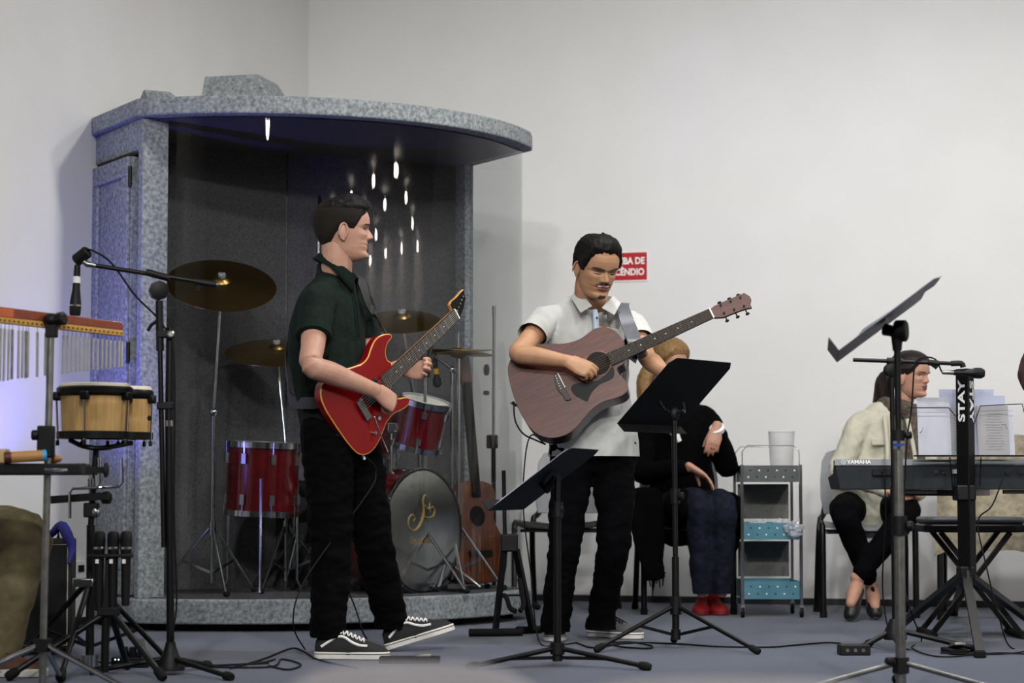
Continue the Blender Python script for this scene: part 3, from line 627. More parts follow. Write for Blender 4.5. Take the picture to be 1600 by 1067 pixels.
q = W(78, 724, 6.98); one('hand_shaker', MB().ell(V((q.x, 7.02, ty + .036)), (.03, .024, .0135)), mat('amber_wood', '#9a6a34', .5, c2='#8a5c2a', scale=14), 'small amber egg shaker on the percussion tray', 'percussion shaker', V((q.x, 7.02, ty + .023)))

# bongos on a stand
YB = 7.62; ct = V((W(140, 1050, YB).x, YB, 0))
bg = thing('bongo_stand', 'black bongo stand with chrome clamps and bent rods', 'stand', ct)
b_ = lambda px, py, dy=0: W(px, py, YB + dy)
MB().cyl(ct + Z * .06, b_(142, 820), .0145, n=14).build('lower_tube', M_black, bg); MB().cyl(b_(142, 820), b_(150, 700), .0105, n=14).build('upper_tube', M_black, bg)
MB().cyl(ct + Z * .03, ct + Z * .07, .03, n=18).build('foot_ring', M_chrome, bg)
MB().box(b_(143, 797), (.05, .04, .05)).build('clamp', M_blackm, bg, bevel=.005); MB().ell(b_(150, 800, -.03), (.016, .016, .02), n=10, m=8).build('wing_bolt', M_chrome, bg)
MB().bar(b_(80, 781, -.02), b_(160, 775, -.02), .022, .026).build('cross_arm', M_black, bg); knob(b_(160, 778, -.03), (1, -.3, 0), .022, .03, 7).build('arm_knob', M_blackm, bg, ang=20)
for k in range(4): MB().cyl(b_(138 + 4 * k, 764, -.02), b_(138 + 4 * k, 748 - (k % 2) * 6, -.02), .004, n=8).build('bolt', M_chrome, bg)
MB().tube([b_(109, 810, -.05), b_(109, 769, -.05), b_(114, 763, -.05), b_(152, 762, -.05), b_(155, 756, -.05), b_(155, 715, -.05)], .0055, 8).build('bent_rod', M_chrome, bg)
MB().tube([b_(152, 762, -.02), b_(186, 760, -.02), b_(191, 754, -.02), b_(191, 716, -.02)], .0055, 8).build('bent_rod', M_chrome, bg)
MB().box(b_(130, 910, -.02), (.07, .03, .03)).build('tripod_clamp', M_chrome, bg, bevel=.004)
hb = V((ct.x, ct.y, b_(0, 910).z))
for tp in (G(70, 1000), G(120, 1072)): pass
legs(bg, hb, [ct + V((-.30, .12, 0)), ct + V((-.04, -.30, 0)), ct + V((.26, .2, 0))], .0095, M_black, ct + Z * .1, .55, .014)
M_bong = mat('bongo_wood', '#b9935a', .38, c2='#c9a468', scale=7, stretch=(16, 16, 1.2), coat=.4); M_skin = mat('bongo_skin', '#d8d2c0', .6, c2='#cfc8b4', scale=9)
def bongo(px0, px1, ytop, ybot, dy, label):
    c = b_((px0 + px1) / 2, ybot, dy); zt = b_(0, ytop, dy).z; h = zt - c.z; r_ = (px1 - px0) / 2 / F * (YB + dy)
    th = thing('bongo_drum', label, 'drum', c, 'pair of bongos'); Mx = Matrix.Translation(c)
    MB().lathe([(r_ * .86, .035), (r_ * .885, h * .5), (r_ * .90, h - .03), (r_ * .84, h - .03), (r_ * .82, .035)], 36, Mx).build('shell', M_bong, th)
    MB().lathe([(r_ * .84, .012), (r_ * .99, .012), (r_ * .99, .036), (r_ * .84, .038), (r_ * .84, .012)], 36, Mx).build('bottom_ring', M_black, th)
    MB().lathe([(r_ * .90, h - .045), (r_ * .99, h - .035), (r_, h - .018), (r_ * .95, h - .012), (r_ * .9, h - .02), (r_ * .90, h - .045)], 36, Mx).build('rim', M_black, th)
    MB().lathe([(r_ * .93, h - .02), (r_ * .905, h - .004), (r_ * .86, h), (.0001, h + .001)], 36, Mx).build('skin_head', M_skin, th)
    for k in range(5):
        a = R(-95 + 72 * k + (10 if r_ < .1 else 0)); e = V((math.cos(a), math.sin(a), 0))
        lg = MB().tube([c + e * r_ * 1.0 + Z * (h - .035), c + e * r_ * .95 + Z * .03, c + e * r_ * .95 - Z * .002], .004, 8).build('tension_rod', M_chrome, th)
        MB().lathe([(.004, -.012), (.0065, -.01), (.0065, .004), (.003, .008)], 8, Matrix.Translation(c + e * r_ * .95)).build('nut', M_blackm, lg); MB().box(c + e * r_ * .97 + Z * (h - .045), (.03, .03, .03), Matrix.Rotation(a, 3, 'Z')).build('lug_plate', M_black, th, bevel=.006)
    return th
bongo(88, 207, 599, 691, 0, 'larger bongo with pale wooden shell, nearer the chimes')
t_ = bongo(166, 239, 604, 692, .14, 'smaller bongo with pale wooden shell, beside the boom stand')
q = b_(236, 653, .02); MB().lathe([(.0001, 0), (.009, 0), (.009, .003), (.0001, .003)], 12, axis=(.8, -.6, 0), o=q + V((-.012, .03, 0))).build('badge', M_blackm, t_)
MB().tube([b_(110, 688), b_(130, 697, -.05), b_(160, 700, -.03), b_(205, 692, .1)], .009, 8, k=4).build('drum_bracket', M_black, bg)

# three microphones in a holder on a tripod
YH = 7.5; ct = V((W(163, 1060, YH).x, YH, 0)); h_ = lambda px, py, dy=0: W(px, py, YH + dy)
mh = thing('microphone_holder_stand', 'black tripod stand with a holder for three upright microphones', 'microphone stand', ct)
MB().cyl(ct + Z * .02, h_(166, 950), .014).build('pole', M_black, mh); MB().box(h_(172, 868), (.15, .045, .012)).build('holder_bar', M_blackm, mh, bevel=.003)
MB().bar(h_(170, 868, .01), h_(166, 950, .01), .02, .02).build('holder_post', M_blackm, mh); MB().box(h_(170, 955), (.07, .05, .03)).build('hub', M_blackm, mh, bevel=.004)
legs(mh, h_(172, 958), [G(256, 1066), ct + V((-.30, -.12, 0)), ct + V((.02, .33, 0))], .011, M_black, None, foot=.016)
for k, (px, lab) in enumerate(((154, 'nearest the bongo tube'), (176, 'in the middle'), (196, 'nearest the boom stand'))):
    o0 = h_(px, 955 - 4 * k, .0); mc = thing('microphone', 'black upright handheld microphone in the three-way holder, ' + lab, 'microphone', o0, 'microphones in the three-way holder')
    zt = h_(px, 830, 0).z - o0.z
    MB().lathe([(.0001, 0), (.013, .002), (.0155, .05), (.0165, zt - .09), (.019, zt - .07), (.0205, zt - .055)], 16, Matrix.Translation(o0)).build('body', M_blackm, mc)
    MB().lathe([(.0208, zt - .06), (.0212, zt - .056), (.0208, zt - .052)], 16, Matrix.Translation(o0)).build('ring', M_chrome, mc)
    MB().lathe([(.0205, zt - .053), (.0215, zt - .03), (.020, zt - .008), (.013, zt), (.0001, zt + .001)], 16, Matrix.Translation(o0)).build('grille', MATS['mic_grille'], mc)
    MB().box(o0 + V((-.004, -.0165, zt - .10)), (.011, .004, .014)).build('white_tag', M_white, mc)

# amplifier behind the seated percussionist
ap = G(60, 1026); am = thing('amplifier', 'black speaker cabinet with pale edging beside the left wall', 'amplifier', V((W(58, 1000, 8.55).x, 8.62, 0)), rz=R(8))
m = MB(); zt = W(0, 843, 8.45).z
MB().box((0, 0, (.02 + zt) / 2), (.245, .26, zt - .02)).build('cabinet', mat('black_vinyl', '#0f0f11', .7, bump=.3, bscale=300), am, bevel=.008, local=True)
MB().box((-.005, -.131, (.04 + zt) / 2), (.205, .008, zt - .07)).build('grille_cloth', mat('grille_cloth', '#17171a', .9, c2='#0d0d0f', scale=420, bump=.4), am, local=True)
m = MB(); m.tube([(-.11, -.137, .04), (.105, -.137, .04), (.105, -.137, zt - .02), (-.11, -.137, zt - .02)], .003, 6, closed=True); m.build('edging', mat('pale_edging', '#b9b4a6', .5, c2='#aaa598', scale=20), am, local=True)
for x in (-.09, .09):
    for y in (-.1, .1): MB().cyl((x, y, 0), (x, y, .021), .016).build('foot', M_rubber, am, local=True)
m = MB(); m.tube([(-.06, 0, zt), (-.06, 0, zt + .025), (.06, 0, zt + .025), (.06, 0, zt)], .007, 8); m.build('handle', M_rubber, am, local=True)
q = W(92, 836, 8.5)
one('blue_cable_bundle', MB().tube([V((q.x - .05, 8.58, zt + .012)), V((q.x - .0, 8.54, zt + .05)), V((q.x + .03, 8.50, zt + .02)), V((q.x + .05, 8.5, zt - .03)), V((q.x + .045, 8.47, zt - .09))], [.012, .02, .022, .016, .006], 10, k=4), mat('blue_cloth', '#2b2a86', .8, c2='#232270', scale=30), 'dark blue cloth draped over the corner of the speaker cabinet', 'cloth', V((q.x, 8.52, zt)))
# power strip
p0 = G(180, 1046); p0 = V((W(204, 1038, 7.95).x, 7.95, 0)); ps = thing('power_strip', 'black power strip with plugs and a green light on the carpet', 'power strip', p0)
MB().box(p0 + V((-.0, 0, .02)), (.13, .05, .036)).build('body', M_blackm, ps, bevel=.004)
for k in range(3): MB().box(p0 + V((-.02 + .028 * k, 0, .055)), (.022, .036, .036), Matrix.Rotation(R(12 * (k - 1)), 3, 'Y')).build('plug', M_rubber, ps, bevel=.004)
MB().box(p0 + V((.05, .0, .07)), (.03, .05, .075), Matrix.Rotation(R(-14), 3, 'Y')).build('adapter', mat('grey_plastic', '#6b6d6f', .5, c2='#606264', scale=10), ps, bevel=.004)
for k in range(2): MB().ell(p0 + V((-.05 + .012 * k, -.026, .03)), .0028, n=8, m=6).build('indicator', mat('white_led', '#dff2ff', .3, emit=2, c2='#e5f5ff', scale=10), ps)
MB().ell(p0 + V((.058, -.028, .045)), .003, n=8, m=6).build('indicator', mat('green_led', '#2bd05a', .3, emit=3, c2='#30d860', scale=10), ps)

# guitar A-frame stand behind the acoustic guitarist
YG = 9.62; g_ = lambda px, py, dy=0: W(px, py, YG + dy); gc = V((W(795, 990, YG).x, YG, 0))
gs = thing('guitar_stand', 'black folding A-frame guitar stand with padded feet', 'guitar stand', gc)
MB().cyl(g_(787, 735), g_(789, 840), .009).build('neck_tube', M_black, gs); MB().box(g_(796, 848), (.075, .06, .075)).build('hub', M_blackm, gs, bevel=.006)
for (a, b, c1, c2_) in (((788, 858, 0), (774, 985, -.02), (733, 987, -.06), (816, 988, -.02)), ((806, 858, 0), (832, 972, .1), (808, 980, .1), (846, 978, .16))):
    p0, p1 = g_(*a), g_(*b); p1.z = .02; lg = MB().bar(p0, p1, .026, .02).build('leg', M_black, gs)
    e0, e1 = g_(*c1), g_(*c2_); e0.z = e1.z = .018; MB().cyl(e0, e1, .0165, n=12).build('foot_bar', M_rubber, lg)
MB().tube([g_(788, 930, -.02), g_(792, 935, -.06), g_(797, 950, -.10), g_(806, 955, -.12)], .011, 8, k=3).build('cradle_arm', M_rubber, gs)
MB().tube([g_(812, 905, .03), g_(815, 925, -.03), g_(818, 945, -.08), g_(812, 955, -.10)], .011, 8, k=3).build('cradle_arm', M_rubber, gs)
MB().bar(g_(781, 930, -.01), g_(820, 930, .06), .012, .008).build('cross_brace', M_black, gs)
# bare microphone stand between booth and back wall
YS = 11.55; fc = V((W(772, 950, YS).x, YS, 0)); s_ = lambda px, py: W(px, py, YS)
bm2 = thing('microphone_stand', 'bare straight microphone stand behind the booth near the back wall', 'microphone stand', fc)
MB().cyl(fc + Z * .03, s_(771, 690), .012).build('lower_tube', M_black, bm2); MB().cyl(s_(771, 690), s_(772, 490), .008).build('upper_tube', M_steel, bm2)
MB().cyl(s_(772, 492), s_(772, 478), .010).build('threaded_tip', M_steel, bm2); MB().box(s_(769, 690), (.06, .04, .07)).build('clutch', M_blackm, bm2, bevel=.006); knob(s_(766, 578) - V((0.01, .01, 0)), (-1, -.4, 0), .03, .02).build('knob', M_blackm, bm2); knob(s_(767, 614) - V((0.01, 0, 0)), (-1, -.4, 0), .012, .03).build('knob', M_blackm, bm2)
legs(bm2, fc + Z * .12, [fc + V((.25 * math.cos(R(a)), .25 * math.sin(R(a)), 0)) for a in (20, 140, 260)], .009, M_black, None)
# ------------------------------------------------------------------ keyboard rig at the right
YK = 8.75; k_ = lambda px, py, dy=0: W(px, py, YK + dy)
ct = V((W(1512, 1010, YK).x, YK, 0))
ks = thing('keyboard_stand', 'black column keyboard stand printed STAY in white on two faces', 'keyboard stand', ct)
zt, zb = k_(0, 576).z, k_(0, 895).z; xl, xm, xr = (k_(p, 700).x for p in (1496, 1511.5, 1525))
tri = [(xl, YK + .02), (xm, YK - .025), (xr, YK + .02), (xr - .01, YK + .05), (xl + .01, YK + .05)]
MB().prism(tri, zt - zb, None, zb).build('column', M_black, ks, bevel=.003, flat=True)
M_prt = mat('white_print', '#e4e5e6', .5, c2='#dcdddd', scale=30)
for (pa, pb, yr, up, flip) in (((xl, YK + .02), (xm, YK - .025), (590, 664), 1, 0), ((xm, YK - .025), (xr, YK + .02), (590, 664), -1, 0)):
    A, B_ = V((*pa, 0)), V((*pb, 0)); ex = (B_ - A).normalized(); nn = V((ex.y, -ex.x, 0)); c = (A + B_) / 2 + nn * .0012; z0, z1 = k_(0, yr[1]).z, k_(0, yr[0]).z; c.z = (z0 + z1) / 2
    M = FM(c, Z * up, -ex * up, nn); text('STAY', 'lettering', M_prt, M, .044, ks, bold=.0012, sx=(z1 - z0) / .118)
hb = V((ct.x, ct.y + .02, zb)); MB().box(hb, (.06, .08, .05)).build('base_hub', M_blackm, ks, bevel=.006)
for tp in (G(1531, 1028), G(1405, 985), G(1625, 988), G(1490, 962)):
    tp = V(tp); lg = MB().bar(hb - Z * .0, tp + Z * .02, .034, .022).build('leg', M_black, ks); MB().box(tp + Z * .014, (.04, .04, .026)).build('rubber_foot', M_rubber, lg, bevel=.004)
MB().cyl(hb - Z * .03 + V((0, -.045, 0)), hb + Z * .01 + V((0, -.045, 0)), .006).build('bolt', M_chrome, ks)
zk = k_(0, 770).z; zs = k_(0, 712).z
MB().box(V((ct.x, YK + .03, zk)), (.075, .10, .06)).build('arm_bracket', M_blackm, ks, bevel=.006)
for dx in (-.17, .17): MB().bar(V((ct.x + dx * .15, YK + .05, zk)), V((ct.x + dx, YK + .42, zk + .0)), .03, .025).build('keyboard_arm', M_black, ks)
for dx in (-.06, .06):                      # wires of the sheet holder
    pass
MB().bar(V((k_(1432, 712).x, YK + .04, zs)), V((k_(1640, 712).x, YK + .04, zs)), .05, .006).build('sheet_shelf', M_black, ks)
wr = [((1512, 672), (1482, 637), (1418, 637)), ((1516, 680), (1532, 634), (1597, 631), (1612, 690))]
for w_ in wr: MB().tube([k_(x, y, .05) for x, y in w_], .0022, 6).build('sheet_wire', M_black, ks)
for x0, x1 in (((1484, 714), (1488, 760)), ((1533, 714), (1531, 760))): MB().tube([k_(*x0, .0), k_(*x1, .02)], .0025, 6).build('sheet_wire', M_black, ks)
# sheets standing on the shelf
shs = [(1433, 620, 1487, 711, .075, 'leaning at the outer left of the shelf', M_paper), (1442, 636, 1520, 710, .082, 'grey printed, behind the left wire', 0), (1468, 607, 1557, 708, .105, 'tallest, standing behind the column', 1), (1500, 617, 1574, 709, .095, 'half hidden behind the right wire', 1), (1526, 633, 1578, 709, .082, 'grey printed, behind the right wire', 0), (1572, 634, 1586, 707, .09, 'narrow, showing past the right wire', M_paper)]
M_pg = mat('grey_sheet', '#8f8f91', .8, c2='#979799', scale=9); M_pb = mat('blue_sheet', '#a3a8bd', .8, c2='#9ca1b6', scale=9)
M_ink = mat('ink', '#7d7d80', .8, c2='#858588', scale=40)
for i, (x0, y0, x1, y1, dy, lab, mt) in enumerate(shs):
    mt = M_pg if mt == 0 else M_pb if mt == 1 else mt; a, b = k_(x0, y0, dy + .02), k_(x1, y1, dy); a0, b0 = V((a.x, b.y, zs + .004)), V((b.x, b.y, zs + .004))
    d = thing('sheet_of_music', 'music sheet on the keyboard stand, ' + lab, 'paper', (a0 + b0) / 2, 'sheets on the keyboard stand')
    m = MB(); h = a.z - a0.z; M = FM(a0, V((1, 0, 0)), V((0, .14, 1)).normalized(), V((0, -1, .14)).normalized()); wd = b.x - a.x
    MB(M).box((wd / 2, h / 2, 0), (wd, h, .0016)).build('page', mt, d)
    if mt is M_pg:
        for r_ in range(14): MB(M).box((wd * .55, h * (.12 + .055 * r_), .0012), (wd * random.uniform(.35, .6), .0035, .0004)).build('printed_line', M_ink, d)
for x0, y0, x1, y1 in ((1437, 676, 1443, 666), (1566, 664, 1574, 670)): 
    one('paper_clip', MB().tube([k_(x0, y0, .055), k_((x0 + x1) / 2, y0 - 2, .05), k_(x1, y1, .055)], .0016, 6), M_steel, 'small wire clip on the sheets, beside the %s wire' % ('left' if x0 < 1500 else 'right'), 'clip', k_(x0, y0, .05))
# keyboard
M_kb = mat('keyboard_grey', '#33383b', .5, c2='#2e3336', scale=30); M_kt = mat('keyboard_top', '#6c6f73', .45, c2='#65686c', scale=20)
zk0 = zk + .013; yb = 8.86; L0, L1 = W(1303, 740, yb).x, W(1303, 740, yb).x + 1.2; hk = .118
kb = thing('keyboard', 'dark grey electronic keyboard seen from behind on the column stand', 'keyboard', V(((L0 + L1) / 2, yb + .14, zk0)))
prof = [(0, .0), (0, .0)]
m = MB(); sec = lambda x, i: [V((x, yb + .03, zk0)), V((x, yb + .29, zk0)), V((x, yb + .29, zk0 + .05)), V((x, yb + .12, zk0 + .065)), V((x, yb + .012, zk0 + hk)), V((x, yb, zk0 + hk - .012))]
s0 = sec(L0, 0); s0b = [v + V((.028 * (1 - (v.z - zk0) / hk), 0, 0)) for v in s0]; m.loft([s0b, sec(L1, 1)]); m.build('case', M_kb, kb, bevel=.004, flat=True)
m = MB(); m.loft([[V((x, yb - .002, zk0 + hk - .022)), V((x, yb + .004, zk0 + hk + .002)), V((x, yb + .03, zk0 + hk - .008)), V((x, yb + .028, zk0 + hk - .03))] for x in (L0 + .003, L1)]); m.build('top_edge', M_kt, kb, flat=True)
Mk = FM(V((L0 + .052, yb - .0035, zk0 + hk - .0095)), V((1, 0, 0)), V((0, .12, 1)).normalized(), V((0, -1, .12)).normalized())
text('YAMAHA', 'lettering', M_prt, Mk, .020, kb, bold=.0007, align='LEFT', sx=1.15)
m = MB(Mk); m.torus((-.014, 0, 0), (0, 0, 1), .0085, .0012, 20, 6); [m.bar((-.014, 0, 0), (-.014 + .0075 * math.cos(a), .0075 * math.sin(a), 0), .0015, .001) for a in (.52, 2.62, 4.71)]; m.build('logo_mark', M_prt, kb)
for k in range(36):
    MB().box(V((L0 + .06 + .0235 * k + .2, yb + .20, zk0 + .062)), (.0215, .14, .016)).build('key', M_white, kb)
for dx in (.13, .385, .415, .70, .76): MB().lathe([(.004, 0), (.0095, 0), (.0095, .003), (.004, .003)], 14, axis=(0, -1, 0), o=V((L0 + .06 + dx * .9, yb + .004, zk0 + .07))).build('socket', M_chrome if dx > .3 else M_blackm, kb)
MB().box(V((L0 + .19, yb + .003, zk0 + .07)), (.075, .008, .03)).build('port_panel', M_blackm, kb, bevel=.002)
MB().box(V((L0 + .48, yb + .0, zk0 + .072)), (.018, .008, .018)).build('usb_port', M_prt, kb); MB().box(V((L0 + .43, yb + .0, zk0 + .074)), (.02, .008, .008)).build('port', M_blackm, kb)
for dx in (.3, .75): MB().box(V((L0 + .06 + dx, yb + .06, zk0 - .009)), (.25, .03, .016)).build('foot', M_blackm, kb)
one('keyboard_cable', MB().tube([V((L0 + .19, yb - .004, zk0 + .07)), V((L0 + .195, yb - .03, zk0 + .05)), V((L0 + .20, yb - .02, zk0 - .12)), V((L0 + .19, yb - .0, .2)), V((L0 + .25, yb - .06, .01)), V((L0 + .5, yb - .2, .006)), G(1470, 1020, .006), G(1560, 1022, .006), G(1620, 1015, .006)], .003, 7, k=6), M_rubber, 'thin black power cable dropping from the left of the keyboard back', 'cable', V((L0 + .19, yb, 0)))
one('keyboard_cable', MB().tube([k_(1572, 737, .09), k_(1568, 745, .02), k_(1550, 790, -.02), k_(1528, 815, -.01), k_(1540, 880, -.05), k_(1560, 960, -.06), G(1580, 1012, .006), G(1625, 1008, .006)], .003, 7, k=6), M_rubber, 'black audio cable curving from the keyboard past the column', 'cable', V((k_(1550, 800).x, YK, 0)))
# pedal under the keyboard
pp = V((W(1490, 1010, 8.75).x - .02, 8.6, 0)); sp = thing('sustain_pedal', 'small black sustain pedal on the carpet under the keyboard', 'pedal', pp)
MB().prism([(pp.x - .035, pp.y - .07), (pp.x + .035, pp.y - .07), (pp.x + .045, pp.y + .08), (pp.x - .045, pp.y + .08)], .02, None, .001).build('base', M_rubber, sp, bevel=.004); MB().box(pp + V((0, -.02, .035)), (.045, .12, .012), Matrix.Rotation(R(-8), 3, 'X')).build('treadle', M_steel, sp, bevel=.003)

# horizontal boom microphone stand
YJ = 8.66; j_ = lambda px, py, dy=0: W(px, py, YJ + dy); ct = V((W(1399, 1010, YJ).x, YJ, 0))
js = thing('microphone_stand', 'black boom microphone stand with level arm behind the steel music stand', 'microphone stand', ct)
MB().cyl(ct + Z * .06, j_(1396, 760), .012).build('lower_tube', M_black, js); MB().cyl(j_(1396, 760), j_(1393, 575), .009).build('upper_tube', M_black, js)
MB().lathe([(.045, .05), (.045, .075), (.02, .13), (.0001, .13)], 18, Matrix.Translation(ct)).build('base_hub', M_blackm, js)
legs(js, ct + Z * .085, [G(1338, 1021), ct + V((.33, -.03, 0)), ct + V((-.06, .3, 0))], .010, M_black, None, foot=.015)
MB().lathe([(.014, -.02), (.026, -.016), (.026, .016), (.014, .02)], 12, axis=(0.2, -1, 0), o=j_(1392, 578)).build('pivot_knob', M_blackm, js)
ba = MB().cyl(j_(1333, 562), j_(1490, 568), .0078).build('boom_arm', M_black, js); MB().cyl(j_(1386, 564), j_(1410, 565), .014).build('boom_clutch', M_blackm, ba); MB().cyl(j_(1450, 566), j_(1466, 568), .012).build('boom_grip', M_blackm, ba); MB().tube([j_(1455, 568), j_(1462, 573), j_(1464, 575)], .008, 8).build('thumb_screw', M_blackm, ba)
MB().tube([j_(1486, 568), j_(1502, 568), j_(1505, 574)], .011, 10, k=3).build('swivel', M_blackm, ba)
mc = thing('microphone', 'black handheld microphone lying level above the STAY column', 'microphone', j_(1505, 580, -.0))
o0, ax = j_(1490, 582), (j_(1530, 583) - j_(1490, 582)).normalized()
MB().lathe([(.0001, .0), (.0105, .0), (.012, .05), (.017, .075), (.019, .08)], 18, axis=ax, o=o0).build('body', M_blackm, mc); MB().lathe([(.0205, .078), (.0205, .082)], 18, axis=ax, o=o0).build('ring', M_black, mc)
MB().lathe([(.0205, .082), (.0215, .095), (.021, .108), (.014, .12), (.0001, .122)], 18, axis=ax, o=o0).build('grille', MATS['mic_grille'], mc); MB().lathe([(.008, -.045), (.009, -.02), (.009, .002)], 14, axis=ax, o=o0).build('plug', M_steel, mc)
one('microphone_cable', MB().tube([o0 - ax * .045, j_(1470, 578), j_(1462, 562), j_(1446, 558), j_(1432, 564, -.01), j_(1428, 580, -.01), j_(1424, 640), j_(1417, 690), j_(1412, 800), j_(1410, 900), j_(1425, 960), G(1440, 1000, .006), G(1425, 1012, .006), G(1470, 1026, .006), G(1560, 1020, .006), G(1630, 1024, .006)], .0032, 7, k=7), M_rubber, 'black cable wound on the level boom and trailing to the carpet', 'cable', ct)

# stool
YT = 9.55; ct = V((W(1518, 1000, YT).x, YT, 0)); st = thing('stool', 'black padded folding stool with crossed legs behind the keyboard column', 'stool', ct)
zz = W(0, 818, YT).z; wx = .218
def rr(w_, d_, r_, n=6): return [(sx * (w_ - r_) + r_ * math.cos(a), sy * (d_ - r_) + r_ * math.sin(a)) for sx, sy, a0 in ((1, 1, 0), (-1, 1, 90), (-1, -1, 180), (1, -1, 270)) for a in (R(a0 + 90 * k / n) for k in range(n + 1))]
MB(Matrix.Translation(ct)).prism(rr(wx, .15, .06), .035, None, zz - .035).build('seat_base', M_black, st, bevel=.008)
MB(Matrix.Translation(ct)).prism(rr(wx - .004, .146, .06), .03, None, zz).build('cushion', mat('grey_vinyl', '#4b4d50', .5, c2='#434548', scale=14), st, bevel=.012)
for s in (-1, 1):
    for y in (-.12, .12):
        lg = MB().bar(ct + V((s * .145, y * (1 if s > 0 else .82), zz - .035)), ct + V((-s * .19, y * (1 if s > 0 else .82), .02)), .026, .02).build('leg', M_black, st)
    MB().cyl(ct + V((s * .19, -.16, .018)), ct + V((s * .19, .16, .018)), .017).build('foot_bar', M_rubber, st)
MB().cyl(ct + V((-.02, -.13, zz * .5)), ct + V((-.02, .13, zz * .5)), .01).build('pivot', M_chrome, st)

# ------------------------------------------------------------------ chairs along the wall
M_cgrey = mat('grey_chair_plastic', '#8a8c90', .55, c2='#828488', scale=9)
M_cblk = mat('black_chair_plastic', '#141416', .6, bump=.1, bscale=90)
def make_chair(label, loc, rz, seat_m=M_cgrey):
    """x to the side, -y to the front"""
    c = thing('chair', label, 'chair', loc, 'chairs along the back wall', rz)
    rings = []
    for y, z in ((-.22, .435), (-.2, .452), (-.1, .446), (.05, .436), (.17, .44)): rings.append([V((x, y, z + .02 * (abs(x) / .22) ** 2)) for x in np.linspace(-.215, .215, 9)])
    def shell(rings, th_, nm, mt, dv):
        n = len(rings[0]); vs = [v for r in rings for v in r]; vs += [v + dv for v in vs]; N = len(rings) * n; fs = []
        for i in range(len(rings) - 1):
            for j in range(n - 1): a = i * n + j; fs += [(a, a + 1, a + n + 1, a + n), (a + N, a + n + N, a + n + 1 + N, a + 1 + N)]
        ed = list(range(n)) + [i * n + n - 1 for i in range(1, len(rings))] + [(len(rings) - 1) * n + j for j in range(n - 2, -1, -1)] + [i * n for i in range(len(rings) - 2, 0, -1)]
        for a, b in zip(ed, ed[1:] + ed[:1]): fs.append((a, a + N, b + N, b))
        return MB().add(vs, fs).build(nm, mt, c, local=True, bevel=.004)
    shell(rings, .012, 'seat', seat_m, V((0, 0, -.016)))
    br_ = []
    for z, w_, y in ((.50, .19, .20), (.58, .205, .215), (.68, .205, .235), (.77, .195, .255), (.815, .17, .265), (.83, .12, .268)): br_.append([V((x, y - .03 * (abs(x) / .2) ** 2, z)) for x in np.linspace(-w_, w_, 9)])
    shell(br_, .012, 'backrest', M_cgrey, V((0, .012, 0)))
    MB().box((0, .222, .77), (.02, .006, .02), Matrix.Rotation(R(45), 3, 'Y')).build('badge', M_white, c, local=True)
    for s in (-1, 1):
        MB().tube([(s * .225, -.235, .012), (s * .225, -.225, .40), (s * .225, -.20, .45), (s * .225, -.15, .455), (s * .215, .02, .43)], .0155, 10, k=3).build('leg', M_black, c, local=True)
        MB().tube([(s * .225, .26, .012), (s * .215, .16, .43), (s * .19, .21, .50), (s * .17, .235, .60)], .0155, 10, k=3).build('leg', M_black, c, local=True)
        MB().cyl((s * .225, -.235, .0), (s * .225, -.235, .03), .018).build('rubber_foot', M_rubber, c, local=True); MB().cyl((s * .225, .262, .0), (s * .225, .26, .03), .018).build('rubber_foot', M_rubber, c, local=True)
    MB().box((0, .0, .415), (.40, .40, .016)).build('seat_support', M_black, c, local=True)
    return c
rzc = -A17 * .75
ch1 = make_chair('grey and black chair behind the acoustic guitarist', (W(885, 900, 11.55).x, 11.55, 0), rzc, M_cblk)
ch2 = make_chair('grey chair under the blonde woman in jeans', (W(1068, 900, 11.45).x, 11.45, 0), R(2))
ch3 = make_chair('grey chair under the woman in the cream jacket', (W(1352, 900, 11.18).x, 11.18, 0), R(-4))
ch4 = make_chair('grey chair with a beige coat behind the black stool', (W(1545, 900, 10.95).x, 10.95, 0), rzc)
# coat over the last chair
M_coat = mat('beige_knit', '#a09883', .95, c2='#7c7462', scale=26, bump=.6, bscale=60, detail=6)
cx, cy = ch4.location.x, ch4.location.y
m = MB(); rings = []
for i in range(17):
    t = i / 16; w_ = .235 + .02 * math.sin(t * 5)
    prof_ = [(-.27, .36), (-.27, .47), (-.1, .485), (.08, .485), (.16, .56), (.20, .72), (.235, .85), (.30, .855), (.31, .60), (.31, .42)]
    pts = crom([(0, a, b) for a, b in prof_], 3); 
for side in (0, 1): pass
pts = crom([(0, a, b) for a, b in [(-.255, .33), (-.262, .46), (-.1, .475), (.08, .472), (.155, .54), (.195, .70), (.235, .855), (.30, .86), (.315, .60), (.31, .42)]], 3)
n = 13; vs = []; fs = []
for i, p in enumerate(pts):
    for j in range(n):
        x = (j / (n - 1) - .5) * .50; dz = .018 * noise.noise(V((x * 9, i * .5, 1.3))) - .05 * max(0, abs(x) - .2) / .05 * .4
        vs.append((x, p[1] + .012 * noise.noise(V((x * 7, i * .4, 7))), p[2] + dz))
N = len(vs); vs += [(x, y + (.006 if i // n < 6 else -.014), z + .014) for i, (x, y, z) in enumerate(vs)]
for i in range(len(pts) - 1):
    for j in range(n - 1): a = i * n + j; fs += [(a, a + 1, a + n + 1, a + n), (a + N, a + n + N, a + n + 1 + N, a + 1 + N)]
ed = list(range(n)) + [i * n + n - 1 for i in range(1, len(pts))] + [(len(pts) - 1) * n + j for j in range(n - 2, -1, -1)] + [i * n for i in range(len(pts) - 2, 0, -1)]
for a, b in zip(ed, ed[1:] + ed[:1]): fs.append((a, a + N, b + N, b))
o = MB().add(vs, fs).build('coat', M_coat); o.location = (cx, cy, 0); o.rotation_euler = (0, 0, rzc); tag(o, 'beige speckled coat draped over a grey chair', 'coat')

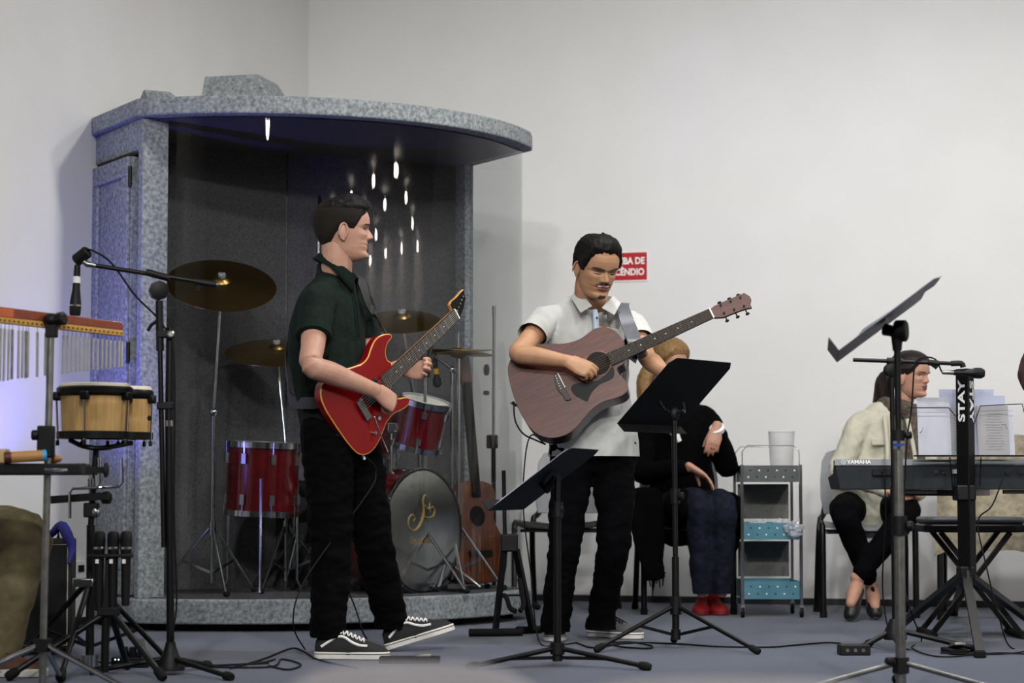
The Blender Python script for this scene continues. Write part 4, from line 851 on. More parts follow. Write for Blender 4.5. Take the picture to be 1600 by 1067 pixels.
# ------------------------------------------------------------------ trolley
YR = 10.95; t_ = lambda px, py, dy=0: W(px, py, YR + dy); x0, x1 = t_(1160, 900).x, t_(1252, 900).x; cxr = (x0 + x1) / 2; dpt = .36
tr = thing('trolley', 'three tier steel trolley with perforated blue trays', 'trolley', V((cxr, YR + dpt / 2, 0)))
M_tblue = mat('blue_tray_metal', '#427282', .4, .4, c2='#4e8090', scale=8); M_tsil = mat('polished_tray_metal', '#a9acae', .2, .9, c2='#8f9294', scale=6)
M_mesh = mat('grey_mesh_panel', '#7d7d79', .8, c2='#6f6f6b', scale=160)
def tray(ytop, ybot, mt):
    zt, zb = t_(0, ytop).z, t_(0, ybot).z; w_ = x1 - x0 - .02; h = zt - zb
    c = V((cxr, YR + dpt / 2, zb)); pr_ = MB().box(c + Z * .003, (w_, dpt, .004)).build('tray', mt, tr)
    for s in (-1, 1):
        MB().box(c + V((0, s * dpt / 2, h / 2)), (w_, .003, h)).build('tray_wall', mt, pr_); MB().box(c + V((s * w_ / 2, 0, h / 2)), (.003, dpt, h)).build('tray_wall', mt, pr_)
    for r_ in range(2):
        for k in range(6):
            q = c + V((-w_ / 2 + w_ * (k + .5 + .25 * r_) / 6.2, -dpt / 2 - .0018, h * (.3 + .4 * r_)))
            MB().lathe([(.0001, 0), (.0042, 0), (.0042, .0012), (.0001, .0012)], 8, axis=(0, -1, 0), o=q).build('perforation', M_blackm if (k + r_) % 2 else M_white, pr_)
    return zb
zm = [tray(727, 753, M_tsil), tray(817, 843, M_tblue), tray(908, 936, M_tblue)]
for sx in (x0, x1):
    for y in (YR, YR + dpt): 
        MB().bar(V((sx, y, .045)), V((sx, y, t_(0, 726).z)), .024, .014, V((1, 0, 0))).build('post', M_chrome, tr)
        wl = MB().cyl(V((sx - .008, y, .028)), V((sx + .008, y, .028)), .027, n=16).build('castor', M_rubber, tr); MB().box(V((sx, y, .045)), (.022, .03, .03)).build('castor_fork', M_steel, wl)
for y in (YR + .01, YR + dpt - .01):
    za, zb_ = t_(0, 728).z, t_(0, 696).z
    MB().tube([V((x0 + .004, y, za)), V((x0 + .004, y, zb_ - .03)), V((x0 + .03, y, zb_)), V((x1 - .03, y, zb_)), V((x1 - .004, y, zb_ - .03)), V((x1 - .004, y, za))], .0025, 8).build('wire_handle', M_chrome, tr)
for yt_, yb2 in ((756, 812), (848, 905)): MB().box(V((cxr, YR + dpt - .006, (t_(0, yt_).z + t_(0, yb2).z) / 2)), (x1 - x0 - .03, .004, t_(0, yt_).z - t_(0, yb2).z)).build('back_mesh', M_mesh, tr)
# plastic jug on top
jg = thing('plastic_jug', 'tall translucent plastic jug on the trolley top', 'jug', V((t_(1229, 720).x, YR + .2, zm[0] + .006)))
hj = t_(0, 673).z - zm[0] - .006; q = jg.location
M_jug = mat('frosted_plastic', '#d9d9db', .4, alpha=.38, c2='#e2e2e4', scale=8)
MB().lathe([(.0001, .002), (.052, .002), (.055, .01), (.066, hj), (.064, hj), (.053, .012), (.0001, .006)], 32, Matrix.Translation(q)).build('body', M_jug, jg)
MB().lathe([(.067, hj - .004), (.069, hj), (.066, hj + .006), (.0001, hj + .008)], 32, Matrix.Translation(q)).build('lid', M_jug, jg)
MB().lathe([(.0001, .01), (.03, .01), (.03, .09), (.0001, .092)], 20, Matrix.Translation(q)).build('inner_cup', M_white, jg)
# crumpled clear bags on the middle tray
M_bag = mat('clear_bag', '#c9c9d2', .12, alpha=.42, c2='#e6e6ee', scale=40, spec=1.0)
M_pur = mat('purple_wrap', '#3d2a66', .4, c2='#4b357c', scale=20)
for i, (px, py, sz, lab) in enumerate(((1187, 808, .05, 'crumpled clear plastic bag at the middle tray centre'), (1222, 812, .05, 'crumpled clear plastic bag beside the trolley post'), (1240, 826, .045, 'clear plastic bag hanging over the tray front'))):
    m = MB(); m.ell((0, 0, 0), (1, 1, .8), n=26, m=16)
    for v in m.v: v *= sz * (1 + .55 * noise.noise(v * 2.6 + V((i * 9, 0, 0)))+ .3 * noise.noise(v * 7 + V((i * 5, 3, 0))))
    c = t_(px, py, .06 if i < 2 else -.03); 
    if i < 2: c.z = zm[1] + sz * .85 + .01
    for v in m.v: v += c
    one('plastic_bag', m, M_bag, lab, 'plastic bag', c - Z * sz * .8, 'plastic bags on the trolley', ang=20)
for px, py, lab in ((1170, 810, 'by the far tray end'), (1199, 808, 'between the clear bags'), (1215, 812, 'under the clear bag by the post')):
    m = MB(); m.ell((0, 0, 0), (.03, .02, .018), n=14, m=8)
    for v in m.v: v *= 1 + .7 * noise.noise(v * 60 + V((px, 0, 0)))
    c = t_(px, py, .05); c.z = zm[1] + .035
    for v in m.v: v += c
    one('purple_wrapper', m, M_pur, 'purple wrapper on the middle tray, ' + lab, 'wrapper', c - Z * .02, 'purple wrappers on the trolley', ang=20)

# ------------------------------------------------------------------ floor cables and boxes
def cable(pts, label, r=.0035, z=.005): return one('floor_cable', MB().tube([G(x, y, z) for x, y in pts], r, 7, k=6), M_rubber, label, 'cable', G(*pts[0]))
bx = V((G(1332, 1018).x, 8.55, 0)); b0 = thing('audio_box', 'small black audio box on the carpet beside a stand foot', 'audio box', bx)
MB().box(bx + V((-.02, 0, .02)), (.115, .09, .038)).build('body', M_blackm, b0, bevel=.003)
for k in range(3): MB().lathe([(.004, 0), (.007, 0), (.007, .004), (.003, .004)], 10, axis=(0, -1, 0), o=bx + V((-.05 + .03 * k, -.045, .02))).build('socket', M_steel, b0)
cable([(1313, 1005), (1290, 1004), (1240, 1008), (1200, 1011), (1120, 1010), (1060, 1006), (980, 1004), (930, 1012), (900, 1004)], 'long black cable from the audio box across to the acoustic guitarist')
cable([(955, 1004), (985, 1003), (1018, 1009), (1012, 1013), (975, 1011), (960, 1007), (990, 1004)], 'small loop of black cable by the acoustic guitarist\'s shoe')
cable([(1275, 930), (1290, 916), (1300, 925), (1300, 938), (1285, 947)], 'black cable loop on the carpet by the trolley')
cable([(360, 1044), (410, 1030), (455, 1013), (475, 1018), (490, 1028)], 'black cable lying on the carpet toward the skate shoes')
cable([(70, 1010), (110, 1028), (180, 1036), (300, 1040), (400, 1036), (430, 1030)], 'black cable along the carpet beneath the percussion stands')
cable([(300, 1042), (420, 1042), (440, 1030), (470, 1038), (450, 1046), (420, 1040)], 'coiled black cable end on the carpet left of the shoes')
pd = V((G(640, 1036).x, 8.15, 0)); fp = thing('effect_pedal', 'flat black foot pedal on the carpet by the skate shoes', 'pedal', pd)
MB().prism([(pd.x - .11, pd.y - .04), (pd.x + .11, pd.y - .04), (pd.x + .11, pd.y + .05), (pd.x - .11, pd.y + .05)], .022, None, .001).build('body', M_rubber, fp, bevel=.004)
MB().box(pd + V((.05, -.02, .028)), (.06, .02, .012)).build('treadle', M_steel, fp, bevel=.003)
# audience chairs in the hall, out of focus in front
M_hallc = mat('light_chair_plastic', '#d5d2d8', .6, c2='#cbc8ce', scale=9)
def hall_chair(px, Y, w_, top, label):
    c = V((W(px, 1060, Y).x, Y, HF)); h = thing('audience_chair', label, 'chair', c, 'audience chairs in the hall')
    rings = []
    def slab(nm, pts, wd, mt): 
        m = MB(); m.loft([[c + V((sx * wd, y, z)) for sx, (y, z) in [(s, p) for p in pts for s in (1,)]] for sx in (-1,)], cap=False) if False else None
        m = MB(); n = 12; rs = []
        for j in range(n + 1):
            x = (j / n * 2 - 1) * wd; k = (abs(x) / wd) ** 4 * .05
            rs.append([c + V((x, y - .02 * (abs(x) / wd) ** 2, z - k * (z > .6))) for y, z in pts])
        return m.loft(rs).build(nm, mt, h, bevel=.006)
    slab('backrest', [(0, .46), (.012, .46), (.05 + .012, top - HF), (.05, top - HF)], w_, M_hallc)
    slab('seat', [(0.0, .43), (.42, .44), (.42, .455), (.0, .445)], w_, M_hallc)
    for sx in (-1, 1):
        for y in (.02, .4): MB().cyl(c + V((sx * w_ * .9, y, 0)), c + V((sx * w_ * .9, y, .44)), .013).build('leg', M_black, h)
    return h
hall_chair(640, 2.3, .155, W(0, 1042, 2.3).z, 'grey audience chair below the electric guitarist, blurred')
hall_chair(1150, 2.15, .21, W(0, 1068, 2.15).z, 'grey audience chair below the black music stand, blurred')
# video tripod in the hall, left of the view (it shows as a reflection in the booth front)
tc = V((-2.55, 4.1, HF)); vt = thing('video_tripod', 'black video tripod with camcorder in the hall before the stage', 'tripod', tc)
MB().cyl(tc + Z * .7, tc + Z * 1.55, .02).build('centre_column', M_black, vt); MB().cyl(tc + Z * 1.35, tc + Z * 1.45, .05).build('shoulder', M_blackm, vt)
for k in range(3): a = .5 + k * 2.094; q = V((math.cos(a), math.sin(a), 0)); lg = MB().bar(tc + Z * 1.4 + q * .05, tc + q * .55 + Z * .02, .05, .03, q).build('leg', M_black, vt); MB().ell(tc + q * .55 + Z * .02, .024, n=10, m=6).build('rubber_foot', M_rubber, lg); MB().bar(tc + Z * .75 + q * .02, tc + Z * .75 + q * .28, .02, .01).build('spreader_arm', M_black, vt)
MB().lathe([(.05, 0), (.055, .04), (.04, .09), (.05, .11)], 18, Matrix.Translation(tc + Z * 1.55)).build('fluid_head', M_blackm, vt); MB().tube([tc + Z * 1.6, tc + V((.25, -.2, 1.55)), tc + V((.42, -.34, 1.45))], .010, 8).build('pan_handle', M_black, vt)
vc = thing('camcorder', 'black camcorder mounted on the video tripod in the hall', 'video camera', tc + Z * 1.66)
MB().box(tc + V((0, 0, 1.73)), (.11, .26, .13)).build('body', M_blackm, vc, bevel=.012); MB().lathe([(.04, 0), (.045, .02), (.05, .1), (.04, .1)], 20, axis=(0, 1, 0), o=tc + V((0, .13, 1.73))).build('lens', M_black, vc); MB().tube([tc + V((0, -.1, 1.80)), tc + V((0, -.08, 1.85)), tc + V((0, .08, 1.85)), tc + V((0, .1, 1.80))], .012, 8).build('handle', M_blackm, vc)
# ------------------------------------------------------------------ people: tools
def limb(mb, pts, rad, ref=Z, n=14, k=4):
    """tapered limb through joints; rad floats or (a, b) with a along ref"""
    P = crom([list(p) for p in pts], k); rr = [(r, r) if not isinstance(r, (tuple, list)) else r for r in rad]
    Q = crom([[a, b, 0] for a, b in rr], k); rings = []; m = len(P); P = [V(p) for p in P]; ref = V(ref); A = None
    def ring(p, t, a, b):
        A, B_, _ = frame(t, ref); return [p + A * a * math.cos(x) + B_ * b * math.sin(x) for x in (2 * math.pi * j / n for j in range(n))]
    for i, p in enumerate(P):
        t = P[min(i + 1, m - 1)] - P[max(i - 1, 0)]; a, b = Q[i][0], Q[i][1]
        if i == 0:
            for f in (.95, .7): rings.append(ring(p - t.normalized() * min(a, b) * f * .8, t, a * math.sqrt(1 - f * f), b * math.sqrt(1 - f * f)))
        rings.append(ring(p, t, a, b))
        if i == m - 1:
            for f in (.7, .95): rings.append(ring(p + t.normalized() * min(a, b) * f * .8, t, a * math.sqrt(1 - f * f), b * math.sqrt(1 - f * f)))
    mb.loft(rings); return mb
def remesh(mb, vox, it=4, fac=.5):
    me = bpy.data.meshes.new('tmp'); me.from_pydata([tuple(v) for v in mb.v], [], mb.f)
    bm = bmesh.new(); bm.from_mesh(me); bmesh.ops.recalc_face_normals(bm, faces=bm.faces); bm.to_mesh(me); bm.free()
    o = bpy.data.objects.new('tmp', me); col.objects.link(o)
    r = o.modifiers.new('r', 'REMESH'); r.mode = 'VOXEL'; r.voxel_size = vox
    s = o.modifiers.new('s', 'SMOOTH'); s.factor = fac; s.iterations = it
    dg = bpy.context.evaluated_depsgraph_get(); out = bpy.data.meshes.new_from_object(o.evaluated_get(dg))
    bpy.data.objects.remove(o); bpy.data.meshes.remove(me); return out
def wrinkle(me, amp, freq, seed=0, stretch=(1, 1, 1), zr=None, second=.4):
    n = len(me.vertices); co = np.empty(n * 3); no = np.empty(n * 3); me.vertices.foreach_get('co', co); me.vertices.foreach_get('normal', no); co = co.reshape(-1, 3); no = no.reshape(-1, 3)
    d = np.empty(n); sx, sy, sz = stretch
    for i in range(n):
        x, y, z = co[i]; p = V((x * freq * sx + seed, y * freq * sy, z * freq * sz))
        v = noise.noise(p) ; v = 1 - 2 * abs(v) if False else v
        d[i] = v + second * noise.noise(p * 2.7)
    co += no * (d * amp)[:, None]; me.vertices.foreach_set('co', co.ravel()); me.update(); return me
def cut(me, co, no, rad=None):        # trims a garment flat at a hem; no points to the side taken away
    bm = bmesh.new(); bm.from_mesh(me); co, no = V(co), V(no)
    vs = {v for v in bm.verts if rad is None or (v.co - co).length < rad}; es = [e for e in bm.edges if e.verts[0] in vs and e.verts[1] in vs]; fs = [f for f in bm.faces if all(v in vs for v in f.verts)]
    bmesh.ops.bisect_plane(bm, geom=list(vs) + es + fs, plane_co=co, plane_no=no, clear_outer=True)
    bm.to_mesh(me); bm.free(); return me
def put(me, name, m, parent, smooth=True):
    me.transform(INV[parent.name])
    if smooth: me.shade_smooth()
    me.materials.clear(); me.name = name
    return link(name, me, m, parent)
def merge(me, mb):                    # joins extra geometry (the head) to a remeshed body
    bm = bmesh.new(); bm.from_mesh(me); t = bpy.data.meshes.new('t2'); t.from_pydata([tuple(v) for v in mb.v], [], mb.f); bm.from_mesh(t); bm.to_mesh(me); bm.free(); bpy.data.meshes.remove(t); return me

# --- head: a profile-driven grid, chin at z = 0, crown at z = 1, y to the face, x to the person's right
_z = [0, .03, .06, .10, .15, .19, .225, .25, .275, .315, .36, .42, .47, .52, .57, .63, .70, .78, .86, .92, .965, .99, 1.0]
_f = [.22, .33, .375, .385, .352, .362, .378, .366, .382, .368, .372, .385, .382, .378, .415, .425, .420, .395, .335, .262, .175, .09, .0]
_b = [-.02, -.06, -.10, -.15, -.21, -.25, -.28, -.30, -.315, -.345, -.375, -.41, -.43, -.445, -.455, -.46, -.455, -.435, -.385, -.315, -.22, -.12, .0]
_w = [.12, .165, .195, .222, .248, .262, .272, .278, .284, .294, .305, .318, .327, .333, .338, .34, .337, .322, .284, .23, .158, .08, .0]
def _sm(zs, vals, z):
    return np.interp(z, zs, vals)
class Head:
    def __init__(s, M, Hh=.232, female=False, nose=1.0, jaw=1.0, smile=0.0):
        s.M, s.H, s.fem, s.nose, s.jaw, s.smile = M, Hh, female, nose, jaw, smile
    def surf(s, th, z):
        """th 0 at the face, positive to the person's right; arrays allowed"""
        f, b, w_ = _sm(_z, _f, z), _sm(_z, _b, z), _sm(_z, _w, z)
        if s.fem: w_ = w_ * np.where(z < .35, .90 + .1 * z / .35, 1.0)
        w_ = w_ * np.where(z < .3, 1 + (s.jaw - 1) * (1 - z / .3), 1.0)
        c, sn = np.cos(th), np.sin(th)
        e = np.where(c > 0, .84, .95)
        x = w_ * np.sign(sn) * np.abs(sn) ** .92; y = np.where(c > 0, f, -b) * np.sign(c) * np.abs(c) ** e
        fr = np.clip(c * 1.6, 0, 1)
        g = lambda x0, z0, sx, sz: np.exp(-((np.abs(x) - x0) / sx) ** 2 - ((z - z0) / sz) ** 2)
        # nose
        t = np.clip((.545 - z) / (.545 - .375), 0, 1); h = (.014 + .098 * t ** 1.15) * np.where(z < .375, np.clip(1 - (np.maximum(.375 - z, 0) / .052) ** 1.6, 0, 1), 1.0) * np.where(z > .545, np.exp(-((z - .545) / .03) ** 2), 1.0)
        wn = .030 + .032 * t ** 2; d = s.nose * h * np.exp(-(x / wn) ** 2)
        d += .026 * g(.062, .362, .026, .026)                        # nostril wings
        d -= .050 * g(.145, .505, .075, .034)                        # eye sockets
        d += .020 * g(.150, .498, .050, .024)                        # eyelid bulge
        d += .016 * g(.15, .565, .11, .022)                          # brow ridge
        d += .022 * g(.215, .405, .08, .06)                          # cheekbone
        d += .014 * g(0, .27, .06, .014) + .017 * g(0, .212, .052, .016) - .016 * g(0, .243, .075, .0075)   # lips
        d -= .012 * g(0, .315, .018, .03) + .010 * g(.115, .245, .03, .03)
        d += .018 * g(0, .08, .07, .04)                              # chin
        if s.smile: d += s.smile * .022 * g(.17, .32, .05, .05) - s.smile * .035 * g(0, .243, .09, .015)
        y = y + d * fr
        return np.stack([x, y, np.broadcast_to(z, x.shape)], -1) * s.H
    def grid(s, nt=150, nz=130):
        u = np.linspace(-1, 1, nt, endpoint=False); th = np.pi * (u * .55 + .45 * u ** 3)
        v = np.linspace(0, 1, nz); z = np.where(v < .8, v * .95 / .8 * .985, .0); z = np.interp(v, [0, .12, .62, .9, 1], [0, .08, .62, .955, .999])
        T, Zz = np.meshgrid(th, z); return T, Zz
    def mesh(s, mb):
        T, Zz = s.grid(); P = s.surf(T, Zz); nz, nt = T.shape
        for _ in range(2):                                            # round off the knots of the profiles
            Q = P.copy(); Q[1:-1] = (P[:-2] + 2 * P[1:-1] + P[2:]) / 4; P = Q
        vs = [s.M @ V(p) for p in P.reshape(-1, 3)]; fs = []
        for i in range(nz - 1):
            for j in range(nt): fs.append((i * nt + j, i * nt + (j + 1) % nt, (i + 1) * nt + (j + 1) % nt, (i + 1) * nt + j))
        vs += [s.M @ V((0, .1 * s.H, -.005)), s.M @ V((0, 0, s.H))]; k = len(vs)
        for j in range(nt): fs += [(k - 2, (j + 1) % nt, j), ((nz - 1) * nt + j, (nz - 1) * nt + (j + 1) % nt, k - 1)]
        mb.add(vs, fs)
        for sd in (-1, 1):                                            # ears
            c = s.M @ V((sd * .335 * s.H, -.03 * s.H, .455 * s.H)); Rm = s.M.to_3x3() @ Matrix.Rotation(R(sd * 22), 3, 'Z') @ Matrix.Rotation(R(-10), 3, 'X')
            mb.ell(c, (.007, .0165, .031), Rm, 14, 10)
            rim = [c + Rm @ V((sd * .006, .017 * math.cos(a) + (-.002), .031 * math.sin(a))) for a in (R(x) for x in range(-60, 240, 20))]
            mb.tube(rim, [.002, .0042, .0046, .0042, .003], 7)
            mb.ell(c + Rm @ V((sd * .002, .006, -.027)), (.005, .008, .008), Rm, 8, 6)
        return mb
    def patch(s, fn, name, m, parent, nt=170, nz=170, zr=(0, .999), tr=(-np.pi, np.pi), amp=0, seed=0):
        """shell over the head where fn(theta, x, z) > 0 gives its thickness in metres"""
        full = tr[1] - tr[0] > 6.2
        th = np.linspace(tr[0], tr[1], nt, endpoint=not full); z = np.linspace(zr[0], zr[1], nz)
        T, Zz = np.meshgrid(th, z); P = s.surf(T, Zz); off = fn(T, P[..., 0] / s.H, Zz)
        c = np.array([0, 0, .52 * s.H]); dirs = P - c; dirs /= np.linalg.norm(dirs, axis=-1, keepdims=True)
        if amp:
            for i in range(nz):
                for j in range(nt):
                    if off[i, j] > 0.001: p = V(P[i, j]); off[i, j] += amp * (noise.noise(V((p.x * 90, p.y * 45, p.z * 45)) + V((seed, 0, 0))) + .6 * noise.noise(V((p.x * 160, p.y * 60, p.z * 60)) + V((0, seed, 0))))
        Q = P + dirs * np.where(off > 0, off, -.003)[..., None]; keep = off > 0; vs = []; idx = -np.ones(T.shape, int); fs = []
        km = keep.copy(); km[:-1] |= keep[1:]; km[1:] |= keep[:-1]; km |= np.roll(keep, 1, 1) | np.roll(keep, -1, 1)
        for i in range(nz):
            for j in range(nt):
                if km[i, j]: idx[i, j] = len(vs); vs.append(s.M @ V(Q[i, j]))
        for i in range(nz - 1):
            for j in range(nt if full else nt - 1):
                a = (idx[i, j], idx[i, (j + 1) % nt], idx[i + 1, (j + 1) % nt], idx[i + 1, j])
                if min(a) >= 0: fs.append(a)
        if zr[1] > .99:
            k = len(vs); top = s.surf(np.array([0.0]), np.array([1.0]))[0]; vs.append(s.M @ V((0, 0, s.H + float(np.max(off[-1])))))
            for j in range(nt): 
                if idx[-1, j] >= 0 and idx[-1, (j + 1) % nt] >= 0: fs.append((idx[-1, j], idx[-1, (j + 1) % nt], k))
        if not fs: return None
        return MB().add(vs, fs).build(name, m, parent, ang=75)
    def pt(s, x, z, off=0.0):          # surface point of the face at x, z
        th = np.linspace(-1.5, 1.5, 241); P = s.surf(th, np.full(241, z)); j = int(np.argmin(np.abs(P[:, 0] / s.H - x))); return s.M @ V(P[j] + np.array([0, off, 0]))
sst = lambda a, b, x: np.clip((x - a) / (b - a), 0, 1) ** 2 * (3 - 2 * np.clip((x - a) / (b - a), 0, 1))
def interp_hairline(knots):           # knots of (|theta| degrees, z)
    a = [R(k[0]) for k in knots]; b = [k[1] for k in knots]; return lambda T: np.interp(np.abs(T), a, b)
def lids(H, m_lash, parent, z=.497, open_=0.0, look=(0, 0), brow=None, mb_=None, brow_z=.565, bt=.0022):
    for sd in (-1, 1):
        if open_:
            xs = np.linspace(.085, .205, 9); up = [H.pt(sd * x, z + .020 * open_ * math.sin(math.pi * (x - .085) / .12), .0012) for x in xs]; lo = [H.pt(sd * x, z - .016 * open_ * math.sin(math.pi * (x - .085) / .12), .0012) for x in xs]
            n = len(xs); MB().add(up + lo, [(i, i + 1, n + i + 1, n + i) for i in range(n - 1)]).build('eye_white', mat('eye_white', '#cfc9c2', .3, c2='#c9c3bc', scale=30), parent)
            c = H.pt(sd * (.145 + look[0] * sd), z + .001 + look[1], .0010); fwd = (H.M.to_3x3() @ V((0, 1, 0))).normalized()
            MB().lathe([(.0001, .0012), (.0048, .0008), (.0048, -.001)], 14, axis=fwd, o=c).build('iris', mat('dark_iris', '#1c110b', .15, c2='#22150d', scale=30), parent)
            MB().tube(up, [.0008, .0015, .0017, .0015, .0008], 6).build('lashes', m_lash, parent)
        else:
            MB().tube([H.pt(sd * x, z - .012 - .010 * math.sin(math.pi * (x - .08) / .13), .0012) for x in np.linspace(.08, .21, 9)], [.0008, .0018, .002, .0018, .0008], 6).build('lashes', m_lash, parent)
        MB().tube([H.pt(sd * x, brow_z + .018 * math.sin(math.pi * .75 * (x - .06) / .19) - .004, .0018) for x in np.linspace(.06, .25, 11)], [bt * .8, bt * 1.5, bt * 1.6, bt * 1.3, bt * .5], 6).build('eyebrow', m_lash, parent)
# --- hand
def hand(mb, wrist, d, nrm, right, L=.186, curl=(45, 45, 40), thumb=(.5, .8, .35), spread=.06, curls=None, tb=25):
    """d along the palm, nrm out of the palm; five fingers of unequal length"""
    d = V(d).normalized(); nrm = V(nrm); nrm = (nrm - d * nrm.dot(d)).normalized(); side = d.cross(nrm) * (1 if right else -1)   # towards the thumb
    k = L / .186; w = V(wrist)
    limb(mb, [w - d * .02, w + d * .02 * k, w + d * .055 * k, w + d * .090 * k], [(.027 * k, .019 * k), (.033 * k, .019 * k), (.041 * k, .017 * k), (.040 * k, .013 * k)], side, 16, 4)
    base = [(.030, .093, .072, .0082), (.0105, .097, .080, .0085), (-.0095, .094, .074, .0082), (-.0285, .086, .058, .0072)]
    for i, (o_, a, ln, r_) in enumerate(base):
        p = w + d * a * k + side * o_ * k; cu = curls[i] if curls else curl; ang = 0; pts = [p - d * .02 * k + nrm * .001, p]; dd0 = (d + side * spread * (1.5 - i)).normalized()
        for fr_, c in zip((.44, .31, .25), cu):
            ang += R(c); dd = dd0 * math.cos(ang) + nrm * math.sin(ang); p = p + dd * ln * fr_ * k; pts.append(p)
        limb(mb, pts, [r_ * 1.08 * k, r_ * 1.08 * k, r_ * k, r_ * .92 * k, r_ * .8 * k], side, 10, 3)
    t0 = w + d * .028 * k + side * .026 * k; td = (d * thumb[0] + side * thumb[1] + nrm * thumb[2]).normalized(); t1 = t0 + td * .040 * k
    td2 = (td * math.cos(R(tb)) + (d * .9 + nrm * .5).normalized() * math.sin(R(tb))).normalized(); t2 = t1 + td2 * .030 * k; td3 = (td2 * .8 + (d * .6 + nrm * .8).normalized() * .35).normalized(); t3 = t2 + td3 * .024 * k
    limb(mb, [t0 - td * .012, t0, t1, t2, t3], [.0125 * k, .0125 * k, .0105 * k, .0095 * k, .0075 * k], side, 10, 3)
def arm_pts(sh, el, wr, s=1.0, inset=0.0):
    sh, el, wr = V(sh), V(el), V(wr)
    P = [sh, sh.lerp(el, .3), sh.lerp(el, .7), el, el.lerp(wr, .28), el.lerp(wr, .68), wr]
    r_ = [.054, .049, .043, .0385, .041, .033, (.027, .024)]
    return P, [(x[0] * s, x[1] * s) if isinstance(x, tuple) else x * s for x in r_]
def leg_pts(hip, kn, an, s=1.0):
    hip, kn, an = V(hip), V(kn), V(an); P = [hip, hip.lerp(kn, .35), hip.lerp(kn, .75), kn, kn.lerp(an, .3), kn.lerp(an, .7), an]
    return P, [x * s for x in (.088, .080, .064, .055, .055, .043, .036)]
def torso(mb, pts, rad, side, k=5): limb(mb, pts, rad, side, 24, k)

# --- shoe
def shoe(parent, heel, d, pitch, L, upper, sole_m, lace_m, wd=.048, stripe=None, side_out=1, roll=0, h=1.0, name='shoe', sole_h=.027, sole_line=None, laces=6, low=False):
    d = V((d[0], d[1], 0)).normalized(); sd = Z.cross(d).normalized(); up = Z
    d2 = d * math.cos(pitch) + Z * math.sin(pitch); up2 = Z * math.cos(pitch) - d * math.sin(pitch); M = FM(V(heel), d2, sd, up2)
    k = L / .28; out = []
    half = [(0, .0), (.006, .022), (.03, .033), (.08, .034), (.13, .037), (.18, .046), (.22, .046), (.255, .036), (.275, .018), (.28, 0)]
    poly = [(x * k, -y * wd / .046) for x, y in half] + [(x * k, y * wd / .046) for x, y in reversed(half[1:-1])]; poly = [(p[0], p[1]) for p in cromc([(x, y, 0) for x, y in poly], 3)]
    so = MB(M).prism(poly, sole_h).build('sole', sole_m, parent, bevel=.003)
    if sole_line: MB(M).tube([(x * 1.002, y * 1.015, sole_h * .72) for x, y in poly], .0012, 5, closed=True).build('sole_line', sole_line, so)
    hs = [(.004, .050), (.02, .080), (.05, .088), (.085, .092), (.115, .088), (.15, .072), (.19, .054), (.225, .043), (.255, .034), (.274, .014)]
    if low: hs = [(x, y * .62 if x < .16 else y * .75) for x, y in hs]
    ws = np.interp([x for x, _ in hs], [a for a, _ in half], [b for _, b in half]); rings = []
    for (x, z), w_ in zip(hs, ws):
        w_ = max(w_, .006) * wd / .046 * .98; tw = w_ * (.62 if x < .14 else .75); rg = []
        for j in range(14):
            a = math.pi * j / 13; rg.append(V((x * k, math.cos(a) * (w_ * (1 - .30 * math.sin(a) ** 2)), sole_h * .6 + max(math.sin(a), 0) ** .8 * z * h)))
        rings.append(rg)
    uo = MB(M).loft(rings).build('upper', upper, parent, ang=60)
    if stripe:
        for s_ in (-1, 1):
            q = []
            for x, z in ((.03, .030), (.06, .050), (.09, .066), (.115, .064), (.14, .048), (.17, .036), (.20, .033)):
                w_ = np.interp(x, [a for a, _ in half], [b for _, b in half]) * wd / .046; hh = np.interp(x, [a for a, _ in hs], [b for _, b in hs]) * h; f = min(z / hh, .95); ang = math.asin(f ** 1.25)
                q.append(V((x * k, s_ * (math.cos(ang) * w_ * (1 - .3 * math.sin(ang) ** 2) * .98 + .0015), sole_h * .6 + z)))
            MB(M).tube(q, .0052, 6, k=4).build('side_stripe', stripe, uo)
    for i in range(laces):
        x = .10 + .015 * i; hh = np.interp(x, [a for a, _ in hs], [b for _, b in hs]) * h; w_ = .021
        for s_ in (1, -1):
            MB(M).tube([(x * k, -s_ * w_, sole_h * .6 + hh * .96 - .004), ((x + .006) * k, 0, sole_h * .6 + hh + .002), ((x + .012) * k, s_ * w_, sole_h * .6 + hh * .93 - .006)], .0026, 6).build('lace', lace_m, uo)
    return M
# --- skin tones and cloth
M_skin1 = mat('skin_fair', '#b88f7c', .5, c2='#ad836f', scale=18, bump=.05, bscale=260, spec=.35); M_skin2 = mat('skin_tan', '#b08666', .5, c2='#a37a5c', scale=18, bump=.05, bscale=260, spec=.35); M_skin3 = mat('skin_light', '#b88d78', .5, c2='#ac806c', scale=18, bump=.05, bscale=260, spec=.35)
for m_ in (M_skin1, M_skin2, M_skin3):
    b_ = m_.node_tree.nodes['Principled BSDF']; b_.inputs['Subsurface Weight'].default_value = .12; b_.inputs['Subsurface Radius'].default_value = (.012, .005, .003)
M_hairb = mat('black_hair', '#050404', .6, spec=.18, c2='#12100f', scale=60, stretch=(1.5, 1.5, .5), bump=.9, bscale=110, detail=6)
M_hairfade = mat('short_dark_hair', '#15110f', .8, spec=.2, c2='#221b18', scale=200, bump=.4, bscale=500)
M_brow = mat('brow_hair', '#17110e', .8, c2='#201813', scale=100)
M_beard = mat('stubble', '#2a211c', .9, c2='#3a2e27', scale=300)
M_lip = mat('lips', '#9b5a52', .45, c2='#8e5049', scale=40); M_lipd = mat('dark_lips', '#7e3a38', .4, c2='#733433', scale=40)
M_green = mat('green_pique', '#0d1714', .9, c2='#13201b', scale=60, bump=.35, bscale=420, spec=.15)
M_jean = mat('black_denim', '#040405', .9, c2='#060607', scale=50, bump=.3, bscale=260, spec=.06)
